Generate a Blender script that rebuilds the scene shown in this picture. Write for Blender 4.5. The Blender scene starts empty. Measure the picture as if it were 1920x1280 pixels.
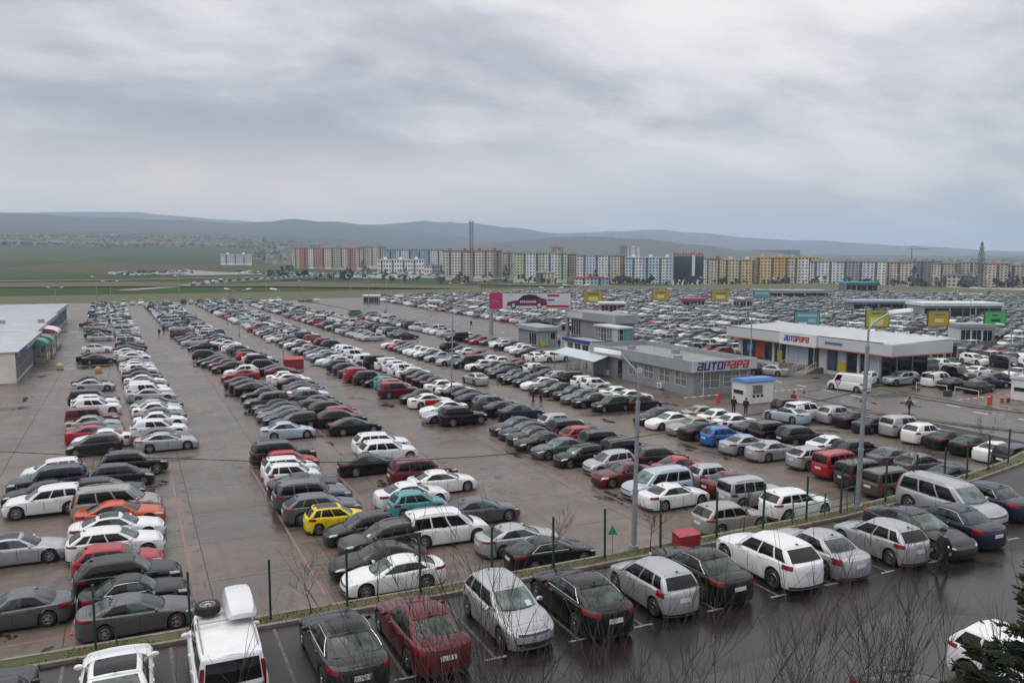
import bpy, bmesh, math, random
from mathutils import Vector, Matrix, noise as mnoise
random.seed(11)
R = math.radians
sc = bpy.context.scene
# ------------------------------------------------------------------ camera
CAMH = 15.4
PITCH = R(5.711); YAW = R(24.807)          # lot frame: X across the parking rows, Y along them
cam_d = bpy.data.cameras.new('camera'); cam = bpy.data.objects.new('camera', cam_d)
sc.collection.objects.link(cam)
cam_d.sensor_width = 22.3; cam_d.lens = 18.0
cam_d.clip_start = 0.2; cam_d.clip_end = 60000
cam.location = (0, 0, CAMH); cam.rotation_euler = (R(90) - PITCH, 0, -YAW)
sc.camera = cam
KT, TZ = .79, 3.23                          # the front yard is a terrace above the main lot
FX, FY = math.sin(YAW), math.cos(YAW)      # viewing direction on the ground
RX, RY = math.cos(YAW), -math.sin(YAW)     # to the right of it
# ------------------------------------------------------------------ sky
SUN_EL, SUN_AZ = R(66), R(-70)
w = bpy.data.worlds.new('World'); sc.world = w; w.use_nodes = True
nt = w.node_tree; nd = nt.nodes; lk = nt.links; nd.clear()
def N(t, **k):
    n = nd.new(t)
    for a, b in k.items(): setattr(n, a, b)
    return n
def mth(op, a, b=None, c=None, clamp=False):
    n = N('ShaderNodeMath', operation=op); n.use_clamp = clamp
    for i, v in enumerate((a, b, c)):
        if v is None: continue
        if isinstance(v, (int, float)): n.inputs[i].default_value = v
        else: lk.new(v, n.inputs[i])
    return n.outputs[0]
def mixc(fac, a, b, bt='MIX'):
    n = N('ShaderNodeMix', data_type='RGBA', blend_type=bt)
    for i, v in ((0, fac), (6, a), (7, b)):
        if isinstance(v, (int, float)): n.inputs[i].default_value = v
        elif isinstance(v, tuple): n.inputs[i].default_value = v + (1,) if len(v) == 3 else v
        else: lk.new(v, n.inputs[i])
    return n.outputs[2]
def ramp(src, *stops):
    n = N('ShaderNodeMapRange', interpolation_type='SMOOTHSTEP'); lk.new(src, n.inputs[0])
    for i, v in enumerate(stops): n.inputs[i + 1].default_value = v
    return n.outputs[0]
sky = N('ShaderNodeTexSky', sky_type='NISHITA'); sky.sun_disc = False
sky.sun_elevation = SUN_EL; sky.sun_rotation = SUN_AZ; sky.air_density = 1.2; sky.dust_density = 2.5
tc = N('ShaderNodeTexCoord'); sep = N('ShaderNodeSeparateXYZ'); lk.new(tc.outputs['Generated'], sep.inputs[0])
zc = mth('MAXIMUM', sep.outputs[2], 0.0)
den = mth('ADD', zc, 0.24)
cu = mth('DIVIDE', sep.outputs[0], den); cv = mth('DIVIDE', sep.outputs[1], den)
comb = N('ShaderNodeCombineXYZ'); lk.new(cu, comb.inputs[0]); lk.new(cv, comb.inputs[1])
mp = N('ShaderNodeMapping'); mp.inputs['Rotation'].default_value = (0, 0, R(31)); mp.inputs['Scale'].default_value = (0.80, 1.25, 1)
mp.inputs['Location'].default_value = (4.1, 2.2, 0)
lk.new(comb.outputs[0], mp.inputs[0])
def noise(scale, det, rough, vec, dist=0.0):
    n = N('ShaderNodeTexNoise'); n.inputs['Scale'].default_value = scale; n.inputs['Detail'].default_value = det
    n.inputs['Roughness'].default_value = rough; n.inputs['Distortion'].default_value = dist; lk.new(vec, n.inputs['Vector']); return n.outputs[0]
n1 = noise(0.60, 6, 0.50, mp.outputs[0], 0.15)
n2 = noise(2.3, 9, 0.62, mp.outputs[0], 0.2)
cl = mth('ADD', mth('MULTIPLY', n1, 0.66), mth('MULTIPLY', n2, 0.34))
bank = ramp(cl, 0.39, 0.61, 0.0, 1.0)
col = mixc(bank, (0.94, 0.915, 0.905), (0.39, 0.40, 0.455))
# thinner, paler cloud overhead; warm gaps close to the horizon
col = mixc(ramp(zc, 0.20, 0.50, 0.0, 0.45), col, (0.78, 0.775, 0.80))
low = ramp(zc, 0.03, 0.14, 1.0, 0.0)
gap = ramp(noise(1.1, 5, 0.5, mp.outputs[0], 0.2), 0.47, 0.60, 0.0, 1.0)
col = mixc(mth('MULTIPLY', ramp(zc, 0.05, 0.20, 0.55, 0.0), mth('SUBTRACT', 1.0, gap)), col, (0.52, 0.535, 0.585))
col = mixc(mth('MULTIPLY', low, mth('MULTIPLY', gap, 0.55)), col, (0.98, 0.89, 0.78))
nis = N('ShaderNodeVectorMath', operation='SCALE'); lk.new(sky.outputs[0], nis.inputs[0]); nis.inputs['Scale'].default_value = 0.10
# overcast sky: the cloud deck brightens towards the zenith
# break in the cloud low in the west: a warm pale band above the hills at left
dt = N('ShaderNodeVectorMath', operation='DOT_PRODUCT'); lk.new(tc.outputs['Generated'], dt.inputs[0]); dt.inputs[1].default_value = (math.sin(YAW - R(28)), math.cos(YAW - R(28)), 0.0)
glow = mth('MULTIPLY', ramp(dt.outputs['Value'], 0.72, 0.99, 0.0, 1.0), ramp(zc, 0.035, 0.17, 1.0, 0.0))
col = mixc(mth('MULTIPLY', glow, mth('MULTIPLY_ADD', n2, 1.3, 0.05), clamp=True), col, (1.28, 1.12, 0.93))
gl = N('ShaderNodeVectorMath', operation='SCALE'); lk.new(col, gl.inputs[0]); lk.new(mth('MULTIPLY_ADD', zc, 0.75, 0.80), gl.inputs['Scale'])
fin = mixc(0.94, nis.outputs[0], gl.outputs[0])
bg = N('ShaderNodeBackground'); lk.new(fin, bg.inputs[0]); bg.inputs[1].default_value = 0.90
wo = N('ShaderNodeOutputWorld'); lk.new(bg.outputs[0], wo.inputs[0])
# ------------------------------------------------------------------ sun behind the cloud
sl = bpy.data.lights.new('sun', 'SUN'); sl.energy = 1.3; sl.angle = R(75); sl.color = (1.0, 0.95, 0.88)
so = bpy.data.objects.new('sun', sl); sc.collection.objects.link(so)
sd = Vector((math.sin(SUN_AZ) * math.cos(SUN_EL), math.cos(SUN_AZ) * math.cos(SUN_EL), math.sin(SUN_EL)))
so.rotation_euler = (-sd).to_track_quat('-Z', 'Y').to_euler(); so.location = (0, 60, 90)
vs = sc.view_settings; vs.view_transform = 'Standard'; vs.look = 'None'; vs.exposure = 0.30; vs.gamma = 1.0; vs.use_curve_mapping = False
cy = sc.cycles
cy.max_bounces = 5; cy.diffuse_bounces = 2; cy.glossy_bounces = 3; cy.transmission_bounces = 2; cy.volume_bounces = 1; cy.transparent_max_bounces = 6
cy.use_denoising = True; cy.caustics_reflective = False; cy.caustics_refractive = False
# ------------------------------------------------------------------ materials
MT = {}
def mat(name, color, rough=0.6, metal=0.0, coat=0.0, nscale=None, namt=0.0, color2=None, spec=0.5, bump=0.0, bscale=40, rand=0.0, emit=None, coord='Object', croughness=0.04, ndet=5, nlo=.35, nhi=.65):
    if name in MT: return MT[name]
    m = bpy.data.materials.new(name); m.use_nodes = True; t = m.node_tree; b = t.nodes['Principled BSDF']
    b.inputs['Base Color'].default_value = (*color, 1); b.inputs['Roughness'].default_value = rough; b.inputs['Metallic'].default_value = metal
    b.inputs['Coat Weight'].default_value = coat; b.inputs['Coat Roughness'].default_value = croughness; b.inputs['Specular IOR Level'].default_value = spec
    src = None
    if nscale or bump:
        if coord == 'World':
            g = t.nodes.new('ShaderNodeNewGeometry'); vec = g.outputs['Position']
        else:
            g = t.nodes.new('ShaderNodeTexCoord'); vec = g.outputs['Object']
    if nscale:
        n = t.nodes.new('ShaderNodeTexNoise'); n.inputs['Scale'].default_value = nscale; n.inputs['Detail'].default_value = ndet; n.inputs['Roughness'].default_value = .6
        t.links.new(vec, n.inputs['Vector'])
        mr = t.nodes.new('ShaderNodeMapRange'); t.links.new(n.outputs[0], mr.inputs[0]); mr.inputs[1].default_value = nlo; mr.inputs[2].default_value = nhi
        mx = t.nodes.new('ShaderNodeMix'); mx.data_type = 'RGBA'
        t.links.new(mr.outputs[0], mx.inputs[0])
        c2 = color2 or tuple(c * (1 - namt) for c in color)
        mx.inputs[6].default_value = (*color, 1); mx.inputs[7].default_value = (*c2, 1)
        src = mx.outputs[2]
    if rand:
        oi = t.nodes.new('ShaderNodeObjectInfo'); hs = t.nodes.new('ShaderNodeMapRange')
        t.links.new(oi.outputs['Random'], hs.inputs[0]); hs.inputs[3].default_value = 1 - rand; hs.inputs[4].default_value = 1 + rand
        vm = t.nodes.new('ShaderNodeVectorMath'); vm.operation = 'SCALE'
        if src: t.links.new(src, vm.inputs[0])
        else: vm.inputs[0].default_value = color
        t.links.new(hs.outputs[0], vm.inputs['Scale']); src = vm.outputs[0]
    if src: t.links.new(src, b.inputs['Base Color'])
    if bump:
        n = t.nodes.new('ShaderNodeTexNoise'); n.inputs['Scale'].default_value = bscale; n.inputs['Detail'].default_value = 6
        t.links.new(vec, n.inputs['Vector'])
        bp = t.nodes.new('ShaderNodeBump'); bp.inputs['Strength'].default_value = bump; t.links.new(n.outputs[0], bp.inputs['Height']); t.links.new(bp.outputs[0], b.inputs['Normal'])
    if emit:
        b.inputs['Emission Color'].default_value = (*emit[:3], 1); b.inputs['Emission Strength'].default_value = emit[3]
    MT[name] = m; return m
def ground_mat(name, c1, c2, cwet, r_dry, r_wet, wlo, whi, wscale=(.05, .16), rand=0.0, grain=.12, bump=.15):
    """concrete / asphalt after rain: patches of tone, darker wet areas with lower roughness"""
    m = bpy.data.materials.new(name); m.use_nodes = True; t = m.node_tree; b = t.nodes['Principled BSDF']
    def n_(ty): return t.nodes.new(ty)
    g = n_('ShaderNodeNewGeometry')
    def nz(scale, det, sx=1, sy=1, rough=.6):
        mpn = n_('ShaderNodeMapping'); mpn.inputs['Scale'].default_value = (sx, sy, 1); t.links.new(g.outputs['Position'], mpn.inputs[0])
        x = n_('ShaderNodeTexNoise'); x.inputs['Scale'].default_value = scale; x.inputs['Detail'].default_value = det; x.inputs['Roughness'].default_value = rough
        t.links.new(mpn.outputs[0], x.inputs['Vector']); return x.outputs[0]
    def mr_(src, a, b_, lo=0., hi=1.):
        x = n_('ShaderNodeMapRange'); x.interpolation_type = 'SMOOTHSTEP'; t.links.new(src, x.inputs[0]); x.inputs[1].default_value = a; x.inputs[2].default_value = b_; x.inputs[3].default_value = lo; x.inputs[4].default_value = hi; return x.outputs[0]
    def mix_(f, a, c):
        x = n_('ShaderNodeMix'); x.data_type = 'RGBA'
        t.links.new(f, x.inputs[0])
        for i, v in ((6, a), (7, c)):
            if isinstance(v, tuple): x.inputs[i].default_value = (*v, 1)
            else: t.links.new(v, x.inputs[i])
        return x.outputs[2]
    base = mix_(mr_(nz(.22, 6), .36, .64), c1, c2)
    streak = mr_(nz(.9, 4, .22, 1.0), .42, .72, 0, .45)
    base = mix_(streak, base, tuple(x * .72 for x in c2))
    gr = mr_(nz(14, 3), .3, .7, 1 - grain, 1 + grain)
    vm = n_('ShaderNodeVectorMath'); vm.operation = 'SCALE'; t.links.new(base, vm.inputs[0]); t.links.new(gr, vm.inputs['Scale']); base = vm.outputs[0]
    if rand:
        oi = n_('ShaderNodeObjectInfo'); rr = mr_(oi.outputs['Random'], 0, 1, 1 - rand, 1 + rand)
        vm = n_('ShaderNodeVectorMath'); vm.operation = 'SCALE'; t.links.new(base, vm.inputs[0]); t.links.new(rr, vm.inputs['Scale']); base = vm.outputs[0]
    wet = mr_(nz(1.0, 5, *wscale), wlo, whi)
    trk = mr_(nz(1.1, 4, 1.0, .035), .50, .68, 0, .38); base = mix_(trk, base, tuple(x * .62 for x in c2))
    # oil spots, hair cracks and shallow puddles
    spot = mr_(nz(.75, 3), .66, .72, 0, .55); base = mix_(spot, base, tuple(x * .45 for x in c2))
    vo = n_('ShaderNodeTexVoronoi'); vo.feature = 'DISTANCE_TO_EDGE'; vo.inputs['Scale'].default_value = .16
    wv = n_('ShaderNodeVectorMath'); wv.operation = 'ADD'; nn = n_('ShaderNodeTexNoise'); nn.inputs['Scale'].default_value = .7; nn.inputs['Detail'].default_value = 6; t.links.new(g.outputs['Position'], nn.inputs['Vector'])
    sc3 = n_('ShaderNodeVectorMath'); sc3.operation = 'SCALE'; sc3.inputs['Scale'].default_value = 3.2; t.links.new(nn.outputs['Color'], sc3.inputs[0]); t.links.new(g.outputs['Position'], wv.inputs[0]); t.links.new(sc3.outputs[0], wv.inputs[1]); t.links.new(wv.outputs[0], vo.inputs['Vector'])
    crack = mr_(vo.outputs['Distance'], .0, .014, .6, 0.); base = mix_(crack, base, tuple(x * .4 for x in c2))
    pud = mr_(nz(.42, 4, 1.0, .55), .605, .63)
    wcol = mix_(wet, base, cwet)
    t.links.new(mix_(pud, wcol, tuple(x * .7 for x in cwet)), b.inputs['Base Color'])
    rmix = n_('ShaderNodeMix'); rmix.data_type = 'FLOAT'; t.links.new(pud, rmix.inputs[0]); t.links.new(mr_(wet, 0, 1, r_dry, r_wet), rmix.inputs[2]); rmix.inputs[3].default_value = .07
    t.links.new(rmix.outputs[0], b.inputs['Roughness'])
    bp = n_('ShaderNodeBump'); bp.inputs['Strength'].default_value = bump; bp.inputs['Distance'].default_value = .02
    t.links.new(nz(9, 5), bp.inputs['Height']); t.links.new(bp.outputs[0], b.inputs['Normal'])
    MT[name] = m; return m
CONC = ground_mat('wet_concrete', (.152, .122, .099), (.110, .087, .070), (.056, .042, .033), .42, .14, .50, .66, rand=.09)
CONC_FAR = ground_mat('concrete_far', (.150, .122, .100), (.115, .092, .075), (.07, .056, .046), .45, .2, .52, .68)
ASPH = ground_mat('wet_asphalt', (.034, .026, .022), (.024, .018, .0155), (.016, .012, .011), .46, .17, .46, .64, (.12, .12), grain=.2, bump=.3)
ROADM = ground_mat('road_asphalt', (.140, .124, .110), (.112, .098, .088), (.07, .061, .055), .5, .22, .48, .66, (.04, .14))
JOINT = mat('joint_black', (.035, .03, .027), .8)
GRASS = mat('grass', (.052, .062, .018), .9, nscale=.8, color2=(.10, .088, .036), coord='World', bump=.5, bscale=6)
def field_mat():
    m = bpy.data.materials.new('field'); m.use_nodes = True; t = m.node_tree; b = t.nodes['Principled BSDF']; b.inputs['Roughness'].default_value = .95; b.inputs['Specular IOR Level'].default_value = .1
    g = t.nodes.new('ShaderNodeNewGeometry'); mpn = t.nodes.new('ShaderNodeMapping'); mpn.inputs['Rotation'].default_value = (0, 0, .4); mpn.inputs['Scale'].default_value = (1, .45, 1); t.links.new(g.outputs['Position'], mpn.inputs[0])
    vo = t.nodes.new('ShaderNodeTexVoronoi'); vo.inputs['Scale'].default_value = .0042; t.links.new(mpn.outputs[0], vo.inputs['Vector'])
    sp = t.nodes.new('ShaderNodeSeparateColor'); t.links.new(vo.outputs['Color'], sp.inputs[0])
    n1_ = t.nodes.new('ShaderNodeTexNoise'); n1_.inputs['Scale'].default_value = .012; n1_.inputs['Detail'].default_value = 9; n1_.inputs['Roughness'].default_value = .65; t.links.new(g.outputs['Position'], n1_.inputs['Vector'])
    ad = t.nodes.new('ShaderNodeMath'); ad.operation = 'MULTIPLY_ADD'; t.links.new(sp.outputs[0], ad.inputs[0]); ad.inputs[1].default_value = .55
    sb = t.nodes.new('ShaderNodeMath'); sb.operation = 'MULTIPLY'; t.links.new(n1_.outputs[0], sb.inputs[0]); sb.inputs[1].default_value = .55; t.links.new(sb.outputs[0], ad.inputs[2])
    cr = t.nodes.new('ShaderNodeValToRGB'); t.links.new(ad.outputs[0], cr.inputs[0]); e = cr.color_ramp.elements
    e[0].position = .22; e[0].color = (.028, .044, .012, 1); e[1].position = .85; e[1].color = (.090, .070, .030, 1)
    for p_, c in ((.42, (.036, .056, .014, 1)), (.60, (.046, .060, .018, 1)), (.72, (.062, .058, .024, 1))): q = e.new(p_); q.color = c
    t.links.new(cr.outputs[0], b.inputs['Base Color']); MT['field'] = m; return m
FIELD = field_mat()
KERB = mat('kerb_stone', (.22, .19, .16), .75, nscale=1.5, namt=.45, coord='World')
WHITE_LINE = mat('worn_white_paint', (.36, .35, .34), .6, nscale=5, namt=.65, coord='World')
FAINT_LINE = mat('faint_white_paint', (.13, .125, .12), .6, nscale=3, namt=.6, coord='World')
RED_LINE = mat('worn_red_paint', (.34, .055, .065), .6, nscale=1.2, color2=(.19, .145, .125), coord='World', nlo=.32, nhi=.52)
BLACK = mat('black_plastic', (.012, .012, .013), .45)
RUBBER = mat('tyre_rubber', (.014, .014, .014), .75)
RIM = mat('alloy_rim', (.55, .56, .58), .28, 1.0)
CHROME = mat('chrome', (.75, .76, .78), .12, 1.0)
G_DARK = mat('tinted_glass', (.003, .004, .0045), .03, spec=.42)
G_LIGHT = mat('windscreen_glass', (.105, .165, .155), .03, spec=.7, nscale=1.9, color2=(.02, .032, .032), ndet=2, nlo=.38, nhi=.62)  # dark blotches in the colour imitate seats inside and reflections on the glass
G_REAR = mat('rear_glass', (.050, .075, .072), .03, spec=.55, nscale=2.4, color2=(.008, .012, .012), ndet=2, nlo=.38, nhi=.62)  # blotches again: imitated interior and reflections, painted into the glass colour
G_SCREEN2 = mat('windscreen_dark', (.022, .034, .034), .03, spec=.6)
LAMP_F = mat('headlight_lens', (.42, .43, .43), .08, .3, coat=1)
LAMP_R = mat('taillight_lens', (.17, .003, .005), .15, spec=.4)
PLATE = mat('plate_white', (.55, .56, .57), .4)
BLUEBAND = mat('plate_blue', (.02, .05, .35), .4)
INK = mat('ink_black', (.01, .01, .012), .5)
GALV = mat('galvanised_steel', (.36, .38, .40), .42, .55, nscale=3, namt=.2)
WHITE_P = mat('white_painted', (.66, .67, .67), .5, nscale=1.5, namt=.12)
POST_G = mat('dark_green_post', (.012, .045, .036), .45)
PAINT_C = dict(w=((.72, .73, .74), 0), s=((.42, .43, .45), .55), g=((.105, .112, .122), .5), d=((.022, .023, .027), .4), b=((.004, .004, .0045), 0),
    r=((.33, .014, .018), 0), m=((.105, .008, .014), .2), o=((.50, .075, .022), .1), y=((.72, .55, .012), 0), t=((.075, .29, .32), .2), B=((.012, .14, .44), .2),
    n=((.014, .020, .042), .3), l=((.44, .52, .60), .4), e=((.34, .325, .295), .5), c=((.050, .040, .035), .4), k=((.085, .075, .055), .35))
PAINT = {k: mat('paint_' + k, c, .42 if me else .45, me, coat=.75, nscale=2.2, namt=.10, spec=.10) for k, (c, me) in PAINT_C.items()}
# ------------------------------------------------------------------ helpers
COL = sc.collection
class MB:
    def __init__(s): s.v = []; s.f = []; s.m = []
    def face(s, pts, m=0):
        b = len(s.v); s.v.extend([tuple(p) for p in pts]); s.f.append(tuple(range(b, b + len(pts)))); s.m.append(m)
    def box(s, x0, x1, y0, y1, z0, z1, m=0, bottom=True):
        b = len(s.v); s.v += [(x, y, z) for z in (z0, z1) for y in (y0, y1) for x in (x0, x1)]
        fs = [(4, 5, 7, 6), (0, 1, 5, 4), (1, 3, 7, 5), (3, 2, 6, 7), (2, 0, 4, 6)]
        if bottom: fs.append((0, 2, 3, 1))
        for q in fs: s.f.append(tuple(b + i for i in q)); s.m.append(m)
        return s
    def tube(s, p0, p1, r0, r1=None, n=8, m=0, cap=True):
        p0 = Vector(p0); p1 = Vector(p1); r1 = r0 if r1 is None else r1
        d = (p1 - p0)
        if d.length < 1e-6: return s
        d.normalize(); a = d.orthogonal().normalized(); c = d.cross(a)
        b = len(s.v)
        for p, r in ((p0, r0), (p1, r1)):
            for i in range(n):
                t = 2 * math.pi * i / n; s.v.append(tuple(p + (a * math.cos(t) + c * math.sin(t)) * r))
        for i in range(n):
            j = (i + 1) % n; s.f.append((b + i, b + j, b + n + j, b + n + i)); s.m.append(m)
        if cap:
            s.f.append(tuple(b + i for i in reversed(range(n)))); s.m.append(m); s.f.append(tuple(b + n + i for i in range(n))); s.m.append(m)
        return s
    def path(s, pts, r, n=6, m=0):
        for a, b_ in zip(pts, pts[1:]): s.tube(a, b_, r, r, n, m)
        return s
    def lathe(s, prof, n=16, m=0, axis='Z', origin=(0, 0, 0)):
        o = Vector(origin); b = len(s.v)
        for r, h in prof:
            for i in range(n):
                t = 2 * math.pi * i / n; x, y = r * math.cos(t), r * math.sin(t)
                p = {'Z': (x, y, h), 'Y': (x, h, y), 'X': (h, x, y)}[axis]; s.v.append(tuple(o + Vector(p)))
        for k in range(len(prof) - 1):
            for i in range(n):
                j = (i + 1) % n; s.f.append((b + k * n + i, b + k * n + j, b + (k + 1) * n + j, b + (k + 1) * n + i)); s.m.append(m)
        return s
    def prism(s, poly, z0, z1, m=0, mt=None):
        n = len(poly); b = len(s.v)
        s.v += [(x, y, z0) for x, y in poly] + [(x, y, z1) for x, y in poly]
        for i in range(n):
            j = (i + 1) % n; s.f.append((b + i, b + j, b + n + j, b + n + i)); s.m.append(m)
        s.f.append(tuple(b + n + i for i in range(n))); s.m.append(m if mt is None else mt)
        s.f.append(tuple(b + i for i in reversed(range(n)))); s.m.append(m); return s
    def grid(s, fn, us, vs, m=0, flip=False):
        b = len(s.v); nu, nv = len(us), len(vs)
        for u in us:
            for v in vs: s.v.append(tuple(fn(u, v)))
        for i in range(nu - 1):
            for j in range(nv - 1):
                q = (b + i * nv + j, b + (i + 1) * nv + j, b + (i + 1) * nv + j + 1, b + i * nv + j + 1)
                s.f.append(q[::-1] if flip else q); s.m.append(m)
        return s
    def mesh(s, name, mats, smooth=False, weld=False, fixn=False, sharp=None):
        me = bpy.data.meshes.new(name); me.from_pydata(s.v, [], s.f)
        for mm in mats: me.materials.append(mm)
        if len(mats) > 1: me.polygons.foreach_set('material_index', s.m)
        if weld or fixn:
            bm = bmesh.new(); bm.from_mesh(me)
            if weld: bmesh.ops.remove_doubles(bm, verts=bm.verts, dist=weld if isinstance(weld, float) else 1e-4)
            if fixn: bmesh.ops.recalc_face_normals(bm, faces=bm.faces)
            bm.to_mesh(me); bm.free()
        if smooth:
            me.polygons.foreach_set('use_smooth', [True] * len(me.polygons))
            if sharp: me.set_sharp_from_angle(angle=R(sharp))
        me.update(); return me
    def obj(s, name, mats, parent=None, **k):
        return link(name, s.mesh(name, mats if isinstance(mats, (list, tuple)) else [mats], **k), parent)
def link(name, data, parent=None, loc=None, rz=None):
    o = bpy.data.objects.new(name, data); COL.objects.link(o)
    if parent: o.parent = parent
    if loc: o.location = loc
    if rz is not None: o.rotation_euler = (0, 0, rz)
    return o
def tag(o, label=None, cat=None, group=None, kind=None):
    if label: o['label'] = label
    if cat: o['category'] = cat
    if group: o['group'] = group
    if kind: o['kind'] = kind
    return o
def thing(name, label, cat, loc=(0, 0, 0), rz=0, group=None):
    return tag(link(name, None, None, loc, rz), label, cat, group)
def struct(o, label=None): o['kind'] = 'structure'; return tag(o, label)
def lerp(a, b, t): return a + (b - a) * t
def interp(pts, x):
    pts = sorted(pts)
    if x <= pts[0][0]: return pts[0][1]
    for (a, b), (c, d) in zip(pts, pts[1:]):
        if x <= c: t = (x - a) / (c - a); return b + (d - b) * t
    return pts[-1][1]
def sinterp(pts, x):
    pts = sorted(pts)
    if x <= pts[0][0]: return pts[0][1]
    for (a, b), (c, d) in zip(pts, pts[1:]):
        if x <= c: t = (x - a) / (c - a); t = t * t * (3 - 2 * t); return b + (d - b) * t
    return pts[-1][1]
def sm(a, b, x):
    t = max(0., min(1., (x - a) / (b - a))); return t * t * (3 - 2 * t)
# ------------------------------------------------------------------ ground, terrain, hills
def sheet(name, poly, z, m, parent=None):
    mb = MB(); mb.face([(x, y, z) for x, y in poly]); return mb.obj(name, m, parent)
def polar(px, r):              # bearing given as the photograph's column, distance in metres
    t = math.atan((px - 960) / 1557.7); a = YAW + t
    return (math.sin(a) * r, math.cos(a) * r)
def zline(y, r): return CAMH - (y - 485.) / 1557.7 * r
ZL = [(0, 0), (700, 0), (1000, 1.2), (1700, 12), (2500, 40), (3400, 88), (4500, 150), (7000, 200)]
ZR = [(0, 0), (380, 0), (900, -10.7), (1500, -12), (2500, -5.6), (3500, 6.4), (4500, 15.4), (7000, 40)]
def terr(px, r):
    k = sm(1050, 350, px); z = lerp(interp(ZR, r), interp(ZL, r), k)
    return z + (mnoise.noise(Vector((px * .004, r * .002, 0))) * r * .0016 if r > 600 else 0)
rs = [40, 200, 380, 450, 520, 600, 700, 800, 900, 1050, 1200, 1400, 1700, 2000, 2300, 2600, 3000, 3400, 3900, 4500, 5200, 6000, 7000, 9000, 12000]
pxs = [960 + 1557.7 * math.tan(R(a)) for a in range(-78, 79, 2)]
mb = MB()
mb.grid(lambda px, r: (*polar(px, r), terr(px, r) - .06 - (.25 if r < 500 else 0)), pxs, rs, 0, flip=True)
ter = mb.obj('terrain', FIELD, smooth=True, weld=True, fixn=True); struct(ter, 'green and brown fields stretching to the hills')
TB = [(x * KT - .12 * max(0, (x * KT - 30)) / 24, y * KT + .88) for x, y in [(-40, 34.65), (-5, 34.72), (12, 34.5), (28, 34.9), (38, 35.3), (48.5, 36.6), (60, 39.2), (72, 43)]]
gb = sheet('ground', [(-400, -120), (400, -120), (400, 400), (-400, 400)], -.09, GRASS); struct(gb)
mb = MB(); mb.prism([(-31, -40), (56.5, -40)] + [(x, y - .02) for x, y in reversed(TB)], -.1, TZ - .012); tb = mb.obj('terrace', GRASS); struct(tb, 'raised ground that carries the front yard')
# front asphalt, strip, main lot, road, right lot
front_asphalt = sheet('asphalt_yard', [(x * KT, y * KT) for x, y in [(-60, 14.2), (90, 14.2), (90, 46.5), (72, 43), (60, 39.2), (48.5, 36.6), (38, 35.3), (28, 34.9), (12, 34.5), (-5, 34.72), (-60, 34.65)]], TZ, ASPH); struct(front_asphalt, 'dark wet asphalt in front of the fence')
lot = sheet('parking_lot', [(-34, 28), (40, 29), (66, 34), (68, 44), (68.2, 72), (56, 72), (56, 104), (61, 140), (62, 224), (56, 312), (-50, 330), (-50, 60)], -.024, JOINT)
struct(lot, 'wet concrete of the main parking lot')
lf = sheet('concrete_sheet', [(-34, 140), (61, 140), (62, 224), (56, 312), (-50, 330), (-50, 118.4), (-18, 118.4), (-18, 140)], 0.0, CONC_FAR, lot)
# slabs near enough to be told apart
sw, sl_ = 5.9, 5.9
mbs = MB(); mbs.box(0, sw - .035, 0, sl_ - .05, -.022, 0, bottom=False); slab_me = mbs.mesh('slab', [CONC])
ys = 29.2
ny = int((140 - ys) / sl_) + 1
sl_y = (140 - ys) / ny
mbs = MB(); mbs.box(0, sw - .035, 0, sl_y - .035, -.022, 0, bottom=False); slab_me = mbs.mesh('slab', [CONC])
def lot_right(y): return interp([(28, 66), (44, 66), (72, 68), (72.1, 56), (104, 56), (140, 61)], y)
for j in range(ny):
    y0 = ys + j * sl_y; xl = -32.5; xr = lot_right(y0 + .05)
    i = 0; x = xl
    while x < xr:
        if x + sw <= xr + .6:
            o = link('slab', slab_me, lot, (x, y0, 0)); x += sw
        else:
            m2 = MB(); m2.box(0, max(.6, xr - x), 0, sl_y - .035, -.022, 0, bottom=False); m2.obj('slab', CONC, lot).location = (x, y0, 0); break
road = sheet('road', [(68.2, 40), (80.6, 40), (80.6, 72), (84.6, 72), (84.6, 104), (80.5, 118), (80.7, 215), (81.2, 325), (58, 318), (62, 224), (61, 140), (56, 104), (56, 72), (68.2, 72)], .004, ROADM); struct(road, 'grey asphalt road between the two car parks')
road2 = sheet('road_to_right', [(68, 38), (150, 10), (150, 40), (88, 50), (80.6, 52), (80.6, 60), (68.2, 60)], .002, ROADM); struct(road2)
rlot = sheet('right_parking_lot', [(80.9, 52), (95, 40), (380, 150), (345, 262), (260, 330), (160, 350), (100, 338), (81.5, 325), (80.9, 215), (80.9, 104.5), (84.9, 104.5), (84.9, 70), (80.9, 68)], .008, CONC_FAR); struct(rlot, 'paved ground of the right car park')
mb = MB(); mb.face([(x, y, -.02) for x, y in [(-140, 118.4), (-50, 118.4), (-50, 330), (-140, 345)]]); y2 = mb.obj('yard_behind_shops', CONC_FAR); struct(y2)
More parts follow.
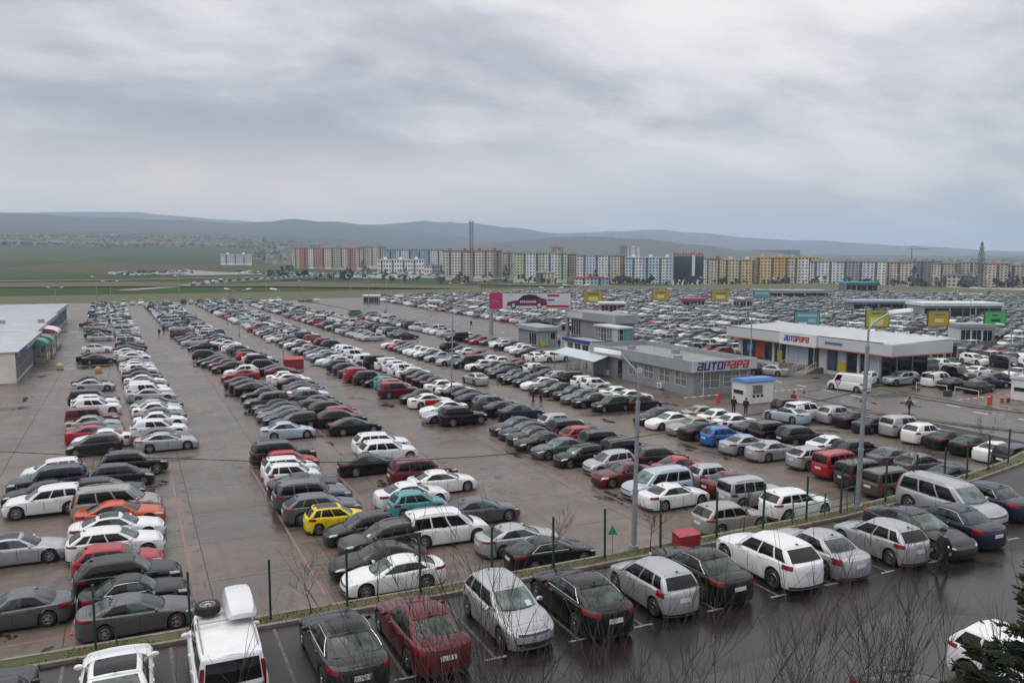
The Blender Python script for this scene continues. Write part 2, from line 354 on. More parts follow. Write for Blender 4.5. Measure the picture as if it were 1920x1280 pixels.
# kerbed grass strip with the fence
stripF = [(x * KT, y * KT) for x, y in [(-40, 34.65), (-5, 34.72), (12, 34.5), (28, 34.9), (38, 35.3), (48.5, 36.6), (60, 39.2), (72, 43)]]
stripB = [(x - .12 * max(0, (x - 30)) / 24, y + .88) for x, y in stripF]
mb = MB(); mb.face([(x, y, TZ + .05) for x, y in stripF] + [(x, y, TZ + .05) for x, y in reversed(stripB)])
gs = mb.obj('grass_strip', GRASS); struct(gs, 'narrow kerbed grass strip along the fence')
def strip_y(x): return interp(stripF, x)
rw = MB()
for (a, b_) in zip(stripB, stripB[1:]): rw.face([(*a, -.05), (*a, TZ + .04), (*b_, TZ + .04), (*b_, -.05)])
for (a, b_) in zip(stripB, stripB[1:]): rw.face([(a[0], a[1] + .12, -.05), (b_[0], b_[1] + .12, -.05), (b_[0], b_[1] + .12, TZ + .04), (a[0], a[1] + .12, TZ + .04)]); rw.face([(*a, TZ + .04), (a[0], a[1] + .12, TZ + .04), (b_[0], b_[1] + .12, TZ + .04), (*b_, TZ + .04)])
tag(rw.obj('retaining_wall', KERB, fixn=True), 'concrete retaining wall under the grass strip', 'wall')
def stones(line, wdt, h, parent, seg=1.0, name='kerb_stone', z=0):
    for (a, b) in zip(line, line[1:]):
        d = Vector((b[0] - a[0], b[1] - a[1], 0)); L = d.length; k = max(1, round(L / seg)); st = L / k
        m2 = MB(); m2.box(0.012, st - .012, -wdt / 2, wdt / 2, -.03, h); m2.v = [(x, y, z - (.015 if z > 0 and abs(y) > .0 and random.random() < .15 else 0)) for x, y, z in m2.v]
        me = m2.mesh(name, [KERB]); ang = math.atan2(d.y, d.x)
        for i in range(k):
            q = Vector((a[0], a[1], 0)) + d * (i / k); o = link(name, me, parent, (q.x, q.y, z + random.uniform(-.01, .006)), ang)
kf = tag(link('kerb', None), 'row of worn kerb stones along the front of the grass strip', 'kerb')
stones([p for p in stripF if p[0] > -16], .16, .12, kf, z=TZ)
kb = tag(link('kerb', None), 'row of kerb stones between grass strip and main car park', 'kerb')
stones([(x, y - .04) for x, y in stripB if x > -16], .12, .07, kb, z=TZ)
kr = tag(link('kerb', None), 'dark kerb along the right car park side of the road', 'kerb')
stones([(80.7, 200), (80.7, 152)], .2, .14, kr, 2.0); stones([(80.7, 70.5), (78.9, 63), (79.2, 57), (81.5, 51), (88, 47.5)], .2, .14, kr, 1.0)
kl = tag(link('kerb', None), 'pale kerb between main car park and the road at right', 'kerb')
stones([(72.5, 44), (69.4, 52), (66.5, 61)], .2, .13, kl, 1.0)
# verge between ninth row and road
vg = sheet('verge', [(72.5, 43), (75, 41), (70.4, 52.5), (67.4, 61.5), (66.6, 61.2), (69.5, 52.2)], .03, GRASS); struct(vg)
# grass blades on the strip
mb = MB()
for k in range(5200):
    x = random.uniform(-7, 50); y = strip_y(x) + random.uniform(.10, .82)
    if mnoise.noise(Vector((x * .6, y * .8, 3))) < -.18: continue
    h = random.uniform(.03, .10); a = random.uniform(0, 6.28); c, s_ = math.cos(a) * .022, math.sin(a) * .022; lx, ly = random.uniform(-.05, .05), random.uniform(-.05, .05)
    z_ = TZ + .05; mb.face([(x - c, y - s_, z_), (x + c, y + s_, z_), (x + lx, y + ly, z_ + h)])
go = mb.obj('grass', mat('grass_blades', (.060, .080, .022), .8, nscale=.5, color2=(.15, .13, .05), coord='World')); tag(go, 'short yellow green grass on the fence strip', 'grass', kind='stuff')
# painted marks: white T marks on the asphalt
for i, x in enumerate([-2.9, .9, 4.9, 8.7, 12.3, 16.0, 19.1, 22.9, 26.5, 29.8, 33.5, 36.9, 40.4, 43.8]):
    x *= KT; yf = strip_y(x) - .2; y0 = (28.2 + max(0, x - 30) * .12) * KT; z_ = TZ + .005
    mb = MB(); mb.face([(x - .05, y0, z_), (x + .05, y0, z_), (x + .05, yf, z_), (x - .05, yf, z_)]); mb.face([(x - .36, y0 - .11, z_), (x + .36, y0 - .11, z_), (x + .36, y0 - .004, z_), (x - .36, y0 - .004, z_)], 1)
    mb.obj('bay_mark', [FAINT_LINE, WHITE_LINE], front_asphalt)
# red lines of the concrete lot
def redline(xa, ya, xb, yb, wd=.12):
    d = Vector((xb - xa, yb - ya, 0)).normalized(); nrm = Vector((-d.y, d.x, 0)) * wd / 2; a = Vector((xa, ya, .005)); b = Vector((xb, yb, .005))
    mb = MB(); mb.face([a - nrm, b - nrm, b + nrm, a + nrm][::1]); o = mb.obj('painted_line', RED_LINE, lot)
for x, y0, y1 in ((-2.75, 37, 66), (2.15, 37, 66), (-.6, 71, 135), (7.6, 37, 66), (13.0, 37, 66), (20.6, 37, 60), (15.0, 71, 130), (27.9, 37, 66), (32.6, 37, 66), (37.2, 37, 66), (30.0, 71, 130), (42.0, 40, 66), (47.5, 40, 66), (46.3, 71, 120)):
    redline(x, y0, x - (y1 - y0) * (.0 if y0 < 60 else .03), y1)
for xa, xb, y0, y1 in ((-8, 2.1, 37, 66), (7.7, 20.5, 37, 66), (28, 37.2, 37, 66), (42, 52, 40, 66)):
    y = y0 + .2
    while y < y1: redline(xa, y, xb, y, .09); y += 2.5
SEG = {'0': 'abcdef', '1': 'bc', '2': 'abged', '3': 'abgcd', '4': 'fgbc', '5': 'afgcd', '6': 'afgedc', '7': 'abc', '8': 'abcdefg', '9': 'abcdfg'}
def digit(mb, ch, x, y, w, h, z, ang=0, t=.05):
    P = {'a': (0, h, w, h), 'b': (w, h / 2, w, h), 'c': (w, 0, w, h / 2), 'd': (0, 0, w, 0), 'e': (0, 0, 0, h / 2), 'f': (0, h / 2, 0, h), 'g': (0, h / 2, w, h / 2)}
    ca, sa = math.cos(ang), math.sin(ang)
    for k in SEG[ch]:
        x0, y0, x1, y1 = P[k]; q = [(x0 - t / 2, y0 - t / 2), (x1 + t / 2, y0 - t / 2), (x1 + t / 2, y1 + t / 2), (x0 - t / 2, y1 + t / 2)]
        mb.face([(x + a * ca - b * sa, y + a * sa + b * ca, z) for a, b in q])
num = 113
for row_x, y0, y1 in ((2.75, 38, 65), (7.0, 38, 66), (27.4, 40, 65)):
    y = y0
    while y < y1:
        mb = MB(); s = str(num); num += 1
        for j, ch in enumerate(s): digit(mb, ch, row_x + .1, y + j * .3 - .45, .19, .34, .006, R(90), .05)
        mb.obj('bay_number', RED_LINE, lot); y += 2.5
# white dashes on the road
for i, (x, y) in enumerate([(73.8, 84 - k * 4.2) for k in range(5)] + [(78.2, 58.5), (77, 54.5), (77.6, 50.2), (79, 46.3), (76.8, 62.6)] + [(70.5, 130 + k * 9) for k in range(9)]):
    mb = MB(); mb.face([(x - .12, y - .8, .009), (x + .12, y - .8, .009), (x + .12, y + .8, .009), (x - .12, y + .8, .009)]); mb.obj('road_marking', WHITE_P, road)
# asphalt seam patch near the camera
mb = MB(); mb.face([(x * KT, y * KT, TZ + .0045) for x, y in [(14, 23.4), (24.5, 23.8), (29.5, 24.6), (40, 19), (40, 14.2), (14, 14.2)]])
mb.obj('asphalt_patch', ground_mat('asphalt_patch', (.052, .048, .047), (.042, .038, .037), (.032, .03, .03), .42, .2, .5, .66, (.15, .15), grain=.2, bump=.3), front_asphalt)
# ------------------------------------------------------------------ hills
HILL = mat('hill_scrub', (.030, .033, .028), .95, nscale=.0022, color2=(.016, .021, .019), coord='World', ndet=9)
HILL2 = mat('hill_pasture', (.066, .064, .042), .95, nscale=.003, color2=(.034, .038, .026), coord='World', ndet=9)
def hill(name, rc, wd, prof, m, base, lab, nz=1.0):
    p0, p1 = prof[0][0], prof[-1][0]; cols = lin_(p0, p1, 110)
    ks = [-1, -.8, -.6, -.4, -.22, -.1, 0, .12, .4, 1]
    mb = MB()
    def f(px, k):
        r = rc + k * wd; crest = zline(sinterp(prof, px), rc); fall = math.cos(min(1, abs(k)) * math.pi / 2) ** 1.3
        nzv = (mnoise.fractal(Vector((px * .012, k * 2.2, rc * .001)), 1.0, 2.1, 5) * .16 * (1 - fall * .8) + mnoise.fractal(Vector((px * .03, k * 5, 7)), 1.0, 2.0, 4) * .035) * nz
        z = base + (crest - base) * max(0, fall + nzv * (1 if abs(k) < .99 else 0))
        return (*polar(px, r), z)
    mb.grid(f, cols, ks, 0, flip=True)
    o = mb.obj(name, m, smooth=True, fixn=True); struct(o, lab); return o
def lin_(a, b, k): return [a + (b - a) * i / (k - 1) for i in range(k)]
hill('hill', 6000, 1500, [(-900, 435), (-600, 425), (0, 412), (100, 414), (200, 417), (300, 418), (430, 422), (500, 419), (560, 415), (620, 418), (700, 426), (800, 436), (900, 448), (1000, 462), (1200, 482), (1500, 502)], HILL, 60, 'long dark hill range at left')
hill('hill', 7600, 1200, [(350, 452), (500, 437), (600, 428), (690, 422), (800, 417), (880, 419), (950, 427), (1060, 440), (1200, 454), (1400, 469), (1700, 489)], HILL, 40, 'blue hill behind the apartment blocks')
hill('hill', 9500, 1500, [(600, 447), (900, 440), (1060, 437), (1150, 435), (1220, 432), (1300, 437), (1400, 447), (1500, 453), (1700, 463), (1900, 473), (2300, 483), (2800, 489)], HILL, 20, 'farthest pale blue ridge at right')
hill('hill', 9800, 1200, [(-1200, 419), (-600, 413), (0, 413), (150, 408), (250, 406), (330, 411), (430, 417), (550, 426), (700, 443)], HILL, 20, 'faint far mountains at left', .5)
hill('hill', 3900, 700, [(600, 493), (750, 480), (850, 465), (950, 452), (1050, 445), (1120, 444), (1200, 449), (1300, 459), (1400, 470), (1550, 485), (1700, 495)], HILL2, -10, 'low grassy hill above the town', .6)
hill('hill', 4300, 500, [(-900, 438), (-300, 436), (0, 437), (200, 440), (400, 441), (600, 446), (800, 462), (900, 480)], HILL, 60, 'wooded low terrace under the left hills', .8)
# ------------------------------------------------------------------ buildings of the car market
GREY_W = mat('grey_cladding', (.235, .26, .28), .55, nscale=.8, namt=.12)
GREY_D = mat('grey_fascia', (.28, .305, .325), .5, nscale=.6, namt=.12)
ROOF_G = mat('grey_roof_felt', (.27, .275, .27), .7, nscale=.5, namt=.3, coord='World')
ROOF_W = mat('white_sheet_roof', (.64, .66, .66), .45, nscale=.4, namt=.14, coord='World')
SHOP_ROOF = mat('shop_sheet_roof', (.52, .55, .57), .4, nscale=.35, namt=.2, coord='World')
CREAM = mat('cream_plaster', (.78, .72, .64), .8, nscale=.7, namt=.18)
PALE = mat('pale_cladding', (.52, .54, .56), .5, nscale=.6, namt=.1)
ORANGE = mat('orange_trim', (.42, .10, .035), .5)
GLASS_B = mat('shop_glass', (.018, .024, .026), .05, spec=.6)
GLASS_L = mat('office_glass', (.15, .165, .155), .08, spec=.6)
FRAME_W = mat('white_frame', (.60, .61, .61), .5)
NAVY = mat('letter_blue', (.012, .016, .16), .4)
REDL = mat('letter_red', (.40, .012, .022), .4)
BLUE_V = mat('letter_violet', (.04, .03, .40), .4)
TEAL_A = mat('green_awning', (.09, .25, .19), .5)
PINKW = mat('pink_awning', (.60, .54, .53), .5)
REDA = mat('red_awning', (.36, .04, .07), .5)
BLUE_R = mat('blue_roof', (.10, .25, .50), .45)
BLUE_T = mat('blue_trim', (.012, .03, .22), .5)
YEL = mat('yellow_board', (.40, .33, .035), .5, nscale=.7, color2=(.33, .27, .03))
GREENB = mat('green_board', (.06, .36, .10), .5)
TEALB = mat('teal_board', (.10, .27, .31), .5)
DKF = mat('board_frame', (.05, .055, .06), .5)
POST_R = mat('poster_red', (.36, .03, .03), .5); POST_Y = mat('poster_yellow', (.46, .36, .03), .5); POST_B = mat('poster_pale', (.38, .45, .52), .5); POST_D = mat('poster_dark', (.06, .07, .12), .4)
RAIL = mat('white_rail', (.60, .60, .60), .5)
def fbox(mb, face, c, a0, a1, z0, z1, t0, t1, m=0):
    """box on a wall plane: a along the wall, from t0 to t1 in front of it"""
    if face == '-X': mb.box(c - t1, c - t0, a0, a1, z0, z1, m)
    elif face == '+X': mb.box(c + t0, c + t1, a0, a1, z0, z1, m)
    elif face == '-Y': mb.box(a0, a1, c - t1, c - t0, z0, z1, m)
    else: mb.box(a0, a1, c + t0, c + t1, z0, z1, m)
def panel(par, name, face, c, a0, a1, z0, z1, m, t0=.0, t1=.03):
    mb = MB(); fbox(mb, face, c, a0, a1, z0, z1, t0, t1); return mb.obj(name, m, par)
def win(par, face, c, a0, a1, z0, z1, nx=2, nz=1, gl=None, fr=None, name='window'):
    w_ = panel(par, name, face, c, a0, a1, z0, z1, gl or GLASS_B, .0, .012)
    mb = MB(); t = .05
    for i in range(nx + 1):
        a = lerp(a0, a1, i / nx); fbox(mb, face, c, a - t / 2, a + t / 2, z0 - t / 2, z1 + t / 2, .014, .06)
    for i in range(nz + 1):
        z = lerp(z0, z1, i / nz); fbox(mb, face, c, a0 + t / 2 + .001, a1 - t / 2 - .001, z - t / 2, z + t / 2, .014, .055)
    mb.obj('frame', fr or FRAME_W, w_); return w_
# block letters, as strokes on a 4 x 6 grid
GL = {'a': [(0, 5, 4, 6), (3, 0, 4, 5), (0, 2.6, 3, 3.5), (0, .9, 1, 2.6), (0, 0, 3, .9)], 'U': [(0, .9, 1, 6), (3, .9, 4, 6), (0, 0, 4, .9)], 'T': [(0, 5, 4, 6), (1.5, 0, 2.5, 5)],
      'O': [(0, 0, 4, .9), (0, 5.1, 4, 6), (0, .9, 1, 5.1), (3, .9, 4, 5.1)], 'P': [(0, 0, 1, 6), (1, 5.1, 4, 6), (3, 3.3, 4, 5.1), (1, 2.4, 4, 3.3)]}
def word(par, text, face, c, a0, width, z0, h, mats, t0=.01, t1=.06, shear=.18, sgn=1):
    n = len(text); pitch = width / n; lw = pitch * .84
    for i, ch in enumerate(text):
        mb = MB()
        for x0, y0, x1, y1 in GL[ch]:
            fbox(mb, '-Y', 0, x0 / 4 * lw, x1 / 4 * lw, y0 / 6 * h, y1 / 6 * h, t0, t1)
        mb.v = [(x + shear * z, y, z) for x, y, z in mb.v]
        o = mb.obj('letter', mats[i], par)
        if face == '-Y': o.location = (a0 + i * pitch, c, z0)
        else: o.location = (c, a0 - i * pitch, z0); o.rotation_euler = (0, 0, R(-90))
def steps_(par, face, c, a0, a1, n, run, rise, m):
    for i in range(n):
        panel(par, 'step', face, c, a0, a1, i * rise if i == 0 else 0, (n - i) * rise - .0, m, i * run + .002 * i, (i + 1) * run) if False else panel(par, 'step', face, c, a0, a1, 0, (n - i) * rise, m, i * run + .001, (i + 1) * run)
# ---- left shop row
b = thing('shop_building', 'long low grey shop building with cream end wall at left', 'shop')
for i, (y0, y1, zt, xw) in enumerate(((118.5, 150, 3.95, -13.3), (150.01, 166, 4.05, -13.9), (166.01, 196, 4.1, -14.1), (196.01, 236, 4.15, -14.6))):
    mb = MB(); mb.box(-46, xw, y0, y1, -.05, zt - .15); mb.obj('wall', [PALE], b)
    mb = MB(); mb.box(-46.3, xw + .45, y0 - (.25 if i == 0 else 0), y1, zt - .14, zt); rf = mb.obj('roof', SHOP_ROOF, b)
    mb = MB()
    k = y0 + 1.2
    while k < y1 - .5: mb.box(-46.2, xw + .40, k - .03, k + .03, zt + .002, zt + .04); k += 1.6
    mb.obj('roof_rib', SHOP_ROOF, rf)
    mb = MB(); mb.box(xw + .452, xw + .50, y0, y1 - .02, zt - .62, zt + .05); mb.obj('fascia', GREY_D, b)
panel(b, 'end_wall', '-Y', 118.49, -46, -13.25, -.05, 3.78, CREAM, .0, .05)
y = 119.2
while y < 234:
    xw = -13.3 if y < 150 else -13.9 if y < 166 else -14.1 if y < 196 else -14.6
    if y + 2.4 < (150 if y < 150 else 166 if y < 166 else 196 if y < 196 else 236): win(b, '+X', xw, y, y + 2.3, .35, 3.0, 2, 2, GLASS_L, GREY_D)
    y += 2.75
panel(b, 'sign_board', '+X', -12.80, 119.4, 126.5, 3.32, 3.9, BLUE_T, .002, .05)
def awning(par, y0, y1, xw, z, dep, m1, m2=None):
    mb = MB(); pr = [(dep * math.cos(t), .9 * math.sin(t)) for t in lin_(0, math.pi / 2, 7)]
    for (a, c1), (d, e) in zip(pr, pr[1:]): mb.face([(xw + a, y0, z + c1), (xw + d, y0, z + e), (xw + d, y1, z + e), (xw + a, y1, z + c1)][::-1])
    for yy in (y0, y1): mb.face([(xw, yy, z)] + [(xw + a, yy, z + c1) for a, c1 in pr], 1)
    mb.box(xw, xw + dep, y0 - .01, y1 + .01, z - .08, z - .002)
    return mb.obj('awning', [m1, m2 or m1], par, fixn=True)
def porch(par, y0, y1, xw, dep, m1, m2=None, z=2.75):
    awning(par, y0, y1, xw, z, dep, m1, m2)
    for yy in (y0 + .1, y1 - .1):
        mb = MB(); mb.tube((xw + dep - .1, yy, .5), (xw + dep - .1, yy, z - .08), .04, n=6); mb.obj('post', RAIL, par)
    mb = MB(); mb.box(xw + .02, xw + dep, y0, y1, -.02, .5); mb.obj('landing', KERB, par)
    for i in range(3):
        mb = MB(); mb.box(xw + .3, xw + dep - .1, y0 - .3 * (i + 1), y0 - .3 * i - .002, -.02, .5 - .125 * (i + 1)); mb.obj('step', KERB, par)
    mb = MB()
    for zz in (.85, 1.2, 1.5): mb.tube((xw + dep - .03, y0, zz), (xw + dep - .03, y1, zz), .025, n=5)
    mb.tube((xw + dep - .03, y0, 1.5), (xw + dep - .03, y0 - 1.0, 1.0), .025, n=5)
    mb.obj('handrail', RAIL, par)
porch(b, 139, 143, -13.25, 1.9, TEAL_A); porch(b, 145.5, 149.5, -13.25, 2.2, TEAL_A); porch(b, 158, 165.5, -13.85, 2.6, PINKW, REDA, 2.9)
mb = MB()
for k in range(4): mb.box(-33 + k * 6, -32 + k * 6, 168, 169, 4.1, 4.7)
mb.obj('roof_vent', GALV, b)
# ---- grey office with the lettered fascia
b = thing('office_building', 'grey flat-roofed office with blue and red lettered fascia', 'office')
ox0, ox1, oy0, oy1 = 57.0, 65.2, 74.8, 97.0
mb = MB(); mb.box(ox0, ox1, oy0, oy1, -.05, 3.25); mb.obj('wall', GREY_W, b)
mb = MB(); mb.box(ox0 - .48, ox1 + .30, oy0 - .48, oy1 + .2, 3.252, 3.40); mb.obj('roof', ROOF_G, b)
mb = MB()
for args in ((ox0 - .5, ox0 - .35, oy0 - .35, oy1 + .05), (ox1 + .2, ox1 + .35, oy0 - .35, oy1 + .05), (ox0 - .349, ox1 + .199, oy1 + .06, oy1 + .21)):
    mb.box(*args, 2.72, 4.02)
mb.obj('fascia', GREY_D, b)
sg = panel(b, 'sign_panel', '-Y', oy0 - .36, ox0 - .52, ox1 + .36, 2.78, 4.06, mat('sign_pale', (.46, .47, .48), .5, nscale=.5, namt=.12), 0, .16)
word(sg, 'aUTOPaPa', '-Y', oy0 - .525, ox0 + .05, 7.35, 2.98, .88, [NAVY] * 4 + [REDL] * 4)
for (a0, a1, z0, z1, nx, nz) in ((76.0, 78.2, .95, 2.55, 2, 2), (79.2, 81.4, .95, 2.55, 2, 2), (82.6, 84.6, .95, 2.55, 2, 2), (86.0, 88.0, .95, 2.55, 2, 2)):
    win(b, '-X', ox0, a0, a1, z0, z1, nx, nz, GLASS_L)
d = panel(b, 'door', '-X', ox0, 89.6, 90.6, .1, 2.4, GLASS_B, 0, .03); panel(d, 'handle', '-X', ox0, 90.4, 90.45, 1.0, 1.4, GALV, .03, .08)
win(b, '-Y', oy0, 58.0, 60.6, .8, 2.6, 2, 2, GLASS_L); win(b, '-Y', oy0, 61.2, 64.6, .8, 2.6, 3, 3, GLASS_L)
for yy in (80.9, 93.0):
    mb = MB(); mb.box(ox0 - .38, ox0 - .03, yy - .42, yy + .42, .15, .75); ac = mb.obj('air_conditioner', FRAME_W, b)
    mb = MB(); mb.lathe([(.24, -.392), (.22, -.385), (.001, -.384)], 14, 0, 'X', (ox0, yy, .45)); mb.obj('fan_grille', GALV, ac)
mb = MB()
for zz in (.5, .8): mb.tube((ox0 - .9, 83.5, zz), (ox0 - .9, 89, zz), .025, n=5)
for yy in (83.5, 86, 89): mb.tube((ox0 - .9, yy, 0), (ox0 - .9, yy, .8), .025, n=5)
mb.obj('railing', GREY_D, b)
mb = MB(); mb.tube((ox0 + .9, oy0 - .6, 0), (ox0 + .9, oy0 - .6, 2.77), .045, n=6); mb.obj('drain_pipe', FRAME_W, b)
for k_, (x_, y_) in enumerate(((59.0, 80.5), (62.8, 86.2), (60.2, 92.4))):
    mb = MB(); mb.box(x_ - .45, x_ + .45, y_ - .3, y_ + .3, 3.402, 3.95); mb.obj('roof_unit', GALV, b)
mb = MB(); mb.tube((61.5, 89, 3.4), (61.5, 89, 5.6), .025, n=5); mb.tube((61.1, 89, 5.3), (61.9, 89, 5.3), .015, n=4); mb.tube((61.2, 89, 5.0), (61.8, 89, 5.0), .015, n=4); mb.obj('aerial', GALV, b)
# ---- carport
b = thing('carport', 'open carport with pale sheet roof on steel posts', 'carport')
mb = MB(); mb.prism([(52.6, 89.2), (56.9, 92.6), (56.9, 104.5), (52.8, 101.2)], 2.45, 2.55); mb.v = [(x, y, z + (x - 52.6) * .045) for x, y, z in mb.v]; rf = mb.obj('roof', mat('pale_sheet', (.46, .52, .53), .4), b, fixn=True)
for x, y in ((53, 90.2), (53, 93.6), (53, 97.2), (53.1, 100.8), (56.6, 93.2), (56.6, 98), (56.6, 103.4)):
    mb = MB(); mb.tube((x, y, 0), (x, y, 2.5), .06, n=6); mb.obj('post', GALV, b)
# ---- blue trimmed kiosk behind the carport
b = thing('kiosk', 'white kiosk with blue roof band behind the carport', 'kiosk')
mb = MB(); mb.box(62.9, 66.2, 107.5, 116, -.02, 2.6); mb.obj('wall', WHITE_P, b)
mb = MB(); mb.box(62.6, 66.5, 107.2, 116.3, 2.602, 2.75); mb.obj('roof', ROOF_G, b)
mb = MB()
for a in ((62.56, 62.64, 107.3, 116.3), (62.56, 66.54, 107.12, 107.2)): mb.box(*a, 2.5, 3.0)
mb.obj('roof_band', BLUE_T, b)
for k in range(3): win(b, '-X', 62.9, 108.4 + k * 2.4, 110.2 + k * 2.4, .8, 2.3, 2, 1, GLASS_B)
mb = MB(); mb.box(63.4, 65.6, 107.4, 107.48, .9, 2.2); mb.obj('yellow_board', mat('pale_yellow', (.55, .52, .34), .6), b)
# ---- grey kiosk by the road
b = thing('kiosk', 'grey kiosk with glass door at the roadside', 'kiosk')
mb = MB(); mb.box(64.9, 68.6, 129.2, 137.6, -.02, 2.75); mb.obj('wall', GREY_W, b)
mb = MB(); mb.box(64.4, 69.1, 128.6, 138.0, 2.752, 3.45); mb.obj('roof', GREY_D, b)
win(b, '-X', 64.9, 130.0, 133.0, .2, 2.4, 3, 1, GLASS_B); win(b, '-Y', 129.2, 65.2, 66.6, .3, 2.4, 1, 1, mat('pale_teal_glass', (.25, .36, .36), .2)); win(b, '-Y', 129.2, 67.2, 68.2, 1.2, 2.4, 1, 1, GLASS_B)
mb = MB(); mb.lathe([(.55, -.03), (.55, .03), (.001, .031)], 16, 0, 'Y', (65.2, 128.3, .75)); mb.tube((65.2, 128.35, 0), (65.2, 128.35, .3), .05); tag(mb.obj('round_sign', POST_Y), 'round yellow sign on the ground in front of the grey kiosk', 'sign')
# ---- grey hall across the road
b = thing('hall', 'grey hall with broad fascia across the road behind the carport', 'hall')
mb = MB(); mb.box(81.2, 85, 129.6, 147, -.02, 3.5); mb.obj('wall', GREY_W, b)
mb = MB(); mb.box(80.4, 85.5, 129, 147.6, 3.502, 5.0); mb.obj('fascia', GREY_D, b)
mb = MB(); mb.box(80.6, 85.3, 129.2, 147.4, 5.002, 5.06); mb.obj('roof', ROOF_G, b)
for k in range(4): panel(b, 'wall_panel', '-X', 81.2, 130.6 + k * 2.9, 133.4 + k * 2.9, .2, 3.3, GREY_W, 0, .03)
for k in range(2): win(b, '-X', 81.17, 143.0 + k * 2, 144.8 + k * 2, .2, 3.2, 2, 1, GLASS_B)
panel(b, 'sign_panel', '-X', 80.4, 141, 147.2, 3.7, 4.8, PALE, 0, .06)
b = thing('glass_pavilion', 'glazed white framed pavilion with posters beside the grey hall', 'pavilion')
mb = MB(); mb.box(77.0, 79.6, 122.3, 130.3, 0, 3.2); mb.obj('wall', GLASS_L, b)
mb = MB(); mb.box(76.7, 79.9, 122.0, 130.6, 3.202, 3.5); mb.obj('roof', PALE, b)
for k in range(4): win(b, '-X', 77.0, 122.5 + k * 1.95, 124.3 + k * 1.95, .2, 3.1, 2, 3, [POST_B, GLASS_L, POST_D, GLASS_L][k])
win(b, '-Y', 122.3, 77.1, 77.9, .2, 3.1, 1, 3, GLASS_B); panel(b, 'poster', '-Y', 122.3, 78.1, 79.5, .2, 3.1, TEALB, .0, .05)
# ---- showroom with the sloping white roof
b = thing('showroom', 'long white roofed showroom with orange trim and dark windows', 'showroom')
sx0, sx1, sy0, sy1 = 84.9, 93.6, 74.0, 100.4
mb = MB(); mb.box(sx0, sx1, sy0, sy1, -.02, 3.5); mb.obj('wall', PALE, b)
fx0, fx1, fy0, fy1 = 83.5, 94.3, 71.0, 101.6
mb = MB()
mb.box(fx0, fx0 + .25, fy0 + .251, fy1, 3.62, 5.0); mb.box(fx0, fx1, fy0, fy0 + .25, 3.62, 5.0); mb.box(fx0 + .251, fx1, fy1 - .25, fy1, 3.62, 5.0); mb.box(fx0 + .25, fx1 - .01, fy0 + .25, fy1 - .25, 3.60, 3.66)
mb.obj('fascia', mat('fascia_white', (.50, .53, .56), .45, nscale=.4, namt=.1), b)
mb = MB(); mb.box(fx0 - .03, fx0 + .28, fy0 - .03, fy1, 3.48, 3.618); mb.box(fx0 + .281, fx1, fy0 - .03, fy0 + .28, 3.48, 3.618); mb.obj('orange_trim', ORANGE, b)
mb = MB(); mb.face([(fx0 + .3, fy0 + .3, 4.98), (fx1, fy0 + .3, 4.98), (fx1, fy1 - .26, 5.9), (fx0 + .3, fy1 - .26, 5.9)]) if False else mb.prism([(fx0 + .26, fy0 + .26), (fx1, fy0 + .26), (fx1, fy1 - .26), (fx0 + .26, fy1 - .26)], 4.9, 5.06)
mb.v = [(x, y, z + (x - fx0) * .03) for x, y, z in mb.v]; rf = mb.obj('roof', ROOF_W, b)
mb = MB(); y = fy0 + .8
while y < fy1 - .4: mb.box(fx0 + .3, fx1 - .05, y - .025, y + .025, 5.062, 5.11); y += .62
mb.v = [(x, y, z + (x - fx0) * .03) for x, y, z in mb.v]; tag(mb.obj('roof_rib', ROOF_W, rf), kind='stuff')
mb = MB(); mb.box(fx0 + .1, fx0 + .34, fy0 + 1.5, fy1, 5.03, 5.10); mb.obj('gutter', BLACK, rf)
# bays along the road front
def bay(y0, y1, posters):
    win(b, '-X', sx0, y0, y1, .55, 3.3, max(2, round((y1 - y0) / 1.7)), 1, GLASS_B, GREY_D)
    for (a0, a1, z0, z1, m) in posters: panel(b, 'poster', '-X', sx0, a0, a1, z0, z1, m, .062, .075)
bay(93.0, 99.4, [(94.6, 96.4, .8, 3.1, POST_R), (97.2, 98.4, 1.0, 3.0, POST_D)]); bay(90.2, 92.4, [(90.9, 91.9, .7, 2.3, POST_Y), (90.9, 91.9, 2.3, 3.1, POST_D)])
bay(77.4, 82.4, [(81.0, 82.2, .7, 3.2, POST_D), (79.2, 80.6, .6, 1.9, POST_Y), (79.2, 80.6, 1.9, 3.2, POST_B)]); bay(75.5, 76.9, [])
panel(b, 'poster', '-X', sx0, 74.2, 75.3, .3, 3.3, POST_B, .0, .03)
for y in (99.9, 92.7, 89.95, 82.75, 77.15): panel(b, 'pilaster', '-X', sx0, y - .2, y + .2, 0, 3.48, PALE, .0, .12)
for k in range(3): win(b, '-Y', sy0, 85.3 + k * 2.8, 87.9 + k * 2.8, .2, 3.3, 1, 1, GLASS_B, GREY_D)
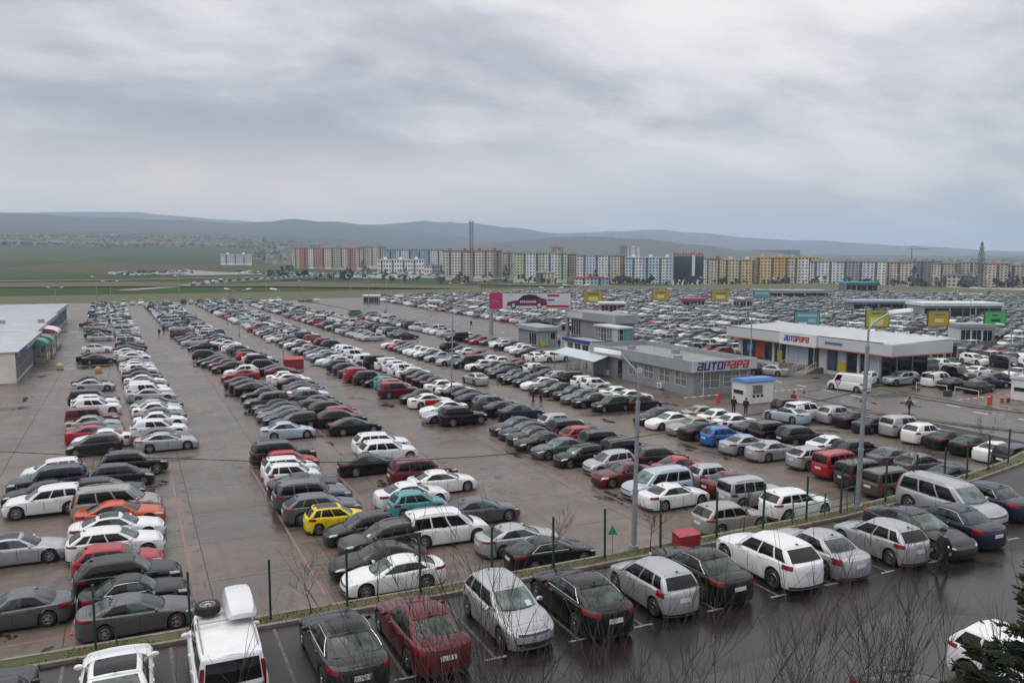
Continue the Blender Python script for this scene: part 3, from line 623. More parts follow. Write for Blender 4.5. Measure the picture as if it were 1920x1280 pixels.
# entrance porch
mb = MB(); mb.box(83.3, sx0, 83.1, 89.7, 0, .72); mb.obj('landing', KERB, b)
for i in range(4): panel(b, 'step', '-X', 83.3, 85.4, 88.0, 0, .58 - .14 * i, KERB, .3 * i + .001, .3 * (i + 1))
mb = MB(); mb.prism([(81.2, 82.9), (83.3, 82.9), (83.3, 84.7), (81.2, 84.7)], 0, .02); mb.v = [(x, y, z + (.66 * sm(81.2, 83.3, x) if z > .01 else 0)) for x, y, z in mb.v]; mb.obj('ramp', KERB, b)
mb = MB()
for yy in (82.9, 84.75, 85.3, 88.1):
    mb.tube((81.6, yy, .9), (83.3, yy, 1.6), .03, n=5); mb.tube((81.6, yy, 0), (81.6, yy, .9), .03, n=5); mb.tube((83.3, yy, .7), (83.3, yy, 1.6), .03, n=5)
mb.obj('handrail', RAIL, b)
for y in (83.2, 89.7):
    mb = MB(); mb.tube((83.2, y, 0), (83.2, y, 3.6), .07, n=8); mb.obj('column', GALV, b)
sp = panel(b, 'sign_panel', '-X', fx0 - .03, 83.0, 89.9, 3.5, 5.08, WHITE_P, 0, .25)
word(sp, 'aUTOPaPa', '-X', fx0 - .285, 88.9, 4.7, 4.05, .75, [BLUE_V] * 4 + [REDL] * 4)
d = panel(b, 'door', '-X', sx0, 84.0, 85.9, .72, 3.2, GLASS_B, 0, .05); panel(d, 'handle', '-X', sx0, 84.9, 85.0, 1.5, 1.9, GALV, .05, .1)
win(b, '-X', sx0, 86.2, 87.8, .75, 3.2, 1, 1, POST_B); win(b, '-X', sx0, 88.0, 89.6, .75, 3.2, 2, 1, POST_B)
mb = MB()
for k in range(9): mb.box(fx0 - .05, fx0 - .001, 81.6 - k * .33 - .24, 81.6 - k * .33, 4.15, 4.5)
mb.obj('small_lettering', mat('letter_teal', (.04, .13, .20), .5), b)
# ---- booths and barriers
def booth(x, y, lab, rz=0, roof=BLUE_R):
    b = thing('guard_booth', lab, 'booth', (x, y, 0), rz)
    mb = MB(); mb.box(-1.9, 1.9, -1.1, 1.1, .08, 2.35); mb.obj('wall', WHITE_P, b)
    mb = MB()
    for i in range(6):
        t0, t1 = i / 6, (i + 1) / 6; za, zb = 2.36 + .34 * math.sin(math.pi * t0), 2.36 + .34 * math.sin(math.pi * t1)
        mb.box(-2.05, 2.05, lerp(-1.25, 1.25, t0), lerp(-1.25, 1.25, t1), 2.352, max(za, zb))
    mb.obj('roof', roof, b)
    win(b, '-Y', -1.1, -1.0, .4, 1.05, 2.05, 1, 1, GLASS_L); win(b, '-X', -1.9, -.8, .8, 1.0, 1.5, 1, 1, GLASS_B)
    for k in range(3): panel(b, 'notice', '-Y', -1.1, -.95 + k * .55, -.6 + k * .55, .72, .98, INK, 0, .02)
    mb = MB(); mb.box(-1.95, 1.95, -1.15, 1.15, 0, .08); mb.obj('base', KERB, b)
    return b
booth(60.6, 69.2, 'white guard booth with curved blue roof at the car park entrance')
booth(89.4, 57.6, 'white guard booth at the right edge of the photo', R(6), PALE)
BAR_O = mat('barrier_orange', (.50, .06, .022), .45)
for x, y, lab, dx in ((56.9, 70.3, 'orange barrier post left of the guard booth', -4.5), (63.6, 69.6, 'orange barrier post right of the guard booth', 4.2), (82.4, 57.4, 'orange-red barrier post near the right booth', -5.0)):
    b = thing('barrier', lab, 'barrier', (x, y, 0))
    mb = MB(); mb.box(-.17, .17, -.17, .17, 0, 1.0); mb.box(-.13, .13, -.13, .13, 1.001, 1.1); mb.obj('post', BAR_O, b)
    ln = abs(dx); s = 1 if dx > 0 else -1
    for k in range(9):
        mb = MB(); mb.tube((s * (.2 + ln * k / 9), -.22, .92), (s * (.2 + ln * (k + 1) / 9), -.22, .92), .05, n=6); mb.obj('boom', [WHITE_P, mat('boom_amber', (.5, .25, .03), .5)][k % 2], b)
mb = MB(); mb.box(-.6, .6, -.22, .22, .42, .48); 
for sx in (-.5, .5): mb.box(sx - .03, sx + .03, -.18, .18, 0, .42)
tag(mb.obj('bench', mat('bench_red', (.42, .03, .03), .5)), 'small red bench beside the right barrier post', 'bench').location = (85.2, 57.6, 0)
for k, (x0, y0, x1, y1) in enumerate(((84.6, 64.2, 83.8, 67.6), (84.5, 60.2, 84.9, 63.4))):
    mb = MB(); mb.tube((x0, y0, .9), (x1, y1, .9), .04, n=6)
    for x, y in ((x0, y0), (x1, y1)): mb.tube((x, y, 0), (x, y, .9), .04, n=6)
    tag(mb.obj('railing', RAIL), ['white tube railing in front of the black sedan at right', 'white tube railing beside the striped barrier at right'][k], 'railing')
mb = MB(); mb.box(-.35, .35, -.3, .3, 0, .6); mb.box(-.38, .38, -.33, .33, .601, .66); tag(mb.obj('bin', POST_G), 'dark green bin behind the road kerb at right', 'bin').location = (83.2, 63.0, 0)
# red chests
def chest(x, y, lab, s=1., rz=0, z=0):
    b = thing('sand_chest', lab, 'chest', (x, y, z), rz); RC = mat('chest_red', (.30, .022, .03), .5, nscale=2, namt=.2)
    mb = MB(); mb.box(-.85 * s, .85 * s, -.45 * s, .45 * s, .08, .85 * s); mb.v = [(a, c, z + (.18 * s if z > .3 and c > 0 else 0)) for a, c, z in mb.v]; mb.obj('box', RC, b)
    mb = MB(); mb.box(-.9 * s, .9 * s, -.5 * s, .5 * s, .852 * s, .91 * s); mb.v = [(a, c, z + (.19 * s if c > 0 else .0)) for a, c, z in mb.v]; mb.obj('lid', mat('chest_lid', (.36, .035, .045), .4), b)
    for k in (-1, 1):
        mb = MB(); mb.box(k * .6 * s - .06, k * .6 * s + .06, -.4 * s, .4 * s, 0, .078); mb.obj('foot', BLACK, b)
chest(20.95, 27.75, 'red metal chest with sloping lid by the fence', .62, 0, TZ + .05); chest(20.6, 118.0, 'red metal chest beside a lamp post between parked rows', 1.5)
# concrete balls
for x, y, lab in ((-9.3, 131.0, 'pale concrete ball left of the dark sedans'), (-4.3, 124.5, 'orange-brown concrete ball in front of the dark sedans')):
    mb = MB(); mb.lathe([(.30, 0), (.45, .03), (.52, .10), (.36, .14), (.42, .25), (.45, .45), (.38, .68), (.22, .83), (.001, .88)], 14); tag(mb.obj('stone_ball', mat('ball_' + lab[:4], (.50, .42, .25) if 'pale' in lab else (.42, .24, .10), .8), smooth=True), lab, 'bollard').location = (x, y, 0)
# ---- billboards
def billboard(name, lab, px_dist, x, y, wd, z0, z1, rz, m, bits, posts=(0,), pr=.18):
    b = thing(name, lab, 'billboard', (x, y, 0), rz)
    mb = MB(); mb.box(-wd / 2, wd / 2, -.12, .22, z0, z1); mb.obj('frame', DKF, b)
    mb = MB(); mb.box(-wd / 2 + .12, wd / 2 - .12, -.15, -.122, z0 + .1, z1 - .1); bd = mb.obj('board', m, b)
    for (a0, a1, c0, c1, mm) in bits:
        mb = MB(); mb.box(-wd / 2 + .12 + a0 * (wd - .24), -wd / 2 + .12 + a1 * (wd - .24), -.165, -.151, z0 + .1 + c0 * (z1 - z0 - .2), z0 + .1 + c1 * (z1 - z0 - .2)); mb.obj('printed_block', mm, bd)
    for q in posts:
        mb = MB(); mb.tube((q, .05, 0), (q, .05, z0), pr, n=8); mb.obj('post', GALV, b)
    return b
FACE = -YAW
OLIVE = mat('print_olive', (.20, .16, .03), .5); PALEY = mat('print_pale_yellow', (.62, .56, .25), .5)
def bbpos(px, dist): return polar(px, dist)
for (px, dist, yt, yb, m, lab, bits) in (
  (1113, 262, 545, 567, YEL, 'yellow billboard beside the pink car advert', [(.2, .8, .65, .85, OLIVE), (.25, .75, .15, .5, PALEY)]),
  (1240, 270, 541, 562, YEL, 'yellow billboard in the middle of the right car park', [(.2, .85, .62, .8, OLIVE), (.3, .7, .2, .5, PALEY)]),
  (1353, 270, 541, 562, YEL, 'yellow billboard in front of the dark glass tower', [(.2, .8, .6, .8, OLIVE), (.25, .75, .2, .5, PALEY)]),
  (1430, 280, 541, 556, TEALB, 'small teal billboard right of the yellow ones', [(.1, .9, .5, .7, POST_B)]),
  (1650, 150, 573, 603, mat('lime_board', (.34, .36, .03), .5), 'lime yellow billboard above the showroom roof', [(.25, .9, .78, .9, OLIVE), (.15, .75, .1, .6, PALEY)]),
  (1765, 165, 572, 598, YEL, 'golden billboard right of the lime yellow one', [(.3, .8, .72, .85, OLIVE), (.3, .75, .25, .5, PALEY)]),
  (1872, 175, 570, 595, GREENB, 'bright green billboard at the far right', [(.35, .65, .7, .8, POST_G), (.3, .75, .3, .5, POST_G)]),
  (1517, 165, 578, 608, TEALB, 'teal billboard with white car picture behind the showroom', [(.15, .5, .1, .35, WHITE_P), (.55, .85, .35, .55, POST_B), (.1, .9, .7, .85, POST_B)])):
    x, y = polar(px, dist); zt, zb = zline(yt, dist), zline(yb, dist); wd = {1113: 36, 1240: 32, 1353: 34, 1430: 31, 1650: 41, 1765: 36, 1872: 35, 1517: 45}[px] / 1550 * dist
    billboard('billboard', lab, 0, x, y, wd, max(1.5, zb), zt, FACE, m, bits)
PINK = mat('advert_pink', (.42, .02, .13), .4); ADW = mat('advert_white', (.55, .56, .58), .4)
bx, by = 74.0, 151.2; wd = 16.6; z0, z1 = zline(580, 168) + .1, zline(549, 168)
b = billboard('billboard', 'long billboard with a pink car advert over the road', 0, bx, by, wd, z0, z1, FACE - R(2), ADW, [
  (.0, .155, -.03, 1.03, PINK), (.71, .86, .78, .93, REDL), (.70, .985, .06, .22, REDL), (.71, .80, .5, .6, POST_D), (.71, .95, .38, .42, POST_B), (.18, .30, .86, .90, POST_B), (.03, .06, .42, .56, ADW), (.07, .135, .46, .52, POST_B)], (-8.0, 7.6), .42)
# the advert's car: a flat print
mb = MB(); out = [(.0, .15), (.02, .36), (.14, .45), (.27, .50), (.40, .78), (.55, .86), (.72, .82), (.86, .62), (.97, .58), (1, .30), (.98, .16)]
def adp(u, v, yy): return (-wd / 2 + .3 + .19 * wd + u * wd * .5, yy, z0 + .1 + v * (z1 - z0) * 1.02)
mb.face([adp(u, v, -.168) for u, v in out], 0); mb.face([adp(u, v, -.176) for u, v in [(.30, .52), (.42, .76), (.55, .82), (.70, .78), (.82, .60), (.60, .55)]], 1)
for c in (.17, .80):
    for r_, m_, yy in ((.085, 1, -.18), (.055, 2, -.186)): mb.face([adp(c + r_ * math.cos(t) * .8, .18 + r_ * math.sin(t) * 2.5, yy) for t in lin_(0, 5.9, 16)], m_)
for k in range(9): mb.face([adp(.33 + .045 * k + a, .34 + c, -.178) for a, c in ((0, 0), (.03, 0), (.036, .12), (.006, .12))], 3)
mb.obj('printed_car', [mat('advert_plum', (.16, .014, .06), .4), INK, POST_B, ADW], b)
# ---- small kiosks inside the right car park
def kiosk2(px, dist, lab, wd, dp, h, mw, mr, glass=True, rz=FACE):
    x, y = polar(px, dist); b = thing('sales_kiosk', lab, 'kiosk', (x, y, .0), rz)
    mb = MB(); mb.box(-wd / 2, wd / 2, 0, dp, 0, h * .82); mb.obj('wall', mw, b)
    mb = MB(); mb.box(-wd / 2 - .3, wd / 2 + .3, -.5, dp + .3, h * .821, h); mb.obj('roof', mr, b)
    k = 3
    for i in range(k):
        win(b, '-Y', 0, -wd / 2 + .25 + i * wd / k, -wd / 2 - .05 + (i + 1) * wd / k, .4, h * .7, 2, 1, GLASS_B if glass else GLASS_L)
kiosk2(1766, 141, 'grey sales kiosk under the golden billboard', 6.2, 4, 3.2, GREY_W, GREY_D)
kiosk2(1838, 172, 'pale grey container kiosk under the green billboard', 6.0, 4, 3.6, PALE, GREY_D)
kiosk2(1150, 238, 'white kiosk with red panels beside the yellow billboard', 7, 5, 3.0, mat('kiosk_red', (.45, .10, .10), .5), WHITE_P)
kiosk2(1302, 262, 'dark red roofed kiosk among the parked cars', 7, 5, 3.2, GREY_W, REDA)
kiosk2(1395, 262, 'plain grey container among the parked cars', 6, 5, 3.6, PALE, GREY_D)
kiosk2(1675, 260, 'blue fronted sales pavilion at the back of the right car park', 22, 6, 3.6, mat('pav_blue', (.12, .17, .27), .5), mat('pav_roof', (.32, .38, .46), .5))
kiosk2(1810, 240, 'long white roofed hall at the back of the right car park', 20, 9, 4.2, GREY_W, ROOF_W)
kiosk2(1490, 330, 'low grey hall before the yellow apartment blocks', 26, 9, 3.6, PALE, GREY_D)
kiosk2(1618, 420, 'glass pavilion with bright blue roof edge', 15, 8, 4.6, GLASS_L, mat('pav_cyan', (.04, .25, .40), .5))
kiosk2(813, 250, 'small white stall with a blue poster at the lot edge', 3.4, 3, 3.0, WHITE_P, WHITE_P)
kiosk2(694, 288, 'small green and glass gatehouse at the far lot entrance', 5.2, 4, 3.0, GLASS_L, WHITE_P)
# ------------------------------------------------------------------ apartment blocks and the town
WINM = mat('flat_window', (.06, .066, .075), .25); BALC = mat('balcony_dark', (.10, .095, .09), .7)  # balcony fronts in one even dark grey
def wallm(n, c): return mat('wall_' + n, tuple(min(.82, v * 1.38) for v in c), .85, nscale=.06, namt=.16, coord='World')
WC = dict(cream=(.54, .48, .39), orange=(.42, .17, .10), beige=(.40, .35, .28), blue=(.25, .36, .43), white=(.60, .60, .59), pink=(.52, .42, .37), pgreen=(.42, .46, .34), lblue=(.40, .50, .56),
  yellow=(.52, .40, .17), ochre=(.50, .29, .08), tan=(.47, .40, .30), grey=(.25, .25, .245), bluew=(.48, .50, .55), brown=(.25, .19, .15), dark=(.16, .165, .17), redroof=(.26, .05, .04), grn=(.13, .16, .15))
def block(px0, px1, yt, yb, dist, cols, lab, roof='grey', floors=9, turn=0, name='apartment_block', cat='building', depth=14, side=None):
    """slab block whose front faces the viewer; cols = repeating wall colours in vertical bands"""
    pc = (px0 + px1) / 2; x, y = polar(pc, dist); wd = (px1 - px0) / 1557.7 * dist * (1 + ((pc - 960) / 1557.7) ** 2) ** .5
    zb = zline(yb, dist); zt = zline(yt, dist)
    a = -YAW - math.atan((pc - 960) / 1557.7) + turn
    b = thing(name, lab, cat, (x, y, zb), a)
    H = zt - zb; ms = [wallm(c, WC[c]) for c in cols]
    nb = max(len(cols), 1); bays = max(4, round(wd / 3.3)); bw = wd / bays; fh = H / floors
    seq = cols
    per = max(1, bays // len(cols))
    for i, c in enumerate(seq):
        i0 = round(bays * i / len(seq)); i1 = round(bays * (i + 1) / len(seq))
        if i1 <= i0: continue
        pr = .35 if i % 2 else 0
        mb = MB(); mb.box(-wd / 2 + i0 * bw, -wd / 2 + i1 * bw - .02, -pr, depth, -6, H); mb.obj('wall', ms[i], b)
    mb = MB(); mb.box(-wd / 2 - .4, wd / 2 + .4, -.8, depth + .4, H + .02, H + .9); 
    for k in range(max(1, bays // 5)): mb.box(-wd / 2 + (k + .4) * wd / max(1, bays // 5), -wd / 2 + (k + .4) * wd / max(1, bays // 5) + 3.5, 4, 8, H + .9, H + 3.2)
    mb.obj('roof', wallm(roof, WC[roof]), b)
    mw = MB()
    for i in range(bays):
        ci = min(len(seq) - 1, int((i + .5) / bays * len(seq))); pr = .35 if ci % 2 else 0
        kind = (i * 7 + int(px0)) % 4
        for f in range(floors):
            z = f * fh; xa = -wd / 2 + i * bw
            if kind == 0:
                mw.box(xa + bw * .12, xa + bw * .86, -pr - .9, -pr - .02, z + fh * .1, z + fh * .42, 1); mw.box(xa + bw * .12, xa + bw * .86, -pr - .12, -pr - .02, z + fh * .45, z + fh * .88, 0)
            else:
                w_ = .30 if kind == 2 else .24; mw.box(xa + bw * (.5 - w_), xa + bw * (.5 + w_), -pr - .06, -pr - .01, z + fh * .34, z + fh * .80, 0)
    tag(mw.obj('window', [WINM, BALC], b), kind='stuff'); return b
block(553, 676, 466, 501, 1250, ['cream', 'orange', 'white', 'orange', 'cream', 'beige', 'cream', 'orange', 'cream'], 'cream and orange apartment block at the left end of the town', 'orange')
block(677, 722, 464, 497, 1320, ['beige', 'cream', 'beige'], 'beige apartment block right of the orange one', 'brown')
block(722, 828, 469, 505, 1150, ['blue', 'white', 'blue', 'blue', 'white'], 'pale blue and white apartment block', 'grey')
block(709, 794, 487, 511, 1000, ['white'], 'long white low building with rows of small windows', 'white', 3, depth=20)
block(795, 829, 497, 513, 990, ['white', 'grey'], 'low white annex right of the long white building', 'grey', 2, depth=20)
block(830, 941, 471, 518, 930, ['pink', 'cream', 'pink', 'cream', 'pink', 'brown'], 'pinkish apartment block with dark red roof edge behind the pylon', 'redroof')
block(942, 962, 474, 516, 960, ['beige'], 'narrow beige tower block left of the pale green one', 'brown')
block(963, 1063, 475, 524, 880, ['pgreen', 'white', 'pgreen', 'white', 'pgreen'], 'pale green and white apartment block', 'grey')
block(1064, 1081, 477, 518, 930, ['brown'], 'narrow brown tower block right of the pale green one', 'brown')
block(1082, 1162, 479, 527, 880, ['white', 'bluew', 'white', 'white', 'tan'], 'white and lilac apartment block with cream end', 'grey')
block(1162, 1174, 480, 524, 900, ['brown'], 'narrow brown block left of the pale blue tower row', 'brown')
block(1174, 1265, 483, 533, 860, ['lblue', 'white', 'lblue', 'lblue', 'white', 'lblue'], 'light blue apartment block left of the dark glass tower', 'bluew')
block(1318, 1333, 485, 530, 860, ['white'], 'narrow white block right of the dark glass tower', 'grey')
block(1334, 1356, 486, 533, 850, ['tan', 'cream'], 'cream block left of the yellow apartment block', 'redroof')
block(1357, 1413, 487, 535, 845, ['yellow', 'tan', 'yellow', 'yellow'], 'plain yellow apartment block left of the orange one', 'tan')
block(1417, 1474, 483, 532, 850, ['ochre', 'yellow', 'ochre', 'ochre'], 'orange-yellow apartment block beside the yellow one', 'ochre')
block(1475, 1531, 483, 532, 852, ['white', 'pink', 'white', 'yellow'], 'white and yellow apartment block beside the orange one', 'ochre')
block(1533, 1646, 490, 533, 850, ['bluew', 'white', 'bluew', 'grey', 'bluew', 'white'], 'long bluish white apartment block', 'grey')
block(1647, 1674, 491, 529, 880, ['beige'], 'grey-beige block right of the long bluish white one', 'brown')
block(1674, 1706, 492, 529, 870, ['pink'], 'pink-beige gable block right of a grey-beige one', 'brown')
block(1708, 1758, 490, 524, 960, ['grey', 'dark', 'grey'], 'grey slab block at right', 'dark')
block(1758, 1790, 493, 527, 930, ['tan', 'beige'], 'tan apartment block between grey slabs', 'brown')
block(1790, 1848, 492, 527, 940, ['grey', 'beige', 'dark'], 'grey and beige block behind the right pylon', 'dark')
block(1776, 1806, 513, 538, 800, ['tan'], 'low tan building with two rows of windows', 'dark', 4)
block(1808, 1832, 513, 539, 800, ['dark'], 'low dark grey building next to the low tan one', 'dark', 4)
block(1848, 1882, 493, 533, 860, ['beige', 'pink', 'beige'], 'brick beige block at the right edge of the town', 'brown')
block(1878, 1975, 496, 533, 870, ['cream', 'beige', 'cream', 'beige'], 'cream apartment block cut off by the right edge', 'brown')
block(418, 468, 478, 493, 1350, ['white'], 'isolated white building in the fields', 'white', 4)
block(1162, 1176, 462, 480, 1900, ['dark'], 'dark high-rise behind the town', 'dark', 8); block(1177, 1199, 464, 480, 1900, ['white'], 'white high-rise with black windows behind the town', 'white', 7)
block(1033, 1056, 464, 476, 1700, ['orange'], 'small red block behind the pale green apartments', 'redroof', 5)
block(1078, 1142, 521, 533, 700, ['white', 'blue'], 'low hall with teal front and red lettering band', 'redroof', 2)
block(1005, 1040, 512, 528, 760, ['dark', 'tan'], 'grey unfinished low building before the pale green apartments', 'grey', 4)
block(578, 600, 460, 470, 1700, ['blue'], 'blue roofed building far behind the orange block', 'blue', 3)
# dark glass tower
pc, dist = 1291, 790; x, y = polar(pc, dist); zb = zline(536, dist); zt = zline(480, dist); wd = 53 / 1557.7 * dist * 1.02
b = thing('glass_tower', 'dark glass office tower with white base and red roof letters', 'building', (x, y, zb), -YAW - math.atan((pc - 960) / 1557.7))
H = zt - zb; mb = MB(); mb.box(-wd / 2, wd * .12, 0, 16, H * .22, H); mb.box(wd * .22, wd / 2, 0, 16, H * .22, H); mb.obj('glass_wall', mat('tower_glass', (.012, .02, .032), .08, spec=.7), b)
mb = MB(); mb.box(-wd / 2 - .6, wd / 2 + .6, -.5, 17, -6, H * .219); mb.box(wd * .121, wd * .219, -.4, 16, H * .22, H + .6); mb.box(-wd / 2 - .4, -wd / 2 - .01, -.3, 16, H * .22, H + .6); mb.obj('frame', WHITE_P, b)
mb = MB()
for k in range(6): mb.box(-wd / 2 + 1 + k * wd / 6.2, -wd / 2 + 3.4 + k * wd / 6.2, -.56, -.501, .5, H * .17)
tag(mb.obj('window', WINM, b), kind='stuff')
mb = MB()
for k in range(11): mb.box(-wd / 2 + k * wd / 11 + .3, -wd / 2 + (k + 1) * wd / 11 - .4, 1, 1.3, H + .7, H + 3.0 - (k % 3) * .4)
mb.obj('roof_lettering', REDL, b)
mb = MB()
for k in range(1, 12): mb.box(-wd / 2, wd * .12, -.06, -.005, H * .22 + k * H * .065, H * .22 + k * H * .065 + .12)
mb.obj('mullion', mat('mull', (.03, .04, .05), .4), b)
# low town houses: far too many to count
mh = MB(); rnd = random.Random(5)
def house(px, r, s=1.):
    x, y = polar(px, r); z = terr(px, r); w_, d_, h = rnd.uniform(7, 15) * s, rnd.uniform(7, 11) * s, rnd.uniform(3, 7) * s; a = rnd.uniform(0, 3.14); ca, sa = math.cos(a), math.sin(a); c = rnd.choice([0, 0, 1, 2]); rm = rnd.choice([3, 3, 4, 5])
    P = lambda u, v, zz: (x + u * ca - v * sa, y + u * sa + v * ca, z + zz)
    q = [(-w_ / 2, -d_ / 2), (w_ / 2, -d_ / 2), (w_ / 2, d_ / 2), (-w_ / 2, d_ / 2)]
    for i in range(4): j = (i + 1) % 4; mh.face([P(*q[i], -2), P(*q[j], -2), P(*q[j], h), P(*q[i], h)], c)
    rh = h + rnd.uniform(1, 2.5) * s
    mh.face([P(-w_ / 2 - .4, -d_ / 2 - .4, h), P(w_ / 2 + .4, -d_ / 2 - .4, h), P(w_ / 2, 0, rh), P(-w_ / 2, 0, rh)], rm); mh.face([P(w_ / 2 + .4, d_ / 2 + .4, h), P(-w_ / 2 - .4, d_ / 2 + .4, h), P(-w_ / 2, 0, rh), P(w_ / 2, 0, rh)], rm)
    mh.face([P(*q[1], h), P(*q[2], h), P(w_ / 2, 0, rh)], c); mh.face([P(*q[3], h), P(*q[0], h), P(-w_ / 2, 0, rh)], c)
for k in range(420): house(rnd.uniform(-40, 440), rnd.gauss(2950, 120), .85)
for k in range(650): house(rnd.uniform(480, 1980), rnd.uniform(1450, 3300), 1.1)
for k in range(260): house(rnd.uniform(1450, 2000), rnd.uniform(1000, 3600), 1.2)
for k in range(60): house(rnd.uniform(0, 700), rnd.uniform(3300, 3900), .9)
o = mh.obj('houses', [mat('house_pale', (.36, .34, .31), .9), mat('house_cream', (.30, .26, .21), .9), mat('house_beige', (.22, .19, .155), .9), mat('house_roof', (.15, .12, .10), .9), mat('house_red', (.17, .06, .045), .9), mat('house_grey', (.2, .2, .2), .9)]); tag(o, 'sprawl of tiny far houses around the town', 'houses', kind='stuff')
# far trees: one dark mass of small crowns
mt_ = MB()
def blob(px, r, s):
    x, y = polar(px, r); z = terr(px, r)
    for j in range(rnd.randint(5, 8)):
        a, b_ = rnd.uniform(0, 6.28), rnd.uniform(-.2, 1.2); c = Vector((x + math.cos(a) * s * .5, y + math.sin(a) * s * .5, z + s * (.35 + .5 * b_))); rr = s * rnd.uniform(.25, .5)
        vs_ = [c + Vector((rnd.uniform(-1, 1), rnd.uniform(-1, 1), rnd.uniform(-1, 1))).normalized() * rr for _ in range(5)]
        for t in ((0, 1, 2), (0, 2, 3), (0, 3, 4), (0, 4, 1), (1, 2, 3), (1, 3, 4)): mt_.face([vs_[i] for i in t])
for k in range(160): blob(rnd.uniform(500, 1950), rnd.uniform(690, 850) if rnd.random() < .6 else rnd.uniform(1000, 1400), rnd.uniform(4, 8))
for k in range(520): blob(rnd.uniform(480, 1950), rnd.uniform(1500, 3800), rnd.uniform(6, 11))
for k in range(420): blob(rnd.uniform(-60, 560), rnd.choice([2720, 3150, 3500]) + rnd.gauss(0, 40), rnd.uniform(5, 9))
o = mt_.obj('trees', mat('far_trees', (.028, .034, .018), .95, nscale=.05, color2=(.05, .045, .03), coord='World')); tag(o, 'scattered dark trees between the far houses', 'trees', kind='stuff')
# dark cypress like trees beside the blocks
def far_conifer(px, r, h, lab):
    x, y = polar(px, r); z = terr(px, r); b = thing('cypress_tree', lab, 'tree', (x, y, z))
    mb = MB(); mb.tube((0, 0, -2), (0, 0, h * .5), .4, .15, 6); mb.obj('trunk', mat('bark', (.06, .045, .035), .9), b)
    mb = MB()
    for k in range(170):
        t = rnd.random(); a = rnd.uniform(0, 6.28); rr = h * .21 * math.sin(math.pi * min(1, .12 + t * .9)) * rnd.uniform(.5, 1.1); c = Vector((math.cos(a) * rr, math.sin(a) * rr, h * (.08 + .92 * t))); s = h * .06
        mb.face([c + Vector((rnd.uniform(-s, s), rnd.uniform(-s, s), rnd.uniform(-s, s * 2))) for _ in range(3)])
    mb.obj('crown', mat('cypress', (.014, .026, .014), .9), b)
for px, r, h, lab in ((680, 1100, 17, 'dark tree in front of the beige apartment block'), (723, 960, 9, 'dark tree at the left end of the long white building'), (751, 955, 10, 'dark tree before the middle of the long white building'), (761, 953, 12, 'slim dark tree before the long white building'), (787, 950, 9, 'dark tree at the right end of the long white building'), (828, 900, 14, 'slim dark tree left of the pinkish block'), (948, 860, 17, 'tall dark tree between pinkish and pale green blocks'), (1117, 820, 13, 'dark tree before the white and lilac block'), (1716, 850, 18, 'big dark tree before the grey slab block'), (1895, 800, 12, 'dark tree before the cream block at the right edge')):
    far_conifer(px, r, h, lab)
# ------------------------------------------------------------------ highway with bridge
ROADF = mat('far_road', (.20, .195, .185), .7); BRW = mat('bridge_concrete', (.30, .285, .26), .8)
pts = []
for px, yy, dist in ((150, 551, 430), (240, 541, 460), (330, 536, 500), (420, 527, 560), (500, 523, 620), (560, 519, 690), (620, 515, 760), (680, 513, 820), (760, 514, 800), (840, 519, 740), (930, 526, 660)):
    x, y = polar(px, dist); pts.append(Vector((x, y, zline(yy, dist) + 1.0)))
b = thing('highway_bridge', 'curved concrete highway bridge with striped parapet', 'bridge')
mb = MB(); par1 = []; 
for i in range(len(pts) - 1):
    a, c = pts[i], pts[i + 1]; d = (c - a); d.z = 0; d.normalize(); nrm = Vector((-d.y, d.x, 0)) * 5
    mb.face([a - nrm, c - nrm, c + nrm, a + nrm]); 
    for s in (-1, 1): mb.face([a + nrm * s, c + nrm * s, c + nrm * s - Vector((0, 0, 1.1)), a + nrm * s - Vector((0, 0, 1.1))], 1)
    mb.face([a - nrm - Vector((0, 0, 1.1)), a + nrm - Vector((0, 0, 1.1)), c + nrm - Vector((0, 0, 1.1)), c - nrm - Vector((0, 0, 1.1))], 1)
mb.obj('deck', [ROADF, BRW], b)
for i in range(2, len(pts) - 2):
    a, c = pts[i], pts[i + 1]; d = c - a; k = int(d.length / 6); dn = d.normalized(); nrm = Vector((dn.y, -dn.x, 0)) * 4.9
    mb = MB()
    for j in range(k):
        q = a + d * (j / k) + nrm; q2 = a + d * ((j + .96) / k) + nrm; mb.face([q, q2, q2 + Vector((0, 0, .9)), q + Vector((0, 0, .9))], j % 2)
        mb.face([q - nrm * .04, q2 - nrm * .04, q2 - nrm * .04 + Vector((0, 0, .9)), q - nrm * .04 + Vector((0, 0, .9))], j % 2)
    mb.obj('parapet', [WHITE_P, mat('stripe_dark', (.06, .06, .06), .6)], b)
    if 3 <= i <= 7:
        for t in (0, .5):
            q = a + d * t; mb = MB(); mb.tube((q.x, q.y, -6), (q.x, q.y, q.z - 1.05), 1.0, n=8); mb.obj('pier', BRW, b)
# earth bank under the ramp end
mb = MB()
for i in range(0, 4):
    a, c = pts[i], pts[i + 1]; d = (c - a); d.z = 0; d.normalize(); n1, n2 = Vector((-d.y, d.x, 0)) * 5.2, Vector((-d.y, d.x, 0)) * 13; dz = Vector((0, 0, 1.12))
    for s in (-1, 1):
        q = [a + n1 * s - dz, c + n1 * s - dz, c + n2 * s, a + n2 * s]; q[2].z = -.3; q[3].z = -.3; mb.face(q)
o = mb.obj('embankment', FIELD, fixn=True); struct(o)
hw_pts = [(-300, 700), (-60, 640), (200, 640), (330, 690), (500, 760), (700, 860)]
mb = MB()
for (p, r), (p2, r2) in zip(hw_pts, hw_pts[1:]):
    a = Vector((*polar(p, r), terr(p, r) + .5)); c = Vector((*polar(p2, r2), terr(p2, r2) + .5)); mb.face([a, c, (*polar(p2, r2 + 14), terr(p2, r2 + 14) + .5), (*polar(p, r + 14), terr(p, r + 14) + .5)])
struct(mb.obj('highway', ROADF))
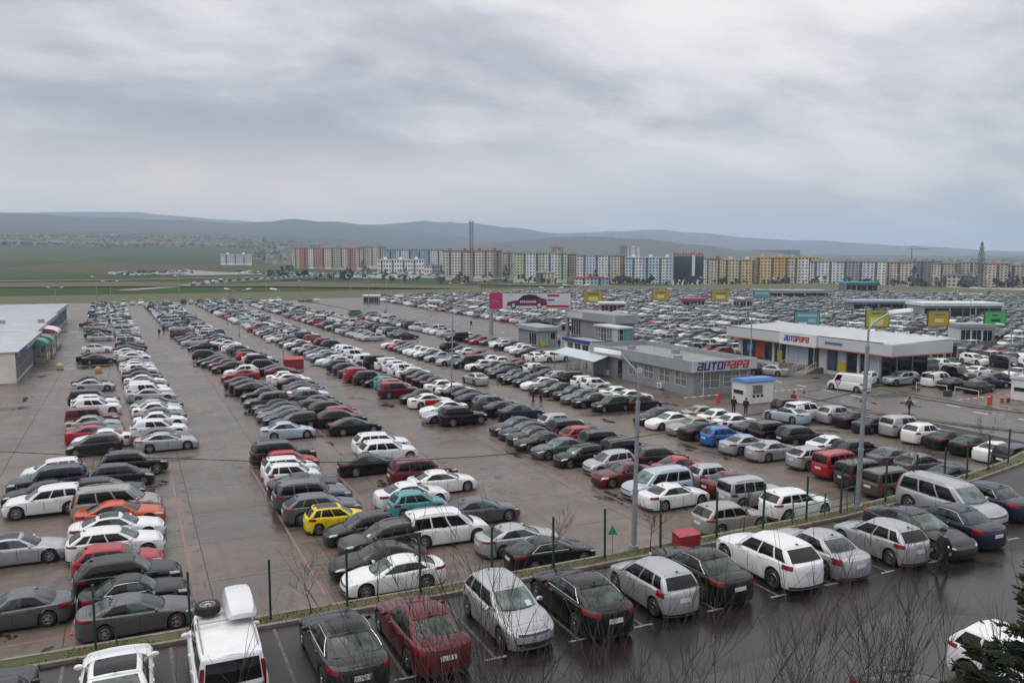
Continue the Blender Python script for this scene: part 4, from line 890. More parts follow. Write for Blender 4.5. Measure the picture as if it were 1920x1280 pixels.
# dirt band, brown strip in the fields
for pl, m, nm in (([(-80, 520), (250, 500), (500, 480), (900, 455), (900, 560), (560, 600), (250, 600), (-80, 610)], mat('brown_field', (.085, .058, .032), .95, nscale=.01, color2=(.062, .062, .022), coord='World'), 'ploughed_field'), ([(190, 930), (360, 800), (470, 860), (760, 900), (800, 1000), (560, 1030), (360, 1010)], mat('gravel_yard', (.26, .25, .235), .9, nscale=.02, namt=.3, coord='World'), 'gravel_yard'),
                  ([(900, 640), (1300, 500), (1300, 640), (900, 740)], mat('dry_field', (.09, .085, .04), .95, nscale=.01, color2=(.06, .065, .03), coord='World'), 'dry_field'), ([(1280, 380), (1950, 330), (1990, 760), (1280, 760)], mat('town_pavement', (.25, .235, .21), .9, nscale=.01, namt=.3, coord='World'), 'town_pavement')):
    mb = MB(); n = 14; P_ = [(p, r) for p, r in pl]
    for (p, r), (p2, r2) in zip(P_, P_[1:] + P_[:1]): pass
    mb.face([(*polar(p, r), terr(p, r) + .35) for p, r in P_]); struct(mb.obj(nm, m))
# ------------------------------------------------------------------ pylons and crane
def pylon(px, dist, yt, yb, lab, kind):
    x, y = polar(px, dist); zb, zt = zline(yb, dist), zline(yt, dist); H = zt - zb
    b = thing('pylon', lab, 'pylon', (x, y, zb), -YAW + .4); w0 = H * (.10 if kind else .02); mb = MB(); n = 9; t = .16 if kind else .10
    def hw_(k): return lerp(w0, H * (.012 if kind else .02), k) if kind else w0
    for k in range(n):
        a0, a1 = k / n, (k + 1) / n; h0, h1 = hw_(a0), hw_(a1); q0 = [(s * h0, u * h0, a0 * H) for s, u in ((-1, -1), (1, -1), (1, 1), (-1, 1))]; q1 = [(s * h1, u * h1, a1 * H) for s, u in ((-1, -1), (1, -1), (1, 1), (-1, 1))]
        for i in range(4):
            mb.tube(q0[i], q1[i], t, n=4); mb.tube(q0[i], q1[(i + 1) % 4], t * .7, n=4); mb.tube(q0[i], q0[(i + 1) % 4], t * .7, n=4); mb.tube(q0[(i + 1) % 4], q1[i], t * .7, n=4)
    mb.obj('lattice', mat('pylon_steel', (.13, .115, .105), .6, .3), b)
    mb = MB()
    for a, ln in (((.62, .17), (.75, .12), (.87, .08)) if kind else ((.55, .12), (.97, .05))): mb.tube((-ln * H, 0, a * H), (ln * H, 0, a * H), t * 1.3, n=4); mb.tube((-ln * H, 0, a * H), (0, 0, (a + .06) * H), t, n=4); mb.tube((ln * H, 0, a * H), (0, 0, (a + .06) * H), t, n=4)
    mb.obj('cross_arm', mat('pylon_steel', (.13, .115, .105)), b)
pylon(884, 620, 415, 545, 'tall dark lattice mast before the pinkish apartment block', 0); pylon(1840, 800, 458, 535, 'tapering lattice pylon at the right of the town', 1)
x, y = polar(1709, 1500); b = thing('tower_crane', 'thin tower crane far behind the pink-beige block', 'crane', (x, y, zline(500, 1500)), -YAW)
mb = MB(); h = zline(468, 1500) - zline(500, 1500); mb.tube((0, 0, 0), (0, 0, h), .8, n=4); mb.obj('mast', mat('crane_steel', (.10, .10, .11)), b)
mb = MB(); mb.tube((-8, 0, h - 1), (27, 0, h - .5), .55, n=4); mb.tube((0, 0, h + 3), (20, 0, h - .4), .25, n=4); mb.tube((0, 0, h - 1), (0, 0, h + 3), .5, n=4); mb.obj('jib', mat('crane_steel', (.1, .1, .11)), b)
# thin masts on the low hill
for k in range(14):
    px = 1100 + k * 17 + rnd.uniform(-5, 5); r = 3850; x, y = polar(px, r); zz = zline(interp([(1050, 442), (1120, 441), (1200, 446), (1350, 461)], px) + 2, r); mb = MB(); mb.tube((0, 0, -20), (0, 0, rnd.uniform(18, 32)), .8, .4, n=4); mb.tube((-4, 0, 14), (4, 0, 14), .4, n=4)
    tag(mb.obj('mast', mat('pylon_steel', (.13, .115, .105))), 'thin power mast on the low hill, ' + ('first second third fourth fifth sixth seventh eighth ninth tenth eleventh twelfth thirteenth fourteenth'.split()[k]) + ' from the left', 'mast', 'power masts along the low hill').location = (x, y, zz)
# ------------------------------------------------------------------ haze: the air itself
mb = MB(); mb.box(-16500, 16500, -3000, 16500, -60, 560); hz = mb.obj('haze', mat('haze_dummy', (1, 1, 1)), None)
hm = bpy.data.materials.new('haze'); hm.use_nodes = True; t = hm.node_tree; t.nodes.clear()
pv = t.nodes.new('ShaderNodeVolumePrincipled'); pv.inputs['Color'].default_value = (.64, .79, 1.0, 1); pv.inputs['Density'].default_value = 1.3e-4; pv.inputs['Anisotropy'].default_value = 0.0
on = t.nodes.new('ShaderNodeOutputMaterial'); t.links.new(pv.outputs[0], on.inputs['Volume'])
hz.data.materials.clear(); hz.data.materials.append(hm); tag(hz, 'thin bluish haze over the whole plain', 'haze', kind='stuff')
# ------------------------------------------------------------------ fence posts
b = thing('fence', 'line of dark green fence posts along the grass strip', 'fence')
for i, x in enumerate([-5.2, -1.8, 1.7, 4.9, 8.2, 11.6, 15.2, 18.6, 21.6, 25.1, 28.9, 32.3, 35.7, 38.6, 43.0, 46.3, 49.6, 52.9, 56.2, 59.5]):
    x *= KT; y = strip_y(x) + .5; mb = MB(); mb.box(-.035, .035, -.035, .035, -.05, 2.05); mb.box(-.042, .042, -.042, .042, 2.052, 2.08); o = mb.obj('post', POST_G, b); o.location = (x, y, TZ + .05); o.rotation_euler = (random.uniform(-.02, .02), random.uniform(-.02, .02), 0)
b = thing('gate', 'low green tube gate by the fence near the white SUV', 'gate', (37.2 * KT, strip_y(37.2 * KT) + .5, TZ + .05), R(8))
for x0 in (-2.3, 0, 2.3):
    mb = MB(); mb.tube((x0, 0, 0), (x0, 0, 1.15), .035, n=6); mb.obj('post', mat('gate_green', (.02, .12, .07), .5), b)
for zz in (.35, .75, 1.12):
    mb = MB(); mb.tube((-2.3, 0, zz), (2.3, 0, zz), .022, n=5); mb.obj('rail', mat('gate_green', (.02, .12, .07)), b)
# small green triangular signs
for x, y, h, lab in ((21.9 * KT, 27.75, 1.3, 'small green triangular sign on a thin post by the fence'), (62.6, 63.8, 1.9, 'small green triangular sign beside the person in red'), (63.6, 57.4, 1.9, 'small green triangular sign above the black sedan at right')):
    b = thing('sign', lab, 'sign', (x, y, TZ + .1 if y < 30 else 0), -YAW)
    mb = MB(); mb.tube((0, 0, 0), (0, 0, h - .28), .02, n=5); mb.obj('post', GALV, b)
    mb = MB()
    for yy in (-.03, .02): mb.face([(-.2, yy, h - .3), (.2, yy, h - .3), (0, yy, h + .1)][::1 if yy < 0 else -1])
    mb.face([(-.2, -.03, h - .3), (-.2, .02, h - .3), (0, .02, h + .1), (0, -.03, h + .1)]); mb.face([(.2, -.03, h - .3), (0, -.03, h + .1), (0, .02, h + .1), (.2, .02, h - .3)])
    mb.obj('plate', mat('sign_green', (.02, .22, .12), .5), b)
# road signs
b = thing('speed_sign', 'round white speed sign reading 10 beside the office', 'sign', (53.6, 80.5, 0), -YAW)
mb = MB(); mb.tube((0, 0, 0), (0, 0, 2.3), .035, n=6); mb.obj('post', GALV, b)
mb = MB(); mb.lathe([(.36, -.05), (.36, -.09), (.29, -.092)], 20, 1, 'Y', (0, 0, 2.5)); mb.lathe([(.29, -.091), (.001, -.091)], 20, 0, 'Y', (0, 0, 2.5)); mb.obj('plate', [WHITE_P, mat('sign_rim', (.45, .30, .30), .5)], b)
mb = MB(); digit(mb, '1', -.14, 0, .001, .26, 0, 0, .05); digit(mb, '0', .0, 0, .13, .26, 0, 0, .05); mb.v = [(x, -.095, 2.37 + y) for x, y, z in mb.v]; mb.obj('numeral', INK, b)
b = thing('yield_sign', 'red and white triangular yield sign at the road', 'sign', (66.0, 62.6, 0), -YAW)
mb = MB(); mb.tube((0, 0, 0), (0, 0, 2.6), .035, n=6); mb.obj('post', mat('post_pink', (.40, .25, .25), .5), b)
mb = MB(); mb.prism([(-.42, 0), (.42, 0), (0, -.72)], 0, .03); mb.v = [(x, -.05 - z, 3.0 + y) for x, y, z in mb.v]; mb.obj('plate', mat('sign_red', (.42, .08, .09), .5), b)
mb = MB(); mb.prism([(-.27, -.08), (.27, -.08), (0, -.55)], .031, .036); mb.v = [(x, -.05 - z, 3.0 + y) for x, y, z in mb.v]; mb.obj('inner_plate', WHITE_P, b)
b = thing('parking_sign', 'small blue sign on a post before the showroom', 'sign', (81.6, 94, 0), -YAW)
mb = MB(); mb.tube((0, 0, 0), (0, 0, 2.6), .04, n=6); mb.obj('post', GALV, b); mb = MB(); mb.box(-.35, .35, -.05, 0, 2.3, 3.0); mb.obj('plate', mat('sign_blue', (.06, .26, .5), .5), b)
# ------------------------------------------------------------------ street lamps
LAMPW = mat('lamp_head', (.78, .79, .77), .4)
def lamp_head(b, p, d, s=1.):
    d = Vector(d).normalized(); mb = MB(); pr = [(.0, .07), (.12, .10), (.35, .155), (.62, .15), (.75, .06)]
    rings = []
    side = Vector((-d.y, d.x, 0)).normalized(); up = Vector((0, 0, 1))
    for t, w_ in pr:
        c = Vector(p) + d * t * s; rings.append([c - side * w_ * s, c - side * w_ * .7 * s + up * .09 * s, c + side * w_ * .7 * s + up * .09 * s, c + side * w_ * s, c + side * w_ * .7 * s - up * .07 * s, c - side * w_ * .7 * s - up * .07 * s])
    for r0, r1 in zip(rings, rings[1:]):
        for i in range(6): mb.face([r0[i], r0[(i + 1) % 6], r1[(i + 1) % 6], r1[i]])
    mb.face(rings[0]); mb.face(rings[-1][::-1]); mb.obj('lamp_head', LAMPW, b, fixn=True, smooth=True, sharp=40)
def street_lamp(x, y, h, lab, dirs, reach=1.6, lean=0, group='street lamps of the car market', r=.10, rise=1.0, steps=(), z=0):
    b = thing('street_lamp', lab, 'street lamp', (x, y, z), 0, group)
    mb = MB(); zs = [0] + [s[0] for s in steps] + [h]; rs_ = [s[1] for s in steps] + [r * .6]
    if not steps: mb.tube((0, 0, 0), (0, 0, h), r, r * .55, 8)
    else:
        rr = r
        for i in range(len(zs) - 1): mb.tube((0, 0, zs[i]), (0, 0, zs[i + 1] - .001), rr, rr * .96, 10); rr = rs_[i] if i < len(rs_) else rr
        for s in steps: mb.tube((0, 0, s[0] - .06), (0, 0, s[0] + .04), s[2], n=10)
    mb.tube((0, 0, 0), (0, 0, .25), r * 1.7, n=8); mb.obj('pole', GALV, b)
    for dx, dy in dirs:
        d = Vector((dx, dy, 0)).normalized(); mb = MB(); pts = [Vector((0, 0, h - .05)), Vector((0, 0, h)) + d * reach * .25 + Vector((0, 0, rise * .4)), Vector((0, 0, h)) + d * reach + Vector((0, 0, rise))]
        mb.path(pts, r * .42, 6); mb.obj('arm', GALV, b); lamp_head(b, pts[-1], d * 1. + Vector((0, 0, .12)), 1.35 if z == 0 else 1.5)
    if lean: b.rotation_euler = (Matrix.Rotation(lean, 3, Vector((FX, FY, 0)))).to_euler()
    return b
street_lamp(23.7 * KT, 35.9 * KT, 7.3, 'tall stepped steel street lamp behind the fence, right of centre', [(-RX + .25 * FX, -RY + .25 * FY)], .75, R(.8), r=.115, rise=.92, steps=((2.6, .09, .135), (6.3, .05, .10)), z=TZ)
street_lamp(40.2 * KT, 36.2 * KT, 8.85, 'tallest steel street lamp at right with its head over the roof', [(RX, RY)], .9, R(1.2), r=.13, rise=.75, steps=((3.0, .105, .15), (8.0, .05, .11)), z=TZ)
XD = [(RX, RY), (-RX, -RY)]
def lamp_h(px_top, dist): return zline(px_top, dist)
k = 0
WORDS = 'first second third fourth fifth sixth seventh eighth ninth tenth eleventh twelfth thirteenth fourteenth fifteenth sixteenth'.split()
street_lamp(31.3, 83.5, 9.4, 'double-armed street lamp rising from the middle parked rows', XD, 1.7, R(1.5), rise=.8)
street_lamp(20.2, 124.0, 10.4, 'single street lamp beside the red chest', [(-RX, -RY)], .7, 0, rise=.5)
street_lamp(20.7, 205, 10.0, 'single street lamp in the far left rows, left of a double one', [(-RX, -RY)], .7, 0, rise=.5)
street_lamp(19.4, 171, 8.6, 'double-armed street lamp in the far left rows', XD, 1.7, 0, rise=.8)
for i, (px, dist, yt, dbl) in enumerate(((100, 330, 533, 1), (178, 330, 514, 0), (204, 305, 524, 1), (333, 335, 514, 0), (497, 335, 519, 0), (566, 335, 524, 0), (656, 335, 519, 0), (690, 270, 520, 0), (724, 252, 520, 1), (777, 310, 519, 0), (855, 330, 532, 1), (897, 330, 520, 0), (955, 330, 522, 1), (994, 330, 520, 0), (1142, 340, 518, 0), (1198, 340, 520, 0))):
    x, y = polar(px, dist); h = zline(yt, dist) - .6
    street_lamp(x, y, h, ('double-armed' if dbl else 'single') + ' street lamp, ' + WORDS[i] + ' from the left along the far lot edge', XD if dbl else [(-RX, -RY)], 1.9 if dbl else .8, 0, rise=.8 if dbl else .4, r=.12)
for px, dist, yt, dbl, lab in ((1034, 184, 541, 1, 'double-armed street lamp in front of the pink car advert'), (1080, 172, 536, 1, 'double-armed street lamp right of the pink car advert'), (1388, 160, 560, 0, 'street lamp behind the left end of the showroom'), (1413, 111, 556, 0, 'slim street lamp at the office corner'), (1550, 220, 520, 0, 'street lamp in the right lot left of the lime billboard'), (1825, 215, 545, 1, 'double-armed street lamp left of the green billboard'), (1690, 330, 512, 0, 'street lamp before the grey-beige block'), (1840, 330, 515, 1, 'double-armed street lamp before the right pylon'), (1460, 300, 520, 0, 'street lamp before the orange-yellow block'), (1323, 300, 519, 0, 'street lamp before the dark glass tower'), (1268, 200, 540, 0, 'street lamp amid the right car park'), (1905, 118, 590, 0, 'street lamp at the right edge behind the parked cars'), (1588, 330, 515, 0, 'street lamp before the long bluish block'), (1760, 345, 513, 0, 'street lamp before the tan block')):
    x, y = polar(px, dist); street_lamp(x, y, zline(yt, dist) - .6, lab, XD if dbl else [(-RX, -RY)], 1.7 if dbl else 1.0, 0, rise=.8 if dbl else .5)
# ------------------------------------------------------------------ overhead cable
def pt(px, py, f):
    yv = (py - 640) / 1550.; sl_ = (yv * math.cos(PITCH) + math.sin(PITCH)) / (math.cos(PITCH) - yv * math.sin(PITCH)); dep = f * math.cos(PITCH) + f * sl_ * math.sin(PITCH)
    l = (px - 960) / 1550. * dep; return Vector((FX * f + RX * l, FY * f + RY * l, CAMH - f * sl_))
cp = [(-500, 815), (0, 846), (325, 859), (640, 866), (960, 850), (1240, 812), (1440, 771), (1620, 731), (1920, 648), (2300, 520)]
P = [pt(px, py, 26) for px, py in cp]; mb = MB(); fine = []
for i in range(len(P) - 1):
    p0, p1, p2, p3 = P[max(0, i - 1)], P[i], P[i + 1], P[min(len(P) - 1, i + 2)]
    for s in range(8):
        t = s / 8; fine.append(.5 * ((2 * p1) + (p2 - p0) * t + (2 * p0 - 5 * p1 + 4 * p2 - p3) * t * t + (3 * p1 - p0 - 3 * p2 + p3) * t ** 3))
mb.path(fine, .014, 4); tag(mb.obj('cable', BLACK), 'thin black overhead cable sagging across the car park', 'cable')
for p, lab in ((P[0], 'wooden cable pole beyond the left edge'), (fine[-1], 'wooden cable pole beyond the right edge')):
    mb = MB(); mb.tube((p.x, p.y, 0), (p.x, p.y, p.z + .3), .13, .1, 8); mb.tube((p.x - .5, p.y, p.z), (p.x + .5, p.y, p.z), .04, n=5); tag(mb.obj('utility_pole', mat('wood_pole', (.12, .09, .07), .9)), lab, 'pole')
# ------------------------------------------------------------------ people
SKIN = mat('skin', (.36, .20, .14), .6); SHOE = mat('shoe', (.012, .011, .01), .6); HAIR = mat('hair', (.014, .011, .01), .8)
def person_mesh(pose):
    w_ = 1.0 if pose == 'walk' else 0.0
    V = {'pel': ((0, 0, .95), .145), 'sp': ((.0, 0, 1.12), .145), 'ch': ((.01, 0, 1.34), .16), 'nk': ((.02, 0, 1.50), .062), 'h0': ((.035, 0, 1.57), .072), 'h1': ((.045, 0, 1.66), .098), 'h2': ((.03, 0, 1.735), .07)}
    E = [('pel', 'sp'), ('sp', 'ch'), ('ch', 'nk'), ('nk', 'h0'), ('h0', 'h1'), ('h1', 'h2')]
    for s, n in ((1, 'l'), (-1, 'r')):
        f = s * w_
        V['sh' + n] = ((0, s * .185, 1.42), .082); V['el' + n] = ((-.03 - .12 * f, s * .25, 1.15), .058); V['wr' + n] = ((.06 - .20 * f, s * .255, .91), .04); V['pa' + n] = ((.075 - .22 * f, s * .255, .85), .036)
        V['hp' + n] = ((0, s * .09, .90), .10); V['kn' + n] = ((.04 + .16 * f, s * .10, .50), .072); V['an' + n] = ((-.01 + .27 * f, s * .10, .10 + (.03 if f < 0 else 0)), .05); V['to' + n] = ((.15 + .27 * f, s * .115, .045 + (.0 if f >= 0 else .0)), .045)
        E += [('ch', 'sh' + n), ('sh' + n, 'el' + n), ('el' + n, 'wr' + n), ('wr' + n, 'pa' + n), ('pel', 'hp' + n), ('hp' + n, 'kn' + n), ('kn' + n, 'an' + n), ('an' + n, 'to' + n)]
        px, py, pz = V['pa' + n][0]
        for j, (dx, ln) in enumerate(((.030, .075), (.011, .085), (-.009, .08), (-.028, .06))):
            a, c = 'f%d%s' % (j, n), 'g%d%s' % (j, n); V[a] = ((px + dx, py - s * .004, pz - .045), .0095); V[c] = ((px + dx * 1.05 + .008, py - s * .018, pz - .045 - ln * .7), .008); E += [('pa' + n, a), (a, c)]
        a, c = 't' + n, 'u' + n; V[a] = ((px + .045, py - s * .012, pz + .0), .011); V[c] = ((px + .062, py - s * .02, pz - .045), .009); E += [('pa' + n, a), (a, c)]
    keys = list(V); me = bpy.data.meshes.new('p'); me.from_pydata([V[k][0] for k in keys], [(keys.index(a), keys.index(c)) for a, c in E], [])
    o = bpy.data.objects.new('p', me); COL.objects.link(o); md = o.modifiers.new('s', 'SKIN'); md.use_smooth_shade = True
    sv = me.skin_vertices[0].data
    for i, k in enumerate(keys): sv[i].radius = (V[k][1], V[k][1] * (1.22 if k in ('pel', 'sp', 'ch') else 1)); sv[i].use_root = (k == 'pel')
    if True: o.modifiers.new('b', 'SUBSURF').levels = 1; o.modifiers['b'].render_levels = 1
    dg = bpy.context.evaluated_depsgraph_get(); m2 = bpy.data.meshes.new_from_object(o.evaluated_get(dg)); bpy.data.objects.remove(o); bpy.data.meshes.remove(me)
    m2.materials.clear(); JK = mat('jacket', (.012, .012, .014), .7); TR = mat('trousers', (.016, .017, .022), .8)
    for mm in (JK, TR, SKIN, SHOE): m2.materials.append(mm)
    for p_ in m2.polygons:
        c = p_.center; hand = abs(c.y) > .215 and c.z < .90
        p_.material_index = 2 if (c.z > 1.485 or hand) else 3 if c.z < .085 else 1 if (c.z < .84) else 0
        p_.use_smooth = True
    m2.name = 'person'; return m2
PM = {k: person_mesh(k) for k in ('walk', 'stand')}
mb = MB(); mb.lathe([(.106, -.055), (.114, 0), (.105, .055), (.07, .095), (.001, .108)], 12); HAIRM = mb.mesh('hair', [HAIR], smooth=True)
mb = MB(); mb.lathe([(.112, -.02), (.12, .02), (.11, .07), (.06, .095), (.001, .10)], 12); mb.box(.05, .19, -.07, .07, -.015, .0); CAPM = mb.mesh('cap', [mat('cap_black', (.01, .01, .01), .8)], smooth=True, sharp=40)
mb = MB(); mb.face([(.128, -.012, -.04), (.128, .012, -.04), (.150, 0, -.055), ]); mb.face([(.128, -.012, -.04), (.150, 0, -.055), (.128, 0, .0)]); mb.face([(.150, 0, -.055), (.128, .012, -.04), (.128, 0, .0)])
for s in (-1, 1): mb.face([(.135, s * .035 - .012, .0), (.135, s * .035 + .012, .0), (.133, s * .035 + .012, .012), (.133, s * .035 - .012, .012)], 1)
mb.face([(.128, -.022, -.085), (.128, .022, -.085), (.130, .022, -.077), (.130, -.022, -.077)], 1); FACEM = mb.mesh('face', [SKIN, HAIR])
def person(x, y, rz, pose, lab, jc, tc, cap=False, h=1.75, z=0.01):
    b = tag(link('person', PM[pose], None, (x, y, z), rz), lab, 'person'); s = h / 1.80; b.scale = (s * 1.06, s * 1.06, s)
    for i, c in ((0, jc), (1, tc)):
        b.material_slots[i].link = 'OBJECT'; b.material_slots[i].material = mat('cloth_%d%d%d' % tuple(int(v * 1000) for v in c), c, .8)
    hh = link('cap' if cap else 'hair', CAPM if cap else HAIRM, b, (.028, 0, 1.70)); link('face', FACEM, b, (.0, 0, 1.66))
DKJ, DKT = (.011, .011, .013), (.014, .015, .02)
person(35.8 * KT, 26.9 * KT, R(155), 'walk', 'man in black jacket and cap walking on the dark asphalt', DKJ, DKT, True, 1.8, TZ + .008)
person(38.5, 77.9, R(200), 'walk', 'left one of two people walking in the aisle, dark jacket', DKJ, DKT)
person(39.6, 78.2, R(200), 'stand', 'right one of two people walking in the aisle, brown jacket', (.05, .035, .025), (.02, .022, .05))
person(54.4, 64.8, R(230), 'stand', 'left one of two people in black before the guard booth', DKJ, DKT)
person(54.9, 63.6, R(230), 'stand', 'right one of two people in black before the guard booth', DKJ, DKT)
person(69.8, 57.0, R(10), 'walk', 'person in brown jacket and blue jeans standing on the road', (.045, .036, .028), (.02, .03, .10))
person(66.9, 125.4, R(270), 'stand', 'person in black standing right of the grey kiosk', DKJ, DKT)
person(62.0, 64.6, R(250), 'stand', 'person in red jacket beside the black hatchback', (.28, .015, .02), DKT)
person(82.3, 97.0, R(180), 'stand', 'person in dark red jacket at the left end of the showroom', (.04, .01, .014), DKT)
person(83.8, 108.5, R(180), 'walk', 'person in black walking behind the showroom corner', DKJ, DKT)
person(5.0, 178, R(90), 'walk', 'shorter of two people walking in the left aisle', (.04, .02, .02), DKT, h=1.65)
person(6.0, 183, R(90), 'walk', 'taller dark person of the two walking in the left aisle', DKJ, DKT, h=1.85)
person(-5.2, 226, R(90), 'walk', 'person in dark jacket far up the left aisle, left one', DKJ, DKT)
person(-3.4, 231, R(90), 'walk', 'person in dark red jacket far up the left aisle, right one', (.08, .012, .014), DKT)
person(63.7, 221, R(90), 'stand', 'guard in yellow-green vest at the far lot entrance', (.30, .34, .04), DKT)
person(69.4, 172, R(90), 'walk', 'person in black on the road near the pink advert', DKJ, DKT)
# ------------------------------------------------------------------ bare trees
TWIG = mat('bare_twig', (.075, .054, .044), .9, nscale=6, namt=.4); BARK = mat('sapling_bark', (.07, .054, .045), .9, nscale=5, namt=.4)
def bare_tree(x, y, z, h, lab, seed, r0=.05, spread=.55, levels=4, up=.35, stems=1):
    rn = random.Random(seed); b = thing('bare_tree', lab, 'tree', (x, y, z)); tr = MB(); cr = MB()
    def grow(p, d, ln, r, lv, mb):
        n = 3; q = p
        for i in range(n):
            d = (d + Vector((rn.gauss(0, .15), rn.gauss(0, .15), .06))).normalized(); q2 = q + d * ln / n; mb.tube(q, q2, r * (1 - .22 * i), r * (1 - .22 * (i + 1)), 5 if r > .02 else 3, cap=False)
            if lv > 0 and (i > 0 or lv < levels):
                for _ in range(rn.choice([1, 1, 2]) if lv > 1 else rn.choice([1, 2])):
                    a = rn.uniform(0, 6.28); sd = Vector((math.cos(a), math.sin(a), up)).normalized(); grow(q2, (d + sd * spread * 1.5).normalized(), ln * rn.uniform(.5, .75), max(.0055, r * .5 * (1 - .15 * i)), lv - 1, cr)
            q = q2
        if lv > 0: grow(q, d, ln * rn.uniform(.5, .7), max(.0055, r * .36), lv - 1, cr)
    for s in range(stems):
        d = Vector((rn.gauss(0, .16 if stems > 1 else .04), rn.gauss(0, .16 if stems > 1 else .04), 1)).normalized()
        grow(Vector((rn.gauss(0, .12) * (stems > 1), rn.gauss(0, .12) * (stems > 1), -.05)), d, h * rn.uniform(.46, .58), r0, levels, tr)
    top = max(v[2] for v in tr.v + cr.v); k_ = h / top
    for m_ in (tr, cr): m_.v = [(a * (k_ * .3 + .7), c * (k_ * .3 + .7), e * k_) for a, c, e in m_.v]
    tr.obj('trunk', BARK, b, smooth=True); cr.obj('crown', TWIG, b, smooth=True); return b
for i, (x, h, lab) in enumerate(((-1.0, 2.7, 'bare sapling on the grass strip beside the grey sedan at left'), (6.6, 2.6, 'bare sapling on the grass strip left of the white sedan'), (9.6, 3.0, 'thin bare sapling in front of the white sedan nose'), (18.4, 3.3, 'bare sapling in front of the black sedan on the grass strip'), (24.4, 2.6, 'bare sapling beside the tall street lamp'), (30.8, 2.8, 'bare sapling near the champagne SUV by the fence'), (39.2, 4.2, 'bare tree beside the tallest street lamp'), (46.0, 3.6, 'bare tree before the black sedan at right'), (57.0, 4.0, 'bare tree at the right end of the grass strip'))):
    bare_tree(x * KT, strip_y(x * KT) + .45, TZ + .05, h * .86, lab, 40 + i, r0=.028, spread=.42, levels=3)
def fore(px, ytop, Y, lab, seed, **k):
    t = (px - 960) / 1557.7; f = Y / (FY + RY * t); x = FX * f + RX * t * f; yv = (ytop - 640) / 1550.; sl_ = (yv * math.cos(PITCH) + math.sin(PITCH)) / (math.cos(PITCH) - yv * math.sin(PITCH))
    h = CAMH - f * sl_ - TZ; return bare_tree(x, Y, TZ - .05, h, lab, seed, **k)
for i, (px, yt, Y, st) in enumerate(((800, 1150, 9.8, 2), (905, 1000, 9.2, 3), (1010, 950, 9.8, 3), (1100, 990, 9, 2), (1200, 1050, 9.9, 2), (1310, 1010, 9.4, 2), (1440, 1000, 9.8, 2), (1560, 1130, 9.2, 1), (1660, 1110, 9.9, 1), (1780, 1030, 9.6, 1), (1880, 1010, 9.8, 2))):
    fore(px, yt - 30, Y, 'leafless shrub of thin upright twigs in the foreground, ' + WORDS[i] + ' from the left', 70 + i, r0=.05, spread=.40, levels=3, up=.9, stems=st)
fore(330, 1230, 10.4, 'leafless shrub tip beside the white van', 95, r0=.025, spread=.5, levels=3, up=.6, stems=2)
# ------------------------------------------------------------------ conifer at the lower right
def conifer(px, ytop, Y, lab, seed):
    t = (px - 960) / 1557.7; f = Y / (FY + RY * t); x = FX * f + RX * t * f; yv = (ytop - 640) / 1550.; sl_ = (yv * math.cos(PITCH) + math.sin(PITCH)) / (math.cos(PITCH) - yv * math.sin(PITCH)); h = CAMH - f * sl_ - TZ
    rn = random.Random(seed); b = thing('conifer', lab, 'tree', (x, Y, TZ - .05)); tr = MB(); tr.tube((0, 0, 0), (0, 0, h), .16, .012, 8); cr = MB(); nb = 0
    z = h * .30
    while z < h * .985:
        k = (h - z) / h; ln = (.22 + 2.5 * k) * rn.uniform(.75, 1.1); a = rn.uniform(0, 6.28)
        for j in range(2):
            a += 2.4; d = Vector((math.cos(a), math.sin(a), rn.uniform(-.05, .35))).normalized(); p = Vector((0, 0, z)); tr.tube(p, p + d * ln, .022, .004, 4, cap=False)
            m = int(26 + 90 * k * 1.2)
            for q in range(m):
                u = rn.uniform(.12, 1.02); c = p + d * ln * u; sd = Vector((-d.y, d.x, 0)) * rn.choice((-1, 1)); tw = (sd * rn.uniform(.3, 1) + d * .6 + Vector((0, 0, rn.uniform(-.15, .5)))).normalized(); tl = rn.uniform(.10, .26) * (1.15 - u * .5)
                c = c + sd * rn.uniform(0, .25) * (1 - u * .6) * ln * .35; w_ = Vector((rn.uniform(-1, 1), rn.uniform(-1, 1), rn.uniform(-1, 1))).normalized() * .022
                e = c + tw * tl; cr.face([c - w_, c + w_, e + w_ * .4, e - w_ * .4])
                w2 = tw.cross(w_).normalized() * .022; cr.face([c - w2, c + w2, e + w2 * .4, e - w2 * .4])
        z += .055 + .10 * k
    tr.obj('trunk', BARK, b); cr.obj('crown', mat('conifer_needles', (.012, .028, .013), .75, nscale=1.2, color2=(.03, .042, .016)), b); return b
conifer(1890, 1200, 8.6, 'dark conifer top covering the white SUV at bottom right', 5)
conifer(2010, 1040, 8.4, 'dark conifer branch tips at the lower right edge', 9)
